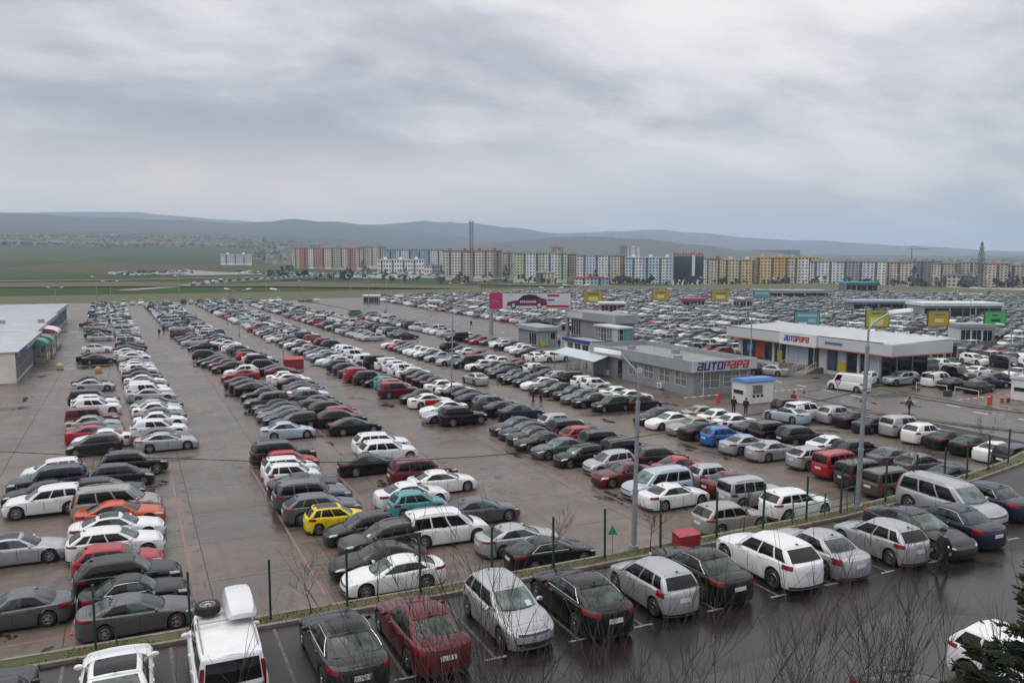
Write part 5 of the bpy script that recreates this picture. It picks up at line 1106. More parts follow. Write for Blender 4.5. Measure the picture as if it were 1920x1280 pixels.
# ------------------------------------------------------------------ cars
#   L, W, H, wheel r, front axle, rear axle, clearance, belt profile, cowl, header, rear header, rear base, side windows, crown
CT = {
 's': dict(L=4.82, W=1.84, H=1.45, r=0.340, af=1.47, ar=-1.32, cl=.14, belt=[(2.41, .64), (2.05, .76), (1.1, .90), (.2, .935), (-1.0, .965), (-1.8, 1.0), (-2.41, .97)], xc=1.14, xh=.22, xrh=-.98, xr=-1.84, win=[(.07, .47), (.50, .90)]),
 's2': dict(L=4.75, W=1.79, H=1.43, r=0.329, af=1.45, ar=-1.32, cl=.14, belt=[(2.38, .70), (2.1, .80), (1.0, .90), (-1.0, .93), (-1.8, .95), (-2.38, .92)], xc=1.0, xh=.40, xrh=-.95, xr=-1.55, win=[(.07, .47), (.50, .93)]),
 'h': dict(L=4.2, W=1.76, H=1.51, r=0.324, af=1.27, ar=-1.32, cl=.14, belt=[(2.1, .66), (1.8, .79), (1.0, .92), (0, .96), (-1.3, 1.01), (-2.1, .99)], xc=1.08, xh=.20, xrh=-1.50, xr=-1.98, win=[(.07, .41), (.44, .74), (.78, .95)]),
 'x': dict(L=4.62, W=1.87, H=1.66, r=0.381, af=1.42, ar=-1.30, cl=.22, belt=[(2.31, .78), (2.0, .92), (1.05, 1.03), (0, 1.07), (-1.4, 1.13), (-2.31, 1.10)], xc=1.08, xh=.28, xrh=-1.60, xr=-2.16, win=[(.07, .41), (.44, .73), (.77, .95)]),
 'u': dict(L=4.8, W=1.93, H=1.79, r=0.402, af=1.48, ar=-1.36, cl=.24, belt=[(2.4, .86), (2.12, 1.0), (1.1, 1.09), (0, 1.11), (-2.4, 1.15)], xc=1.08, xh=.42, xrh=-1.98, xr=-2.27, win=[(.07, .37), (.40, .66), (.70, .95)], rails=True),
 'k': dict(L=4.56, W=1.88, H=1.86, r=0.418, af=1.40, ar=-1.30, cl=.26, belt=[(2.28, .95), (2.1, 1.06), (1.0, 1.13), (0, 1.13), (-2.28, 1.15)], xc=.95, xh=.55, xrh=-2.05, xr=-2.2, win=[(.06, .34), (.38, .63), (.68, .94)], rails=True),
 'w': dict(L=4.76, W=1.82, H=1.48, r=0.340, af=1.45, ar=-1.33, cl=.14, belt=[(2.38, .64), (2.05, .76), (1.1, .90), (.2, .935), (-1.2, .97), (-2.38, 1.0)], xc=1.14, xh=.26, xrh=-1.82, xr=-2.24, win=[(.06, .36), (.39, .66), (.69, .95)], rails=True),
 'm': dict(L=5.0, W=1.95, H=1.77, r=0.361, af=1.52, ar=-1.48, cl=.16, belt=[(2.5, .72), (2.2, .86), (1.6, .98), (.5, 1.0), (-2.5, 1.05)], xc=1.62, xh=.72, xrh=-2.08, xr=-2.4, win=[(.09, .35), (.38, .64), (.67, .95)], rails=True),
 'v': dict(L=5.0, W=1.94, H=1.95, r=0.366, af=1.62, ar=-1.52, cl=.2, belt=[(2.5, .80), (2.25, .94), (1.75, 1.06), (.5, 1.1), (-2.5, 1.12)], xc=1.78, xh=1.0, xrh=-2.26, xr=-2.43, win=[(.08, .30), (.33, .62), (.65, .95)], rails=True),
 't': dict(L=4.9, W=1.98, H=2.08, r=0.355, af=1.6, ar=-1.5, cl=.2, belt=[(2.45, .82), (2.2, .98), (1.75, 1.10), (.5, 1.12), (-2.45, 1.12)], xc=1.80, xh=1.15, xrh=-2.30, xr=-2.40, win=[(.05, .24)]),
}
CT['s3'] = dict(CT['s'], L=4.86, H=1.44, xc=1.22, xh=.16, xrh=-1.12, xr=-2.02, belt=[(2.43, .62), (2.05, .75), (1.15, .91), (.2, .95), (-1.0, .99), (-1.9, 1.03), (-2.43, 1.0)], win=[(.08, .46), (.49, .86)], hl=(2.9, 7.9, 4.2, 5.2), tl=(2.4, 7.6, 4.2, 5.3))
CT['s4'] = dict(CT['s'], L=4.62, W=1.80, H=1.47, af=1.40, ar=-1.28, xc=1.02, xh=.26, xrh=-.92, xr=-1.66, belt=[(2.31, .68), (1.95, .80), (1.0, .91), (-1.0, .95), (-1.7, .97), (-2.31, .94)], hl=(3.8, 7.0, 3.9, 5.4), tl=(4.2, 7.6, 3.6, 5.5))
CT['u2'] = dict(CT['u'], L=4.66, H=1.71, xc=1.15, xh=.32, xrh=-1.72, xr=-2.22, belt=[(2.33, .82), (2.05, .97), (1.1, 1.07), (0, 1.11), (-1.5, 1.17), (-2.33, 1.14)], hl=(3.0, 7.9, 4.2, 5.3), tl=(3.2, 7.6, 4.4, 5.6), rails=False)
CT['h2'] = dict(CT['h'], L=4.0, W=1.72, H=1.55, af=1.22, ar=-1.26, xc=1.18, xh=.34, xrh=-1.52, xr=-1.9, belt=[(2.0, .70), (1.7, .84), (1.1, .95), (0, .99), (-1.3, 1.03), (-2.0, 1.0)], hl=(3.2, 7.9, 3.9, 5.5), tl=(4.6, 7.4, 3.9, 5.9))
CT['x2'] = dict(CT['x'], H=1.62, xc=1.16, xh=.22, xrh=-1.5, xr=-2.2, hl=(2.8, 7.9, 4.3, 5.3), tl=(2.8, 7.6, 4.4, 5.5))
TALL = ('x2', 'u2', 'h2', 'x', 'u', 'k', 'h', 'w', 'm', 'v', 't')
def car_geo(p, ty):
    L, W = p['L'], p['W']; hw = W / 2; xf, xr_ = L / 2, -L / 2
    bow, cr = .13, .42
    def ws(x):
        return hw * (1 - .075 * max(0, (x - xf * .35) / (xf * .65)) ** 2 - .06 * max(0, (-x - xf * .45) / (xf * .55)) ** 2)
    qs = [0, .25, .5, .7, .84, .92, .97, 1.0]
    def end(q, s):
        d = bow * q * q + cr * (1 - math.sqrt(max(0, 1 - q ** 6)))
        x = s * (xf - d); return (x, q * ws(x))
    ol = [end(q, 1) for q in qs]
    R_ = p['r'] + .055
    xs = set()
    for a in (p['af'], p['ar']):
        for th in (0, 18, 36, 54, 72, 90, 108, 126, 144, 162, 180): xs.add(round(a + R_ * math.cos(R(th)), 3))
        xs.add(round(a + R_ + .015, 3)); xs.add(round(a - R_ - .015, 3))
    for k in range(12): 
        x = lerp(ol[-1][0], -ol[-1][0], (k + .5) / 12)
        if all(abs(x - a) > R_ + .05 for a in (p['af'], p['ar'])): xs.add(round(x, 3))
    xs = sorted([x for x in xs if abs(x) < ol[-1][0] - .015], reverse=True)
    nF = len(qs)
    ol += [(x, ws(x)) for x in xs] + [end(q, -1) for q in reversed(qs)]
    n = len(ol)
    zbelt = lambda x: sinterp(p['belt'], x)
    def arch(x):
        z = 0
        for a in (p['af'], p['ar']):
            d = abs(x - a)
            if d < R_: z = max(z, p['r'] + math.sqrt(R_ * R_ - d * d))
        return z
    cl = p['cl']
    tall_r = ty in TALL
    spec = [(.80, lambda z: cl - .01, .14, .12), (.945, lambda z: cl, .07, .05), (.985, lambda z: cl + .12, .01, .0), (1.0, lambda z: cl + .10 + (z - cl - .1) * .45, .0, .0),
            (.993, lambda z: cl + .10 + (z - cl - .1) * .78, .03, .02), (.962, lambda z: z - .04, .11, .04 if tall_r else .06), (.905, lambda z: z, .20, .07 if tall_r else .13)]
    def ring(k):
        ys, zf, fi, ri = spec[k]; out = []
        for x, y in ol:
            zb = zbelt(x); z = zf(zb); ar = arch(x)
            if ar and x and y > .5 * hw: z = max(z, ar + .018 * k)
            z = min(z, zb + .001) if k < 6 else z
            ff = max(0, (x - (xf - .9)) / .9) ** 2; fr = max(0, (-x - (xf - .9)) / .9) ** 2
            out.append(Vector((x - fi * ff + ri * fr, y * ys, z)))
        return out
    rings = [ring(k) for k in range(7)]
    def SB(a, v):
        sgn = 1
        if a < 0: a = -a; sgn = -1
        if a > n - 1: a = 2 * (n - 1) - a; sgn = -1
        a = min(max(a, 0), n - 1); v = min(max(v, 0), 6)
        i = min(int(a), n - 2); fa = a - i; k = min(int(v), 5); fv = v - k
        q = rings[k][i].lerp(rings[k][i + 1], fa).lerp(rings[k + 1][i].lerp(rings[k + 1][i + 1], fa), fv)
        return Vector((q.x, q.y * sgn, q.z))
    crown = p.get('crown', .055)
    def top(i, t):   # t in [-1,1] across the hood/boot surface
        q = rings[6][i]; e = min(1, abs(q.y) / (hw * .8))
        return Vector((q.x, q.y * t, q.z + crown * (1 - t * t) * e))
    # greenhouse
    xc, xh, xrh, xr = p['xc'], p['xh'], p['xrh'], p['xr']; H = p['H']
    hb = .885 * hw; ht = (.685 if ty[0] == 's' else .72 if ty[0] in 'hwx' else .78) * hw
    if ty in ('v', 't', 'k'): ht = .82 * hw
    zr = H - .045
    dropf = .085 if not ty in ('v', 't', 'k') else .06
    dropr = .10 if ty[0] == 's' else .05
    def Bs(s): 
        x = lerp(xc - .26, xr + .16, s); return Vector((x, hb * (1 - .03 * abs(2 * s - 1) ** 3), zbelt(x) - .01))
    def Ts(s):
        x = lerp(xh - .08, xrh + .05, s)
        return Vector((x, ht * (1 - .05 * abs(2 * s - 1) ** 3), zr - dropf * (1 - s) ** 2.4 - dropr * s ** 2.6))
    b0, t0, b1, t1 = Bs(0), Ts(0), Bs(1), Ts(1)
    def Bf(t): x = xc - .26 * t * t; return Vector((x, b0.y * .955 * t, zbelt(x) - .01))
    def Tf(t): return Vector((xh - .08 * t * t, t0.y * .955 * t, t0.z + .035 * (1 - t * t)))
    def Br(t): x = xr + .16 * t * t * (0.5 if tall_r else 1); return Vector((x, b1.y * .95 * t, zbelt(x) - .01))
    def Tr(t): return Vector((xrh + .05 * t * t, t1.y * .95 * t, t1.z + .03 * (1 - t * t)))
    def band(seg, t, v):
        if seg == 'S': 
            q = Bs(t).lerp(Ts(t), v); q.y += .035 * 4 * v * (1 - v); return q
        if seg == 'F':
            q = Bf(t).lerp(Tf(t), v); q.x += .03 * 4 * v * (1 - v); q.z += .02 * 4 * v * (1 - v); return q
        q = Br(t).lerp(Tr(t), v); q.x -= .03 * 4 * v * (1 - v); q.z += .02 * 4 * v * (1 - v); return q
    mir = lambda q: Vector((q.x, -q.y, q.z))
    return dict(n=n, nF=nF, ol=ol, rings=rings, SB=SB, top=top, band=band, mir=mir, hw=hw, xf=xf, zbelt=zbelt, ws=ws, Ts=Ts, Tf=Tf, Tr=Tr, H=H)
def patch(fn, us, vs, off, mats, name, rim=None):
    """surface patch lifted off along its normal, with a turned-in edge; rim = wider dark strip underneath"""
    mb = MB()
    def P(u, v, o):
        e = 1e-3; c = fn(u, v); du = fn(u + e, v) - fn(u - e, v); dv = fn(u, v + e) - fn(u, v - e); nn = du.cross(dv)
        if nn.length < 1e-12: nn = Vector((0, 0, 1))
        nn.normalize(); 
        if nn.dot(Vector((c.x * .25, c.y, (c.z - .5) * .6))) < 0: nn = -nn
        return c + nn * o
    mb.grid(lambda u, v: P(u, v, off), us, vs)
    edge = [(u, vs[0]) for u in us] + [(us[-1], v) for v in vs[1:]] + [(u, vs[-1]) for u in reversed(us[:-1])] + [(us[0], v) for v in reversed(vs[1:-1])]
    m = 1 if rim else 0
    for a, b in zip(edge, edge[1:] + edge[:1]):
        mb.face([P(*a, off), P(*b, off), P(*b, -.01), P(*a, -.01)], m)
    if rim:
        uc, vc = (us[0] + us[-1]) / 2, (vs[0] + vs[-1]) / 2
        def grow(u, v): return (u + (rim[0] if u > uc else -rim[0]), v + (rim[1] if v > vc else -rim[1]))
        for a, b in zip(edge, edge[1:] + edge[:1]):
            mb.face([P(*a, off * .5), P(*b, off * .5), P(*grow(*b), off * .5), P(*grow(*a), off * .5)], 1)
    return mb.mesh(name, mats, smooth=True, weld=True, fixn=False, sharp=35)
def lin(a, b, k): return [lerp(a, b, i / (k - 1)) for i in range(k)]
CARMESH = {}
def car_meshes(ty):
    if ty in CARMESH: return CARMESH[ty]
    p = CT[ty]; g = car_geo(p, ty); n = g['n']; SB, band, mir = g['SB'], g['band'], g['mir']; D = {}
    mb = MB()
    for s in (1, -1):
        def RG(i, k, s=s):
            q = g['rings'][int(k)][int(i)]; return (q.x, q.y * s, q.z)
        mb.grid(RG, range(n), [0, 1], 1, flip=s < 0); mb.grid(RG, range(n), range(1, 7), 0, flip=s < 0)
    M = [-1, -.85, -.6, -.3, 0, .3, .6, .85, 1]
    mb.grid(lambda i, t: g['top'](int(i), t), range(n), M, 0)
    mb.grid(lambda i, t: (g['rings'][0][int(i)].x, g['rings'][0][int(i)].y * t, g['rings'][0][int(i)].z), range(n), [-1, 0, 1], 1, flip=True)
    ss = lin(0, 1, 17); tt = lin(0, 1, 6); vv = [0, .25, .5, .75, .92, 1]
    for s in (1, -1):
        f = (lambda q: q) if s > 0 else mir
        for k in range(16):
            bp = .44 < (ss[k] + ss[k + 1]) / 2 < .53 and ty != 't'
            mb.grid(lambda u, v: f(band('S', u, v)), ss[k:k + 2], vv[:-1], 1 if bp else 0, flip=s < 0)
            mb.grid(lambda u, v: f(band('S', u, v)), ss[k:k + 2], vv[-2:], 0, flip=s < 0)
        mb.grid(lambda u, v: f(band('F', u, v)), tt, vv, 0, flip=s < 0); mb.grid(lambda u, v: f(band('R', u, v)), tt, vv, 0, flip=s > 0)
        for (A, B) in ((('F', 1), ('S', 0)), (('R', 1), ('S', 1))):
            mb.grid(lambda u, v: f(band(A[0], A[1], v).lerp(band(B[0], B[1], v), u)), [0, 1], vv, 0, flip=(s < 0) ^ (A[0] == 'R'))
    half = [g['Tf'](t) for t in tt] + [g['Ts'](s_) for s_ in ss] + [g['Tr'](t) for t in reversed(tt)]
    cx = (p['xh'] + p['xrh']) / 2
    def roofp(i, t):
        q = half[int(i)]; a = abs(t)
        if a > .999: return Vector((q.x, q.y * (1 if t > 0 else -1), q.z))
        k = a / .9
        return Vector((cx + (q.x - cx) * .985, q.y * .93 * (t / .9), q.z + .028 + .022 * (1 - k * k)))
    MR = [-1, -.9, -.68, -.45, -.22, 0, .22, .45, .68, .9, 1]
    mb.grid(roofp, range(len(half)), MR, 0)
    D['body'] = mb.mesh('body', [PAINT['w'], BLACK], smooth=True, weld=.002, fixn=True, sharp=38)
    iA, iB = 8, len(half) - 9
    D['roof_panel'] = patch(lambda u, t: roofp_s(roofp, u, t, len(half)), lin(7, len(half) - 8, 9), lin(-.8, .8, 7), .006, [G_DARK], 'roof_panel')
    D['windscreen'] = patch(lambda t, v: band('F', abs(t), v) if t >= 0 else mir(band('F', -t, v)), lin(-.95, .95, 11), lin(.10, .95, 5), .006, [G_LIGHT], 'windscreen')
    rv = (.12, .93) if ty[0] == 's' else (.14, .88)
    if ty != 't':
        D['rear_window'] = patch(lambda t, v: band('R', abs(t), v) if t >= 0 else mir(band('R', -t, v)), lin(-.92, .92, 11), lin(*rv, 5), .006, [G_REAR if ty[0] == 's' else G_DARK], 'rear_window')
    D['side_window'] = []
    for j, (a, b) in enumerate(p['win']):
        for f in (lambda q: q, mir):
            D['side_window'].append(patch(lambda u, v, f=f: f(band('S', u, v)), lin(a, b, 5), lin(.09, .90, 4), .007, [G_DARK if (j or ty in TALL) else G_REAR], 'side_window'))
    # chrome line round the side windows
    D['window_trim'] = []
    a, b = p['win'][0][0] - .015, p['win'][-1][1] + .015
    for f in (lambda q: q, mir):
        mb = MB(); pts = [f(band('S', u, .085)) for u in lin(a, b, 8)] + [f(band('S', b, v)) for v in lin(.2, .8, 3)] + [f(band('S', u, .945)) for u in lin(b, a, 10)]
        pts = [q + Vector((0, .020 if q.y > 0 else -.020, .006)) for q in pts]
        mb.path(pts, .013, 6); D['window_trim'].append(mb.mesh('window_trim', [CHROME]))
    FS = lambda t, v: band('F', abs(t), v) if t >= 0 else mir(band('F', -t, v))
    D['price_sheet'] = patch(FS, lin(.42, .72, 3), lin(.16, .40, 3), .010, [PLATE], 'price_sheet')
    D['wiper'] = [patch(FS, lin(a_, b_, 4), [.135, .165], .020, [BLACK], 'wiper') for a_, b_ in ((-.75, -.12), (-.02, .62))]
    tall = ty in TALL
    D['headlight'] = [patch(lambda a, v, s=s: SB(s * a, v), lin(*p.get('hl', (3.5, 7.6, 4.0, 5.35))[:2], 6), lin(*p.get('hl', (3.5, 7.6, 4.0, 5.35))[2:], 4), .010, [LAMP_F], 'headlight') for s in (1, -1)]
    tl = (4.0, 5.5) if tall else (4.0, 5.45); ta = (3.9, 7.4) if tall else (3.3, 7.5)
    if 'tl' in p: ta, tl = p['tl'][:2], p['tl'][2:]
    D['taillight'] = [patch(lambda a, v, s=s: SB((n - 1) - s * a, v), lin(*ta, 6), lin(*tl, 4), .012, [LAMP_R], 'taillight') for s in (1, -1)]
    if ty in ('v', 'm'):
        D['taillight'] = [patch(lambda a, v, f=f: f(band('R', 1, a).lerp(band('S', 1, a), v)), lin(-.25, .75, 5), lin(-.35, 1.0, 3), .014, [LAMP_R], 'taillight') for f in (lambda q: q, mir)]
    D['grille'] = patch(SB, lin(-2.9, 2.9, 9), lin(4.05, 5.0, 3), .008, [BLACK], 'grille')
    D['air_intake'] = patch(SB, lin(-3.3, 3.3, 9), lin(1.7, 2.7, 3), .008, [BLACK], 'air_intake')
    pv = (3.25, 3.85) if tall else (3.2, 3.8)
    D['number_plate'] = patch(lambda a, v: SB(n - 1 + a, v), lin(-1.15, 1.15, 5), lin(*pv, 3), .016, [PLATE], 'number_plate')
    D['bumper_strip'] = patch(lambda a, v: SB(n - 1 + a, v), lin(-5.0, 5.0, 11), lin(1.3, 2.0, 3), .012, [BLACK], 'bumper_strip')
    # doors: find outline index by x
    xsn = [q[0] for q in g['ol']]
    def idx(x):
        for i in range(n - 1):
            if xsn[i] >= x >= xsn[i + 1]: return i + (xsn[i] - x) / max(1e-6, xsn[i] - xsn[i + 1])
    Rr = p['r'] + .055; D['door'] = []; D['handle'] = []
    xm = lerp(p['af'], p['ar'], .50) - .02
    for (xa, xb) in ((p['af'] - Rr - .10, xm), (xm - .03, p['ar'] + Rr + .04)):
        for s in (1, -1):
            ia, ib = idx(xa), idx(xb)
            D['door'].append(patch(lambda a, v, s=s: Vector((SB(a, v).x, SB(a, v).y * s, SB(a, v).z)), lin(ia, ib, 6), lin(1.5, 5.5, 6), .005, [PAINT['w'], BLACK], 'door', rim=(.07, .03)))
            h = SB(idx(xb + .20), 4.6); mb = MB(); mb.box(h.x - .09, h.x + .09, min(h.y * s, (h.y + .035) * s), max(h.y * s, (h.y + .035) * s), h.z - .018, h.z + .018)
            D['handle'].append(mb.mesh('handle', [PAINT['w']]))
    def TOPF(i, t):
        i = min(max(i, 0), n - 1); k = min(int(i), n - 2); return g['top'](k, t).lerp(g['top'](k + 1, t), i - k)
    D['bonnet'] = patch(TOPF, lin(idx(p['L'] / 2 - .34), idx(p['xc'] - .20), 7), lin(-.90, .90, 7), .004, [PAINT['w'], BLACK], 'bonnet', rim=(.12, .012))
    if ty[0] == 's': D['boot_lid'] = patch(TOPF, lin(idx(p['xr'] + .02), idx(-p['L'] / 2 + .30), 6), lin(-.86, .86, 7), .004, [PAINT['w'], BLACK], 'boot_lid', rim=(.12, .012))
    mb = MB(); mb.prism([(-.10, -.012), (.09, -.006), (.09, .006), (-.10, .012)], 0, .07); mb.v = [(x if z < .03 else -.07 + x * .2, y, z) for x, y, z in mb.v]; D['antenna'] = mb.mesh('antenna', [BLACK])
    # mirrors
    D['mirror'] = []
    mx = p['xc'] - .52; z0 = g['zbelt'](mx) + .09
    for s in (1, -1):
        mb = MB(); y0 = g['hw'] * .90
        mb.lathe([(.001, -.07), (.07, -.065), (.10, -.03), (.105, .02), (.08, .06), (.001, .07)], 8, 0, 'X')
        mb.v = [(mx + x, s * (y0 + .13 + y * 1.2), z0 + z * .75) for x, y, z in mb.v]
        mb.box(mx - .03, mx + .03, min(s * (y0 - .08), s * (y0 + .06)), max(s * (y0 - .08), s * (y0 + .06)), z0 - .06, z0 - .02)
        D['mirror'].append(mb.mesh('mirror', [PAINT['w']], smooth=True, sharp=50, fixn=True))
    D['roof_rail'] = []
    if p.get('rails'):
        for f in (lambda q: q, mir):
            mb = MB(); pts = []
            for u in lin(.12, .9, 7):
                q = f(g['Ts'](u)); pts.append(Vector((q.x, q.y * .90, q.z + (.075 if .15 < u < .88 else .02))))
            mb.path(pts, .018, 5); D['roof_rail'].append(mb.mesh('roof_rail', [GALV if ty != 'k' else BLACK]))
    D['p'] = p; D['g'] = g
    CARMESH[ty] = D; return D
def roofp_s(fn, u, t, n):
    u = min(max(u, 0), n - 1); i = min(int(u), n - 2); return fn(i, t).lerp(fn(i + 1, t), u - i)
# wheels
def wheel_meshes():
    t = MB(); t.lathe([(.63, -.10), (.68, -.115), (.93, -.11), (1.0, -.075), (1.0, .075), (.93, .11), (.68, .115), (.63, .10), (.60, -.08), (.63, -.10)], 20, 0, 'Y')
    tyre = t.mesh('wheel', [RUBBER], smooth=True, sharp=40)
    r = MB(); r.lathe([(.63, .095), (.60, .108), (.565, .10), (.55, .03), (.10, .03)], 20, 0, 'Y')
    r.lathe([(.56, .034), (.02, .034)], 20, 1, 'Y')
    for k in range(5):
        a = k * 2 * math.pi / 5
        def rot(x, y, z): return (x * math.cos(a) - z * math.sin(a), y, x * math.sin(a) + z * math.cos(a))
        for da in (-.13, .13):
            q = [rot(.08, .105, da * .3 - .05), rot(.58, .095, da * .9 - .035), rot(.58, .095, da * .9 + .035), rot(.08, .105, da * .3 + .05)]
            r.face(q, 0); q2 = [(x, .04, z) for x, y, z in q]
            for i in range(4): r.face([q[i], q[(i + 1) % 4], q2[(i + 1) % 4], q2[i]], 0)
    r.lathe([(.14, .09), (.12, .115), (.001, .118)], 10, 0, 'Y')
    rim = r.mesh('rim', [RIM, BLACK], smooth=True, sharp=40)
    b = MB(); b.v = list(t.v); b.f = list(t.f); b.m = [0] * len(t.f)
    k0 = len(b.v); b.v += r.v; b.f += [tuple(i + k0 for i in f) for f in r.f]; b.m += [1 if m == 0 else 2 for m in r.m]
    both = b.mesh('wheel', [RUBBER, RIM, BLACK], smooth=True, sharp=40)
    return tyre, rim, both
TYRE, RIMM, WHEEL = wheel_meshes()
def setp(o, m):
    o.material_slots[0].link = 'OBJECT'; o.material_slots[0].material = m
CARNAME = dict(s3='sedan', s4='sedan', u2='suv', h2='hatchback', x2='crossover', s='sedan', s2='sedan', h='hatchback', x='crossover', u='suv', k='off_road_suv', w='station_wagon', m='minivan', v='van', t='panel_van')
CARCAT = dict(s3='car', s4='car', u2='SUV', h2='car', x2='car', s='car', s2='car', h='car', x='car', u='SUV', k='SUV', w='car', m='minivan', v='van', t='van')
def make_car(X, Y, hd, ty, colr, fl, label, detail, z=.012):
    if ty == 's' and fl in ('-', 'ch'): ty = random.choices(['s', 's2', 's3', 's4'], [36, 12, 32, 20])[0]
    elif ty == 'u' and random.random() < .5: ty = 'u2'
    elif ty == 'h' and random.random() < .5: ty = 'h2'
    elif ty == 'x' and random.random() < .5: ty = 'x2'
    D = car_meshes(ty); p = D['p']; pm = PAINT[colr]
    e = thing(CARNAME[ty], label, CARCAT[ty], (X, Y, z), R(hd), 'cars standing in the parking lots')
    sc_ = 1 + random.uniform(-.03, .03)
    if ty[0] == 'h' and colr in ('y', 't'): sc_ = .89
    e.scale = (sc_, 1 + (sc_ - 1) * .6, 1 + random.uniform(-.025, .025))
    def part(nm, me, par=e): return link(nm, me, par)
    b = part('body', D['body']); setp(b, pm)
    ws_ = part('windscreen', D['windscreen'])
    if random.random() < .45: setp(ws_, G_SCREEN2)
    if 'rear_window' in D: part('rear_window', D['rear_window'])
    for i, me in enumerate(D['side_window']):
        if detail or i < 4: part('side_window', me)
    for me in D['headlight']: part('headlight', me)
    for me in D['taillight']: part('taillight', me)
    for s in (1, -1):
        for ax in (p['af'], p['ar']):
            wv = part('wheel', TYRE if detail else WHEEL); wv.location = (ax, s * (p['W'] / 2 - .125), p['r']); wv.scale = (p['r'], 1, p['r'])
            if s < 0: wv.rotation_euler = (0, 0, math.pi)
            if detail:
                rr = part('rim', RIMM, wv); rr.rotation_euler = (0, random.uniform(0, 6), 0)
    if fl in ('br',): part('roof_panel', D['roof_panel'])
    if detail or random.random() < .5:
        if ty[0] != 'h' or detail: part('grille', D['grille'])
    if detail:
        part('air_intake', D['air_intake']); part('number_plate', D['number_plate']); part('bumper_strip', D['bumper_strip'])
        for me in D['mirror']: setp(part('mirror', me), pm)
        for i, (me, hm) in enumerate(zip(D['door'], D['handle'])):
            if ty == 't' and i > 1: continue
            d = part('door', me); setp(d, PAINT['r'] if (fl == 'rd' and i in (1, 3)) else pm)
            h = part('handle', hm, d); setp(h, CHROME if fl == 'ch' else pm)
        for me in D['wiper']: part('wiper', me)
        if random.random() < .4: part('price_sheet', D['price_sheet'])
        setp(part('bonnet', D['bonnet']), pm)
        if 'boot_lid' in D: setp(part('boot_lid', D['boot_lid']), pm)
        if ty not in ('t', 'k', 'v'): a_ = part('antenna', D['antenna']); a_.location = (p['xrh'] + .12, 0, p['H'] - .045)
        for me in D['roof_rail']: part('roof_rail', me)
        if fl == 'ch' or (ty[0] in 'sw' and colr in ('b', 'd', 'n') and random.random() < .45):
            for me in D['window_trim']: part('window_trim', me)
    elif fl == 'rd':
        for i in (1, 3): setp(part('door', D['door'][i]), PAINT['r'])
    return e

def plate_text(e, txt):
    pl = [c for c in e.children if c.name.startswith('number_plate')][0]; D = None
    vs_ = [v.co for v in pl.data.vertices]; cx = min(v.x for v in vs_); cz = sum(v.z for v in vs_) / len(vs_); wy = max(v.y for v in vs_) - min(v.y for v in vs_); hz = max(v.z for v in vs_) - min(v.z for v in vs_)
    cu = bpy.data.curves.new('txt', 'FONT'); cu.body = txt; cu.align_x = 'CENTER'; cu.align_y = 'CENTER'; cu.size = hz * 1.05; o = bpy.data.objects.new('txt', cu); COL.objects.link(o)
    me = bpy.data.meshes.new_from_object(o.evaluated_get(bpy.context.evaluated_depsgraph_get())); bpy.data.objects.remove(o); bpy.data.curves.remove(cu)
    me.materials.clear(); me.materials.append(INK); q = link('lettering', me, pl, (cx - .006, 0, cz)); q.rotation_euler = (R(90), 0, R(-90)); q.scale = (.95, 1, 1)
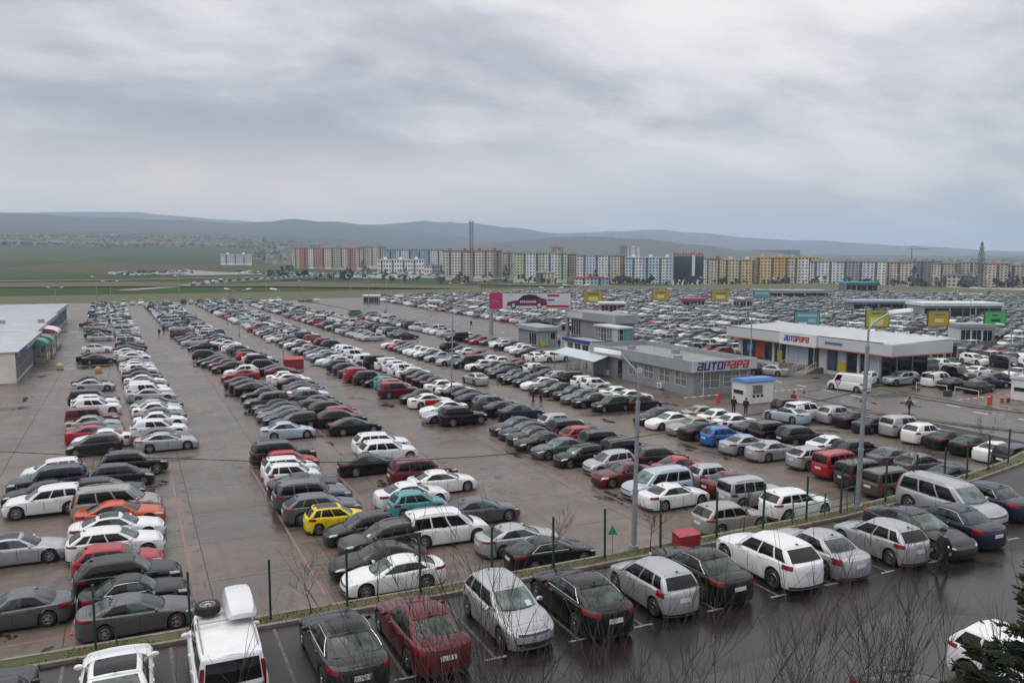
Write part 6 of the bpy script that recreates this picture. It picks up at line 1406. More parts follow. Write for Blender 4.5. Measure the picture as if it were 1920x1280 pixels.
# ------------------------------------------------------------------ parked cars (real positions: x, y, heading, kind, colour, mark, label)
CARS = '''-4.94,39.37,179.0,s,g,-,grey sedan; first from the fence in the first row from left
-5.70,47.79,-1.4,s,s,br,silver sedan; second from the fence in the first row from left
-5.15,56.39,179.6,u,w,-,white SUV; third from the fence in the first row from left
-5.49,59.07,178.8,s,b,-,black sedan; fourth from the fence in the first row from left
-5.38,61.24,178.4,u,n,-,navy blue SUV; fifth from the fence in the first row from left
-5.41,64.73,179.6,h,w,-,white hatchback; sixth from the fence in the first row from left
-0.24,36.83,1.5,s,g,-,grey sedan; first from the fence in the second row from left
-0.33,39.14,1.1,s,b,-,black sedan; second from the fence in the second row from left
-0.58,41.27,1.0,x,b,-,black crossover; third from the fence in the second row from left
-1.01,43.87,-1.0,h,r,-,red hatchback; fourth from the fence in the second row from left
-1.16,46.40,0.1,x,w,-,white crossover; fifth from the fence in the second row from left
-1.12,49.38,-0.8,s,w,br,white sedan; sixth from the fence in the second row from left
-1.01,52.07,-1.2,s,o,-,orange sedan; seventh from the fence in the second row from left
-1.21,54.24,-1.4,m,e,-,champagne minivan; eighth from the fence in the second row from left
-1.87,57.33,-1.0,x,b,-,black crossover; ninth from the fence in the second row from left
-0.92,61.33,1.5,h,d,-,dark grey hatchback; tenth from the fence in the second row from left
-0.23,64.32,1.2,u,b,-,black SUV; eleventh from the fence in the second row from left
2.24,71.64,1.1,s,s,-,silver sedan; first beyond the cross aisle in the second row from left
2.03,73.76,1.1,s,g,-,grey sedan; second beyond the cross aisle in the second row from left
1.85,76.55,-1.1,u,w,-,white SUV; third beyond the cross aisle in the second row from left
2.08,81.62,-0.7,s,w,-,white sedan; fourth beyond the cross aisle in the second row from left
2.17,84.31,0.5,s,g,-,grey sedan; fifth beyond the cross aisle in the second row from left
2.02,86.98,0.8,s,w,-,white sedan; sixth beyond the cross aisle in the second row from left
1.98,89.10,1.3,s,s,-,silver sedan; seventh beyond the cross aisle in the second row from left
2.23,91.22,1.4,s,d,-,dark grey sedan; eighth beyond the cross aisle in the second row from left
1.78,96.93,-1.5,s,s,-,silver sedan; ninth beyond the cross aisle in the second row from left
1.57,99.10,0.4,u,w,-,white SUV; tenth beyond the cross aisle in the second row from left
1.35,101.80,0.6,u,w,-,white SUV; eleventh beyond the cross aisle in the second row from left
1.42,106.08,0.0,s,d,-,dark grey sedan; twelfth beyond the cross aisle in the second row from left
1.30,109.13,-1.2,s,w,-,white sedan; thirteenth beyond the cross aisle in the second row from left
1.05,112.95,-0.1,s,d,-,dark grey sedan; fourteenth beyond the cross aisle in the second row from left
0.99,116.94,-1.5,s,b,-,black sedan; fifteenth beyond the cross aisle in the second row from left
0.83,119.08,1.6,x,w,-,white crossover; sixteenth beyond the cross aisle in the second row from left
0.61,123.93,1.3,s,w,-,white sedan; seventeenth beyond the cross aisle in the second row from left
0.57,126.63,0.2,s,s,-,silver sedan; eighteenth beyond the cross aisle in the second row from left
0.32,130.25,-0.7,s,g,-,grey sedan; nineteenth beyond the cross aisle in the second row from left
0.36,136.26,1.5,s,w,-,white sedan; twentieth beyond the cross aisle in the second row from left
0.01,138.83,0.3,s,s,-,silver sedan; twenty-first beyond the cross aisle in the second row from left
-0.43,143.24,1.4,s,w,-,white sedan; twenty-second beyond the cross aisle in the second row from left
-0.43,147.70,1.3,s,d,-,dark grey sedan; twenty-third beyond the cross aisle in the second row from left
-0.02,152.26,0.0,s,b,-,~
-0.34,157.46,-0.3,s,b,-,~
-0.32,160.24,0.4,u,s,-,~
-0.58,168.04,-0.2,h,w,-,~
-0.59,174.97,-1.2,s,g,-,~
-0.59,181.65,-0.7,s,s,-,~
-1.07,187.73,1.1,u,s,-,~
-3.07,72.30,178.4,h,d,-,dark grey hatchback; first beyond the cross aisle in the first row from left
-2.58,74.87,178.4,s,w,-,white sedan; second beyond the cross aisle in the first row from left
-3.04,77.24,0.5,s,r,-,red sedan; third beyond the cross aisle in the first row from left
-3.19,79.36,-0.8,s,g,-,grey sedan; fourth beyond the cross aisle in the first row from left
-3.41,82.12,0.1,s,e,-,champagne sedan; fifth beyond the cross aisle in the first row from left
-3.59,84.27,-0.1,k,m,-,maroon boxy off-roader; sixth beyond the cross aisle in the first row from left
-3.44,90.48,-0.6,u,w,-,white SUV; seventh beyond the cross aisle in the first row from left
-3.67,94.20,1.8,x,w,-,white crossover; eighth beyond the cross aisle in the first row from left
-3.87,96.38,-1.1,u,b,-,black SUV; ninth beyond the cross aisle in the first row from left
-4.26,107.26,-0.3,s,s,-,silver sedan; tenth beyond the cross aisle in the first row from left
-4.53,110.30,-1.1,s,b,-,black sedan; eleventh beyond the cross aisle in the first row from left
-4.44,135.40,0.5,s,d,-,dark grey sedan; twelfth beyond the cross aisle in the first row from left
-5.38,138.13,-0.8,s,b,-,black sedan; thirteenth beyond the cross aisle in the first row from left
-5.22,151.77,-0.5,s,w,-,~
-5.33,173.39,0.9,s,s,-,~
-6.07,180.12,-0.6,s,n,-,~
-6.03,188.42,0.2,s,b,-,~
-7.08,199.64,1.5,s,e,-,~
-8.23,208.63,-1.4,s,m,-,~
10.73,36.54,178.4,s,w,-,white sedan; first from the fence in the third row from left
10.63,38.67,179.0,s,b,-,black sedan; second from the fence in the third row from left
11.61,41.51,181.0,w,c,-,brown station wagon; third from the fence in the third row from left
10.99,43.59,180.4,h,d,-,dark grey hatchback; fourth from the fence in the third row from left
10.24,46.05,-0.9,h,y,br,yellow hatchback; fifth from the fence in the third row from left
9.85,48.14,-0.6,x,g,-,grey crossover; sixth from the fence in the third row from left
9.80,50.81,-1.2,u,g,-,grey SUV; seventh from the fence in the third row from left
9.93,53.78,-0.1,s,b,-,black sedan; eighth from the fence in the third row from left
9.65,56.45,-1.6,h,w,-,white hatchback; ninth from the fence in the third row from left
9.83,58.74,0.7,h,w,-,white hatchback; tenth from the fence in the third row from left
10.21,60.78,1.4,h,r,-,red hatchback; eleventh from the fence in the third row from left
10.02,62.91,1.6,u,d,-,dark grey SUV; twelfth from the fence in the third row from left
18.79,36.03,0.8,s,b,-,black sedan; first from the fence in the fourth row from left
18.22,38.62,1.7,s,s,-,silver sedan; second from the fence in the fourth row from left
15.20,41.59,-1.7,m,w,-,white minivan; third from the fence in the fourth row from left
18.27,44.03,-0.8,s,g,-,grey sedan; fourth from the fence in the fourth row from left
15.29,46.64,1.7,h,t,-,turquoise hatchback; fifth from the fence in the fourth row from left
15.59,48.71,1.0,s,w,-,white sedan; sixth from the fence in the fourth row from left
18.39,50.83,-0.3,s,w,-,white sedan; seventh from the fence in the fourth row from left
17.80,53.18,1.6,u,m,-,maroon SUV; eighth from the fence in the fourth row from left
15.33,57.52,0.4,s,b,-,black sedan; ninth from the fence in the fourth row from left
17.35,60.07,1.1,u,w,-,white SUV; tenth from the fence in the fourth row from left
17.72,63.12,-0.7,u,w,-,white SUV; eleventh from the fence in the fourth row from left
11.93,71.85,-1.1,s,l,-,pale blue sedan; first beyond the cross aisle in the third row from left
13.21,75.89,179.8,w,b,-,black station wagon; second beyond the cross aisle in the third row from left
13.00,78.01,178.7,s,d,-,dark grey sedan; third beyond the cross aisle in the third row from left
12.83,80.13,179.6,s,g,-,grey sedan; fourth beyond the cross aisle in the third row from left
12.90,82.40,181.7,s,b,-,black sedan; fifth beyond the cross aisle in the third row from left
12.82,84.52,179.4,s,b,-,black sedan; sixth beyond the cross aisle in the third row from left
12.35,86.78,178.2,u,c,-,brown SUV; seventh beyond the cross aisle in the third row from left
12.61,92.40,178.4,s,b,-,black sedan; eighth beyond the cross aisle in the third row from left
12.62,96.70,-1.2,s,b,-,black sedan; ninth beyond the cross aisle in the third row from left
12.41,99.56,1.0,s,b,-,black sedan; tenth beyond the cross aisle in the third row from left
12.01,102.16,-0.5,s,b,-,black sedan; eleventh beyond the cross aisle in the third row from left
12.31,108.85,179.2,s,r,-,red sedan; twelfth beyond the cross aisle in the third row from left
12.78,111.74,178.5,x,w,-,white crossover; thirteenth beyond the cross aisle in the third row from left
11.99,118.02,181.7,s,b,-,black sedan; fourteenth beyond the cross aisle in the third row from left
11.78,121.44,179.7,s,m,-,maroon sedan; fifteenth beyond the cross aisle in the third row from left
11.01,123.88,178.9,s,d,-,dark grey sedan; sixteenth beyond the cross aisle in the third row from left
10.70,126.91,178.4,s,d,-,dark grey sedan; seventeenth beyond the cross aisle in the third row from left
10.44,132.45,-1.6,u,d,-,dark grey SUV; eighteenth beyond the cross aisle in the third row from left
10.80,147.25,178.8,s,b,-,black sedan; nineteenth beyond the cross aisle in the third row from left
10.20,156.88,180.6,s,s,-,~
9.79,161.61,178.7,s,g,-,~
9.63,166.47,178.3,s,g,-,~
9.07,173.04,-0.0,u,m,-,~
9.48,190.37,179.1,s,s,-,~
17.63,71.33,1.8,s,b,-,black sedan; first beyond the cross aisle in the fourth row from left
17.30,74.94,-1.4,x,b,-,black crossover; second beyond the cross aisle in the fourth row from left
17.92,77.03,0.1,h,r,-,red hatchback; third beyond the cross aisle in the fourth row from left
17.46,79.68,1.0,x,b,-,black crossover; fourth beyond the cross aisle in the fourth row from left
16.85,82.22,-0.3,w,b,-,black station wagon; fifth beyond the cross aisle in the fourth row from left
17.37,84.74,1.8,s,d,-,dark grey sedan; sixth beyond the cross aisle in the fourth row from left
17.17,87.82,-0.1,x,g,-,grey crossover; seventh beyond the cross aisle in the fourth row from left
17.32,90.64,-0.9,s,w,-,white sedan; eighth beyond the cross aisle in the fourth row from left
17.35,93.18,-0.3,s,b,-,black sedan; ninth beyond the cross aisle in the fourth row from left
17.71,95.71,-1.7,s,d,-,dark grey sedan; tenth beyond the cross aisle in the fourth row from left
17.71,99.03,-0.3,s,b,-,black sedan; eleventh beyond the cross aisle in the fourth row from left
17.65,102.60,-0.9,s,w,-,white sedan; twelfth beyond the cross aisle in the fourth row from left
17.27,104.91,1.4,s,w,-,white sedan; thirteenth beyond the cross aisle in the fourth row from left
17.75,109.78,1.2,s,m,-,maroon sedan; fourteenth beyond the cross aisle in the fourth row from left
17.60,112.27,-0.0,s,d,-,dark grey sedan; fifteenth beyond the cross aisle in the fourth row from left
16.69,116.28,-1.7,u,b,-,black SUV; sixteenth beyond the cross aisle in the fourth row from left
16.76,121.82,-0.9,u,b,-,black SUV; seventeenth beyond the cross aisle in the fourth row from left
16.73,125.40,-0.9,x,w,-,white crossover; eighteenth beyond the cross aisle in the fourth row from left
15.98,128.46,-1.1,h,r,-,red hatchback; nineteenth beyond the cross aisle in the fourth row from left
16.58,131.85,-1.0,x,b,-,black crossover; twentieth beyond the cross aisle in the fourth row from left
15.92,138.25,1.3,x,g,-,grey crossover; twenty-first beyond the cross aisle in the fourth row from left
15.64,143.08,-1.3,s,w,-,white sedan; twenty-second beyond the cross aisle in the fourth row from left
15.27,149.21,-1.6,s,w,-,white sedan; twenty-third beyond the cross aisle in the fourth row from left
14.74,152.61,1.5,s,w,-,~
14.44,156.03,0.2,s,d,-,~
14.70,161.70,1.8,s,m,-,~
14.39,165.08,-0.3,s,d,-,~
13.94,167.25,1.4,u,w,-,~
27.79,71.08,0.6,u,b,-,black SUV; first beyond the cross aisle in the fifth row from left
26.89,73.25,181.0,s,s,-,silver sedan; second beyond the cross aisle in the fifth row from left
27.73,76.07,180.9,s,w,-,white sedan; third beyond the cross aisle in the fifth row from left
28.04,80.93,-0.0,s,w,rd,white sedan; fourth beyond the cross aisle in the fifth row from left
27.93,84.10,178.5,s,b,-,black sedan; fifth beyond the cross aisle in the fifth row from left
26.82,88.23,-1.0,u,m,-,maroon SUV; sixth beyond the cross aisle in the fifth row from left
27.55,92.11,1.3,h,o,-,orange hatchback; seventh beyond the cross aisle in the fifth row from left
27.69,94.91,1.4,h,t,-,turquoise hatchback; eighth beyond the cross aisle in the fifth row from left
27.37,96.98,181.5,s,b,-,black sedan; ninth beyond the cross aisle in the fifth row from left
26.64,99.15,-0.6,u,d,-,dark grey SUV; tenth beyond the cross aisle in the fifth row from left
26.09,101.52,0.6,u,r,-,red SUV; eleventh beyond the cross aisle in the fifth row from left
26.35,105.81,1.1,s,m,-,maroon sedan; twelfth beyond the cross aisle in the fifth row from left
26.25,108.57,0.5,x,n,-,navy blue crossover; thirteenth beyond the cross aisle in the fifth row from left
26.09,111.86,1.1,x,d,-,dark grey crossover; fourteenth beyond the cross aisle in the fifth row from left
26.62,117.38,180.1,s,s,-,silver sedan; fifteenth beyond the cross aisle in the fifth row from left
26.37,119.67,180.6,s,w,-,white sedan; sixteenth beyond the cross aisle in the fifth row from left
26.42,124.22,180.7,s,g,-,grey sedan; seventeenth beyond the cross aisle in the fifth row from left
26.52,127.40,179.2,s,s,-,silver sedan; eighteenth beyond the cross aisle in the fifth row from left
26.88,131.49,181.5,s,g,-,grey sedan; nineteenth beyond the cross aisle in the fifth row from left
26.29,134.44,181.6,s,g,-,grey sedan; twentieth beyond the cross aisle in the fifth row from left
25.99,137.35,178.5,s,s,-,silver sedan; twenty-first beyond the cross aisle in the fifth row from left
26.03,142.20,181.7,s,b,-,black sedan; twenty-second beyond the cross aisle in the fifth row from left
26.05,145.27,181.7,s,w,-,white sedan; twenty-third beyond the cross aisle in the fifth row from left
25.73,148.61,180.6,s,g,-,grey sedan; twenty-fourth beyond the cross aisle in the fifth row from left
25.55,152.46,178.4,h,b,-,~
24.87,157.00,181.4,s,w,-,~
25.05,161.84,178.7,s,s,-,~
33.89,71.24,1.7,s,n,-,navy blue sedan; first beyond the cross aisle in the sixth row from left
33.28,73.51,0.6,s,b,-,black sedan; second beyond the cross aisle in the sixth row from left
33.59,76.98,-1.6,w,g,-,grey station wagon; third beyond the cross aisle in the sixth row from left
32.61,79.20,-1.2,s,b,-,black sedan; fourth beyond the cross aisle in the sixth row from left
33.17,82.08,0.5,s,b,-,black sedan; fifth beyond the cross aisle in the sixth row from left
32.86,84.29,0.2,s,b,-,black sedan; sixth beyond the cross aisle in the sixth row from left
32.98,86.41,0.9,s,w,-,white sedan; seventh beyond the cross aisle in the sixth row from left
32.72,89.70,1.5,s,w,-,white sedan; eighth beyond the cross aisle in the sixth row from left
33.05,92.44,-1.0,s,b,-,black sedan; ninth beyond the cross aisle in the sixth row from left
32.78,94.57,-1.8,s,b,-,black sedan; tenth beyond the cross aisle in the sixth row from left
32.85,97.17,1.5,s,d,-,dark grey sedan; eleventh beyond the cross aisle in the sixth row from left
33.04,99.83,-1.8,s,d,-,dark grey sedan; twelfth beyond the cross aisle in the sixth row from left
33.11,102.14,1.4,s,w,-,white sedan; thirteenth beyond the cross aisle in the sixth row from left
32.66,104.31,-1.4,u,w,-,white SUV; fourteenth beyond the cross aisle in the sixth row from left
32.90,108.12,1.1,u,w,-,white SUV; fifteenth beyond the cross aisle in the sixth row from left
32.68,110.92,1.0,u,w,-,white SUV; sixteenth beyond the cross aisle in the sixth row from left
31.65,113.38,1.4,k,b,-,black boxy off-roader; seventeenth beyond the cross aisle in the sixth row from left
30.42,115.58,0.2,u,w,-,white SUV; eighteenth beyond the cross aisle in the sixth row from left
30.77,123.05,1.4,u,w,-,white SUV; nineteenth beyond the cross aisle in the sixth row from left
31.52,130.13,-1.1,x,w,-,white crossover; twentieth beyond the cross aisle in the sixth row from left
31.49,132.89,0.6,x,w,-,white crossover; twenty-first beyond the cross aisle in the sixth row from left
31.20,139.29,-0.6,u,d,-,dark grey SUV; twenty-second beyond the cross aisle in the sixth row from left
30.88,143.63,1.4,u,m,-,maroon SUV; twenty-third beyond the cross aisle in the sixth row from left
30.76,153.55,1.0,h,r,-,~
29.67,156.99,-0.1,u,b,-,~
44.02,71.30,180.1,h,b,br,black hatchback; first beyond the cross aisle in the seventh row from left
43.50,74.16,178.3,s,b,-,black sedan; second beyond the cross aisle in the seventh row from left
43.54,76.48,178.3,s,g,-,grey sedan; third beyond the cross aisle in the seventh row from left
43.87,79.20,180.3,s,b,-,black sedan; fourth beyond the cross aisle in the seventh row from left
43.70,81.88,180.0,s,c,-,brown sedan; fifth beyond the cross aisle in the seventh row from left
43.55,84.23,181.3,s,b,-,black sedan; sixth beyond the cross aisle in the seventh row from left
43.83,86.96,180.4,s,w,-,white sedan; seventh beyond the cross aisle in the seventh row from left
43.85,89.46,178.7,s,b,-,black sedan; eighth beyond the cross aisle in the seventh row from left
43.81,92.10,179.5,s,b,-,black sedan; ninth beyond the cross aisle in the seventh row from left
43.81,94.29,181.0,s,d,-,dark grey sedan; tenth beyond the cross aisle in the seventh row from left
44.11,97.60,180.1,s,b,-,black sedan; eleventh beyond the cross aisle in the seventh row from left
44.90,100.55,178.2,w,d,-,dark grey station wagon; twelfth beyond the cross aisle in the seventh row from left
44.84,103.30,181.2,s,d,-,dark grey sedan; thirteenth beyond the cross aisle in the seventh row from left
43.91,105.42,181.2,s,w,-,white sedan; fourteenth beyond the cross aisle in the seventh row from left
43.35,108.62,178.5,m,b,-,black minivan; fifteenth beyond the cross aisle in the seventh row from left
42.24,112.33,180.2,s,s,-,silver sedan; sixteenth beyond the cross aisle in the seventh row from left
43.17,115.27,179.6,s,n,-,navy blue sedan; seventeenth beyond the cross aisle in the seventh row from left
42.11,117.39,181.0,s,s,-,silver sedan; eighteenth beyond the cross aisle in the seventh row from left
41.98,120.25,179.3,s,d,-,dark grey sedan; nineteenth beyond the cross aisle in the seventh row from left
42.14,122.70,179.0,s,w,-,white sedan; twentieth beyond the cross aisle in the seventh row from left
41.98,125.26,180.0,s,w,-,white sedan; twenty-first beyond the cross aisle in the seventh row from left
41.80,127.38,181.7,s,w,-,white sedan; twenty-second beyond the cross aisle in the seventh row from left
41.88,130.01,178.5,s,g,-,grey sedan; twenty-third beyond the cross aisle in the seventh row from left
41.88,132.66,178.6,s,g,-,grey sedan; twenty-fourth beyond the cross aisle in the seventh row from left
41.26,134.74,180.4,h,r,-,red hatchback; twenty-fifth beyond the cross aisle in the seventh row from left
41.42,138.16,181.4,s,w,-,white sedan; twenty-sixth beyond the cross aisle in the seventh row from left
47.54,70.77,0.0,h,b,-,black hatchback; first beyond the cross aisle in the eighth row from left
48.78,74.46,-0.2,s,w,-,white sedan; second beyond the cross aisle in the eighth row from left
48.68,76.98,1.3,s,w,-,white sedan; third beyond the cross aisle in the eighth row from left
48.31,79.76,1.0,s,e,-,champagne sedan; fourth beyond the cross aisle in the eighth row from left
49.42,83.27,-1.6,h,w,-,white hatchback; fifth beyond the cross aisle in the eighth row from left
49.18,85.31,1.4,h,w,-,white hatchback; sixth beyond the cross aisle in the eighth row from left
49.05,87.44,-1.1,u,b,-,black SUV; seventh beyond the cross aisle in the eighth row from left
48.58,90.06,-0.7,x,e,-,champagne crossover; eighth beyond the cross aisle in the eighth row from left
48.58,93.21,1.2,s,n,-,navy blue sedan; ninth beyond the cross aisle in the eighth row from left
48.89,95.48,-0.3,h,b,-,black hatchback; tenth beyond the cross aisle in the eighth row from left
49.18,98.39,1.1,h,w,-,white hatchback; eleventh beyond the cross aisle in the eighth row from left
49.83,100.58,-1.2,s,b,-,black sedan; twelfth beyond the cross aisle in the eighth row from left
49.23,102.70,1.3,s,m,-,maroon sedan; thirteenth beyond the cross aisle in the eighth row from left
49.27,104.82,-1.2,s,r,-,red sedan; fourteenth beyond the cross aisle in the eighth row from left
48.47,107.99,-1.3,s,w,-,white sedan; fifteenth beyond the cross aisle in the eighth row from left
48.16,110.34,-0.0,s,w,-,white sedan; sixteenth beyond the cross aisle in the eighth row from left
48.61,113.18,-0.6,s,g,-,grey sedan; seventeenth beyond the cross aisle in the eighth row from left
48.93,117.04,0.2,s,r,-,red sedan; eighteenth beyond the cross aisle in the eighth row from left
48.36,120.69,1.5,s,w,-,white sedan; nineteenth beyond the cross aisle in the eighth row from left
48.62,124.11,0.8,s,d,-,dark grey sedan; twentieth beyond the cross aisle in the eighth row from left
48.54,128.27,-1.8,u,b,-,black SUV; twenty-first beyond the cross aisle in the eighth row from left
57.72,109.57,-0.7,x,w,-,white crossover; first beyond the cross aisle in the ninth row from left
56.70,113.45,180.2,s,g,-,grey sedan; second beyond the cross aisle in the ninth row from left
57.12,117.51,180.0,s,n,-,navy blue sedan; third beyond the cross aisle in the ninth row from left
57.75,120.81,180.8,s,w,-,white sedan; fourth beyond the cross aisle in the ninth row from left
58.58,124.20,179.9,s,w,-,white sedan; fifth beyond the cross aisle in the ninth row from left
59.26,128.52,178.5,s,n,-,navy blue sedan; sixth beyond the cross aisle in the ninth row from left
58.48,130.64,179.1,s,w,-,white sedan; seventh beyond the cross aisle in the ninth row from left
59.39,133.56,181.3,s,s,-,silver sedan; eighth beyond the cross aisle in the ninth row from left
58.67,135.68,179.5,s,g,-,grey sedan; ninth beyond the cross aisle in the ninth row from left
57.41,137.80,181.0,s,r,-,red sedan; tenth beyond the cross aisle in the ninth row from left
57.87,141.63,181.7,s,d,-,dark grey sedan; eleventh beyond the cross aisle in the ninth row from left
55.12,143.78,180.5,k,b,-,black boxy off-roader; twelfth beyond the cross aisle in the ninth row from left
57.94,145.93,180.6,s,w,-,white sedan; thirteenth beyond the cross aisle in the ninth row from left
57.03,153.64,180.4,s,s,-,~
57.43,159.08,179.3,s,w,-,~
30.36,36.31,1.5,u,e,-,champagne SUV; first from the fence in the fifth row from left
35.76,36.83,-0.1,u,w,-,white SUV; second from the fence in the fifth row from left
30.49,41.73,1.5,s,w,-,white sedan; third from the fence in the fifth row from left
30.74,43.90,179.3,m,l,-,pale blue minivan; fourth from the fence in the fifth row from left
30.42,47.44,181.3,s,m,-,maroon sedan; fifth from the fence in the fifth row from left
31.01,50.36,181.0,h,s,-,silver hatchback; sixth from the fence in the fifth row from left
30.19,53.20,180.4,h,b,-,black hatchback; seventh from the fence in the fifth row from left
30.11,56.19,179.8,s,g,-,grey sedan; eighth from the fence in the fifth row from left
29.87,58.94,178.7,s,b,-,black sedan; ninth from the fence in the fifth row from left
30.10,61.14,181.0,s,b,-,black sedan; tenth from the fence in the fifth row from left
30.51,63.26,179.5,s,n,-,navy blue sedan; eleventh from the fence in the fifth row from left
30.61,65.38,180.6,s,d,-,dark grey sedan; twelfth from the fence in the fifth row from left
34.77,39.64,-1.3,k,s,-,silver boxy off-roader; first from the fence in the sixth row from left
35.65,42.32,-1.5,s,m,-,maroon sedan; second from the fence in the sixth row from left
35.75,44.40,-1.3,h,s,-,silver hatchback; third from the fence in the sixth row from left
35.11,47.31,1.1,s,r,-,red sedan; fourth from the fence in the sixth row from left
35.62,50.65,-1.2,w,d,-,dark grey station wagon; fifth from the fence in the sixth row from left
34.24,52.82,1.4,u,b,-,black SUV; sixth from the fence in the sixth row from left
34.22,56.17,-0.5,u,b,-,black SUV; seventh from the fence in the sixth row from left
33.83,58.75,0.3,x,r,-,red crossover; eighth from the fence in the sixth row from left
34.16,61.35,-0.5,u,b,-,black SUV; ninth from the fence in the sixth row from left
34.60,64.39,0.4,x,s,-,silver crossover; tenth from the fence in the sixth row from left
44.91,37.58,-1.5,k,k,-,olive brown boxy off-roader; first from the fence in the seventh row from left
44.91,39.96,-0.4,k,c,-,brown boxy off-roader; second from the fence in the seventh row from left
45.38,42.50,1.6,k,r,-,red boxy off-roader; third from the fence in the seventh row from left
45.65,45.28,-1.2,x,s,-,silver crossover; fourth from the fence in the seventh row from left
44.81,48.55,0.6,s,s,-,silver sedan; fifth from the fence in the seventh row from left
44.38,51.11,-0.6,s,s,-,silver sedan; sixth from the fence in the seventh row from left
44.55,54.19,-0.7,h,B,-,bright blue hatchback; seventh from the fence in the seventh row from left
44.57,56.73,-1.7,s,b,-,black sedan; eighth from the fence in the seventh row from left
44.71,58.85,178.3,s,e,-,champagne sedan; ninth from the fence in the seventh row from left
44.42,61.76,181.6,s,w,-,white sedan; tenth from the fence in the seventh row from left
44.66,64.05,181.2,s,d,-,dark grey sedan; eleventh from the fence in the seventh row from left
50.83,37.68,1.1,s,b,-,black sedan; first from the fence in the eighth row from left
50.89,40.26,1.1,x,g,-,grey crossover; second from the fence in the eighth row from left
51.40,43.10,1.6,s,g,-,grey sedan; third from the fence in the eighth row from left
50.38,45.42,-1.2,u,b,-,black SUV; fourth from the fence in the eighth row from left
50.27,47.95,0.3,s,w,-,white sedan; fifth from the fence in the eighth row from left
49.99,51.20,-0.0,u,b,-,black SUV; sixth from the fence in the eighth row from left
49.18,53.42,0.3,u,b,-,black SUV; seventh from the fence in the eighth row from left
49.31,55.61,1.6,s,b,-,black sedan; eighth from the fence in the eighth row from left
49.45,58.58,0.9,s,w,-,white sedan; ninth from the fence in the eighth row from left
49.68,61.11,1.7,s,w,-,white sedan; tenth from the fence in the eighth row from left
49.57,63.35,-1.4,s,e,-,champagne sedan; eleventh from the fence in the eighth row from left
59.59,38.85,0.5,u,b,-,black SUV; first from the fence in the ninth row from left
60.40,41.02,0.6,s,w,-,white sedan; second from the fence in the ninth row from left
60.76,43.32,0.9,s,b,-,black sedan; third from the fence in the ninth row from left
60.76,45.56,0.4,s,b,-,black sedan; fourth from the fence in the ninth row from left
60.46,47.69,1.2,x,w,-,white crossover; fifth from the fence in the ninth row from left
61.19,50.41,-0.7,u,s,-,silver SUV; sixth from the fence in the ninth row from left
60.11,52.58,1.5,s,d,-,dark grey sedan; seventh from the fence in the ninth row from left
60.63,55.01,-0.3,s,b,-,black sedan; eighth from the fence in the ninth row from left
60.43,57.14,0.4,x,s,-,silver crossover; ninth from the fence in the ninth row from left
58.63,59.32,1.4,u,w,-,white SUV; tenth from the fence in the ninth row from left
59.42,62.41,0.7,h,b,-,black hatchback; eleventh from the fence in the ninth row from left
-3.63,23.90,89.4,s,d,-,dark grey sedan cut off at the bottom left corner
-0.75,24.03,89.2,s,w,br,white sedan with black glass roof parked left of the white van
2.05,23.90,89.5,v,w,vito,white van with roof box and spare wheel; rear to camera
5.38,23.90,90.4,s,d,br,dark grey sedan with black roof parked between white van and dark red sedan
7.88,23.97,91.5,s,m,-,dark red sedan seen from behind; right of the dark grey sedan
10.92,24.05,-88.8,h,s,-,silver compact minivan facing camera behind bare twigs
13.62,24.00,89.7,s,b,ch,black sedan with chrome window line right of the silver compact minivan
16.61,23.90,89.7,h,s,-,silver hatchback parked between two black sedans in the front row
18.94,24.33,91.0,s,b,ch,black sedan with chrome window line left of the white SUV; front row
22.07,24.10,89.4,x,w,-,white SUV with sloping tail in the front row near the red box
24.55,24.10,89.7,s,s,-,silver sedan with tinted rear window right of the front row white SUV
27.88,23.90,88.5,h,s,-,silver hatchback behind the foreground pedestrian; left of the grey sedan
30.20,23.96,-90.9,s,d,-,dark grey sedan facing camera beside the foreground pedestrian
32.48,24.18,90.1,s,n,ch,navy sedan with chrome window line parked left of the silver family van
34.88,26.00,-89.4,m,s,-,silver family van with roof rails facing the camera at right
37.25,26.00,90.3,s,n,-,navy sedan at the right edge of the front row
22.10,13.60,-88.0,u,w,-,white SUV half hidden by the dark conifer at bottom right
17.90,13.20,-91.0,s,d,-,dark blue-grey car roof showing at the bottom edge
56.40,59.60,100.0,s,l,-,pale blue sedan standing across the aisle behind the black SUVs
38.40,93.90,95.0,s,s,-,silver sedan driving away in the aisle between parked rows
55.00,111.20,96.0,s,w,-,white sedan driving away beside the grey carport
76.20,70.60,102.0,t,w,-,white panel van driving on the road before the showroom
82.20,73.40,200.0,h,w,-,white hatchback against the showroom wall behind the panel van
77.20,84.60,110.0,s2,s,-,old silver sedan parked by the showroom steps
75.20,87.00,112.0,h,d,-,dark hatchback with grey bonnet left of the old silver sedan
85.60,71.30,172.0,u,s,-,silver off-road SUV at the showroom corner facing left
89.20,69.00,8.0,m,w,-,white minivan behind the silver SUV at the showroom corner
88.60,66.30,10.0,s,b,-,black sedan behind the white railing at the right lot
89.00,63.40,10.0,w,b,-,black station wagon behind the striped barrier at the right lot
93.40,65.20,-20.0,s,b,-,black sedan pointing right beyond the black station wagon
95.60,71.00,-100.0,u,d,-,dark grey SUV facing camera beside the showroom end wall
102.40,78.60,10.0,x,w,-,white crossover just right of the showroom end wall
101.00,75.20,8.0,s,w,-,white sedan right of the white crossover behind the showroom
100.80,72.00,8.0,s,w,ch,second white sedan right of the showroom end wall
97.60,66.60,-30.0,s,d,-,dark green-grey sedan between white sedans and the right booth
98.40,63.20,-25.0,s,e,-,champagne sedan next to the white booth at right
111.50,80.40,-100.0,u,w,-,white SUV facing camera in the right lot
112.20,76.00,-100.0,m,b,-,black minivan facing camera in the right lot
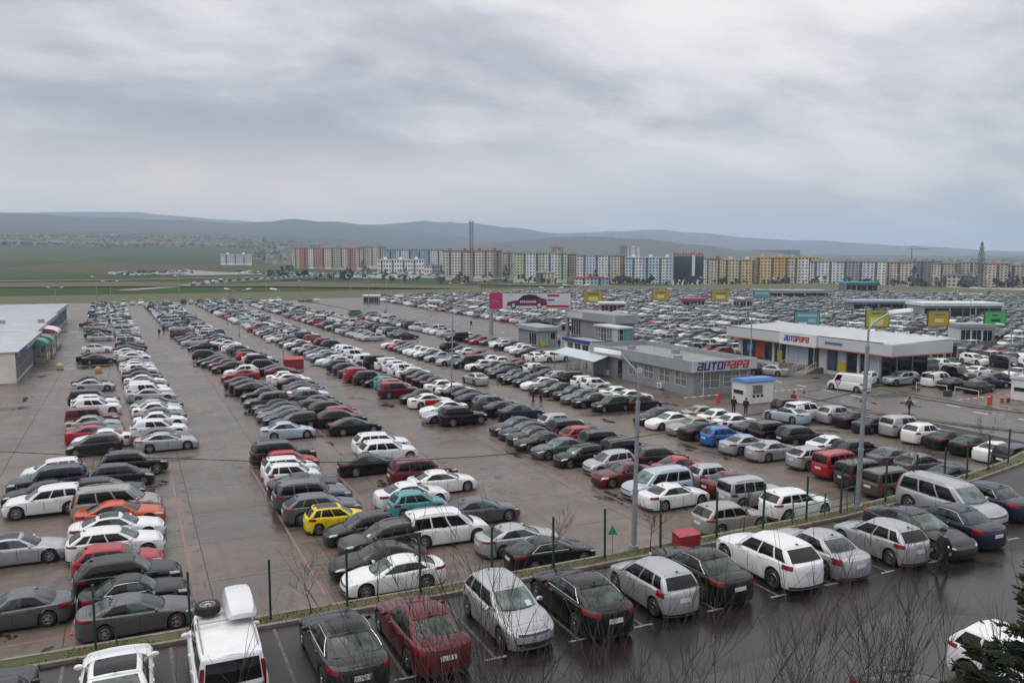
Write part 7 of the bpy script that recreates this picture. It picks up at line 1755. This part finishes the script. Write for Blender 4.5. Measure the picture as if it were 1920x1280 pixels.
113.00,72.40,-100.0,u,w,ch,white SUV facing camera beside the black minivan; right edge
60.60,94.60,180.0,s,w,-,white sedan standing under the grey carport
'''
FAR = []; INDIV = []
for line in CARS.strip().split('\n'):
    X, Y, hd, ty, co, fl, lab = line.split(',')
    X, Y, hd = float(X), float(Y), float(hd)
    if lab == '~': FAR.append((X, Y, hd, ty, co)); continue
    e = make_car(X, Y, hd, ty, co, fl, lab.replace(';', ','), math.hypot(X, Y) < 72, TZ + .012 if Y < 28.3 and X < 60 else .012); INDIV.append((X, Y)); 
    if fl == 'vito': vito = e; plate_text(e, 'LV-657-VC')
    if lab.startswith('dark grey sedan with black roof'): plate_text(e, 'TT-747-TJ')
    
# roof box and spare wheel of the van
D = car_meshes('v'); zt = 1.97
rb = MB()
secs = [(-.95, .34, .16), (-.80, .40, .30), (-.3, .43, .40), (.4, .43, .40), (.85, .39, .33), (1.05, .28, .14)]
rr = []
for x, w_, h in secs: rr.append([(x, -w_, .05), (x, -w_ * 1.02, .12), (x, -w_ * .80, h), (x, 0, h + .03), (x, w_ * .80, h), (x, w_ * 1.02, .12), (x, w_, .05)])
for a, c in zip(rr, rr[1:]):
    for i in range(6): rb.face([a[i], c[i], c[i + 1], a[i + 1]])
    rb.face([a[6], c[6], c[0], a[0]])
rb.face(rr[0]); rb.face(rr[-1][::-1])
o = rb.obj('roof_box', mat('roof_box_white', (.62, .64, .65), .3, coat=.5), vito, smooth=True, fixn=True, sharp=35, weld=True); o.location = (.45, -.46, zt + .10); o['label'] = 'white roof box'
o = link('spare_wheel', TYRE, vito, (.62, .40, zt + .16)); o.scale = (.36, 1.15, .36); o.rotation_euler = (R(90), 0, 0); r2 = link('rim', RIMM, o)
for x in (-.25, .95):
    mb = MB(); mb.tube((x, -.78, zt + .08), (x, .78, zt + .08), .022, n=6); mb.tube((x, -.78, zt - .08), (x, -.78, zt + .08), .02, n=5); mb.tube((x, .78, zt - .08), (x, .78, zt + .08), .02, n=5); mb.obj('roof_bar', GALV, vito)
# ------------------------------------------------------------------ the rest of the cars, too many to pick out singly
def low_car(kind):
    L, W, H, b0, b1, xc, xh, xrh, xr = {'s': (4.7, 1.8, 1.44, .72, .95, 1.0, .2, -.95, -1.7), 'h': (4.2, 1.76, 1.5, .75, .97, 1.0, .2, -1.6, -1.98), 'u': (4.7, 1.88, 1.75, .92, 1.08, 1.05, .4, -2.0, -2.25)}[kind]
    mb = MB(); hw = W / 2; xf = L / 2
    st = [(xf, .80, .25, b0 - .14), (xf - .12, .94, .2, b0), (xf - .7, 1.0, .18, b0 + .10), (xc, 1.0, .18, b1), (-.4, 1.0, .18, b1 + .02), (xr, .99, .18, b1 + .03), (-xf + .12, .93, .2, b1), (-xf, .84, .3, b1 - .16)]
    rg = [[(x, -hw * w_, z0), (x, -hw * w_ * 1.0, lerp(z0, z1, .6)), (x, -hw * w_ * .9, z1), (x, 0, z1 + .04), (x, hw * w_ * .9, z1), (x, hw * w_, lerp(z0, z1, .6)), (x, hw * w_, z0)] for x, w_, z0, z1 in st]
    for a, c in zip(rg, rg[1:]):
        for i in range(6): mb.face([a[i], a[i + 1], c[i + 1], c[i]], 0)
    mb.face(rg[0], 0); mb.face(rg[-1][::-1], 0)
    hb, ht = hw * .87, hw * .70; zb = b1
    B = [(xc, -hb, zb), (xc, hb, zb), (xr, hb, zb + .02), (xr, -hb, zb + .02)]; T = [(xh, -ht, H - .06), (xh, ht, H - .06), (xrh, ht, H - .05), (xrh, -ht, H - .05)]
    for i in range(4): j = (i + 1) % 4; mb.face([B[i], B[j], T[j], T[i]], 1)
    cm = ((xh + xrh) / 2, 0, H); 
    for i in range(4): j = (i + 1) % 4; mb.face([T[i], T[j], (cm[0] + .3 * (1 if i == 0 else -1), 0, H)] if False else [T[i], T[j], cm], 0)
    for s in (-1, 1):   # pillars
        for u in (0, .47, 1):
            q = lambda v, du: Vector(B[0]).lerp(Vector(B[3]), min(1, max(0, u + du))).lerp(Vector(T[0]).lerp(Vector(T[3]), min(1, max(0, u + du))), v)
            pts = [q(0, -.025), q(0, .025), q(1, .025), q(1, -.025)]; mb.face([(p.x, (p.y - .012) * -s, p.z) for p in pts], 0)
        for ax in (xf - .92, -xf + 1.0):
            y = s * (hw - .02); mb.face([(ax + .33 * math.cos(t), y + s * .03, .33 + .33 * math.sin(t)) for t in lin_(0, 5.5, 8)], 2); mb.face([(ax + .19 * math.cos(t), y + s * .034, .33 + .19 * math.sin(t)) for t in lin_(0, 5.25, 6)], 4)
        mb.face([(-xf + .03, s * hw * .55, b1 - .28), (-xf + .03, s * hw * .86, b1 - .28), (-xf + .09, s * hw * .9, b1 - .05), (-xf + .09, s * hw * .55, b1 - .05)] if False else [(-xf - .012, s * hw * .5, b1 - .33), (-xf - .012, s * hw * .84, b1 - .33), (-xf + .05, s * hw * .9, b1 - .08), (-xf + .05, s * hw * .5, b1 - .08)], 3)
        mb.face([(xf + .012, s * hw * .45, b0 - .2), (xf + .012, s * hw * .8, b0 - .2), (xf - .09, s * hw * .93, b0 - .04), (xf - .09, s * hw * .5, b0 - .04)], 4)
    return mb
LOW = {k: low_car(k) for k in 'shu'}
CK = list('wsgdbrmonlec'); WEIGHT = dict(w=40, s=30, g=12, d=9, b=10, r=5, m=4, o=.6, n=4, l=3, e=4, c=2)
SLOT = {}; mats_ = []
for k in CK: SLOT[k] = len(mats_); mats_.append(PAINT[k])
FIX = {1: len(mats_), 2: len(mats_) + 1, 3: len(mats_) + 2, 4: len(mats_) + 3}; mats_ += [G_REAR, RUBBER, LAMP_R, LAMP_F]
mass = MB(); rc = random.Random(3)
def put(X, Y, hd, ty, co, zz=.02, s=1.):
    t = LOW['s' if ty in ('s', 'w', 's2') else 'h' if ty == 'h' else 'u']; a = R(hd); ca, sa = math.cos(a), math.sin(a); k0 = len(mass.v)
    mass.v.extend([(X + (x * ca - y * sa) * s, Y + (x * sa + y * ca) * s, zz + z * s) for x, y, z in t.v]); mass.f.extend([tuple(i + k0 for i in f) for f in t.f]); cs = SLOT.get(co, 0); mass.m.extend([cs if m == 0 else FIX[m] for m in t.m])
def rcol(): return rc.choices(CK, [WEIGHT[k] for k in CK])[0]
def rty(): return rc.choices('shu', [58, 14, 28])[0]
for c in FAR: put(*c)
ROWX = ((-5.2, 180, 200), (0, 0, 190), (10.2, 180, 192), (15.0, 0, 170), (25.7, 180, 164), (31.0, 0, 160), (41.3, 180, 152), (48.2, 0, 152), (57.6, 180, 162))
for i, (x0, h, y0) in enumerate(ROWX):
    y = y0
    if i == 0: y = 211
    end = 300 - i * 2 if i < 8 else 222
    while y < end:
        x = x0 - (y - 150) * .027
        if rc.random() < .95 and not (any(abs(c[0] - x) < 3.5 and abs(c[1] - y) < 2.2 for c in FAR)) and not (196 < y < 203 and i < 6): put(x + rc.uniform(-.3, .3), y, (h if rc.random() < .8 else 180 - h) + rc.uniform(-2, 2), rty(), rcol())
        y += 2.52 + (rc.random() < .03) * 2.6
INDV = INDIV
EXC = [(82, 97, 66, 104), (78, 88, 126, 150), (82, 96, 50, 74)]
def in_poly(x, y, poly):
    c = False; n = len(poly)
    for i in range(n):
        (x0, y0), (x1, y1) = poly[i], poly[(i + 1) % n]
        if (y0 > y) != (y1 > y) and x < (x1 - x0) * (y - y0) / (y1 - y0) + x0: c = not c
    return c
RP = [(82.5, 52), (96, 44), (300, 128), (322, 200), (300, 262), (240, 318), (160, 338), (108, 322), (92, 322), (83, 300), (83, 104)]
KIO = [(o.location.x, o.location.y) for o in bpy.data.objects if o.name.startswith(('sales_kiosk', 'billboard', 'street_lamp'))]
x = 84.8; odd = 0; ncar = 0
while x < 322:
    y = 46.
    while y < 340:
        t = (x * RX + y * RY) / (x * FX + y * FY)
        if t < .68 and in_poly(x, y, RP) and not any(a < x < b_ and c < y < d for a, b_, c, d in EXC) and not any(math.hypot(x - a, y - b_) < 4.2 for a, b_ in INDV) and rc.random() < .965:
            if not any(abs(x - a) < 4.4 and abs(y - b_ - 1.5) < 3.6 for a, b_ in KIO):
                put(x + rc.uniform(-.35, .35), y, (180 if odd % 2 == 0 else 0) + (180 if rc.random() < .2 else 0) + rc.uniform(-3, 3), rty(), rcol(), .03); ncar += 1
        y += 2.5 + rc.uniform(-.06, .1)
    odd += 1
    x += 5.2 if odd % 2 else 8.2
for k in range(26):
    if rc.random() < .85: put(-2 + k * 2.65, 305.5 - k * .12, 90 + rc.choice([0, 180]) + rc.uniform(-3, 3), rty(), rcol())
# vehicles on the far gravel yard, the highway and behind the shops
for k in range(120):
    px, r = (rc.uniform(195, 360), rc.uniform(830, 960)) if k < 70 else (rc.uniform(430, 700), rc.uniform(880, 980)); X, Y = polar(px, r); put(X, Y, rc.uniform(0, 360), 'u' if rc.random() < .6 else 's', rcol(), terr(px, r) + .3, rc.choice([1, 1.2, 1.9]))
for k in range(26): 
    px = rc.uniform(230, 650); i = rc.randint(3, len(pts) - 2); q = pts[i].lerp(pts[i - 1], rc.random()); d = pts[i] - pts[i - 1]; put(q.x, q.y, math.degrees(math.atan2(d.y, d.x)), rty(), rcol(), q.z + .02, 1.1)
for k in range(40): put(rc.uniform(-70, -20), rc.uniform(236, 300), rc.choice([0, 180]), rty(), rcol(), .0)
for k in range(60):
    px, r = rc.uniform(1290, 1950), rc.uniform(400, 700); X, Y = polar(px, r); put(X, Y, rc.uniform(0, 360), rty(), rcol(), terr(px, r) + .4)
o = mass.obj('parked_cars', mats_); tag(o, 'dense sea of far parked cars in both car parks', 'cars', kind='stuff')
print('low cars', len(mass.f), ncar)
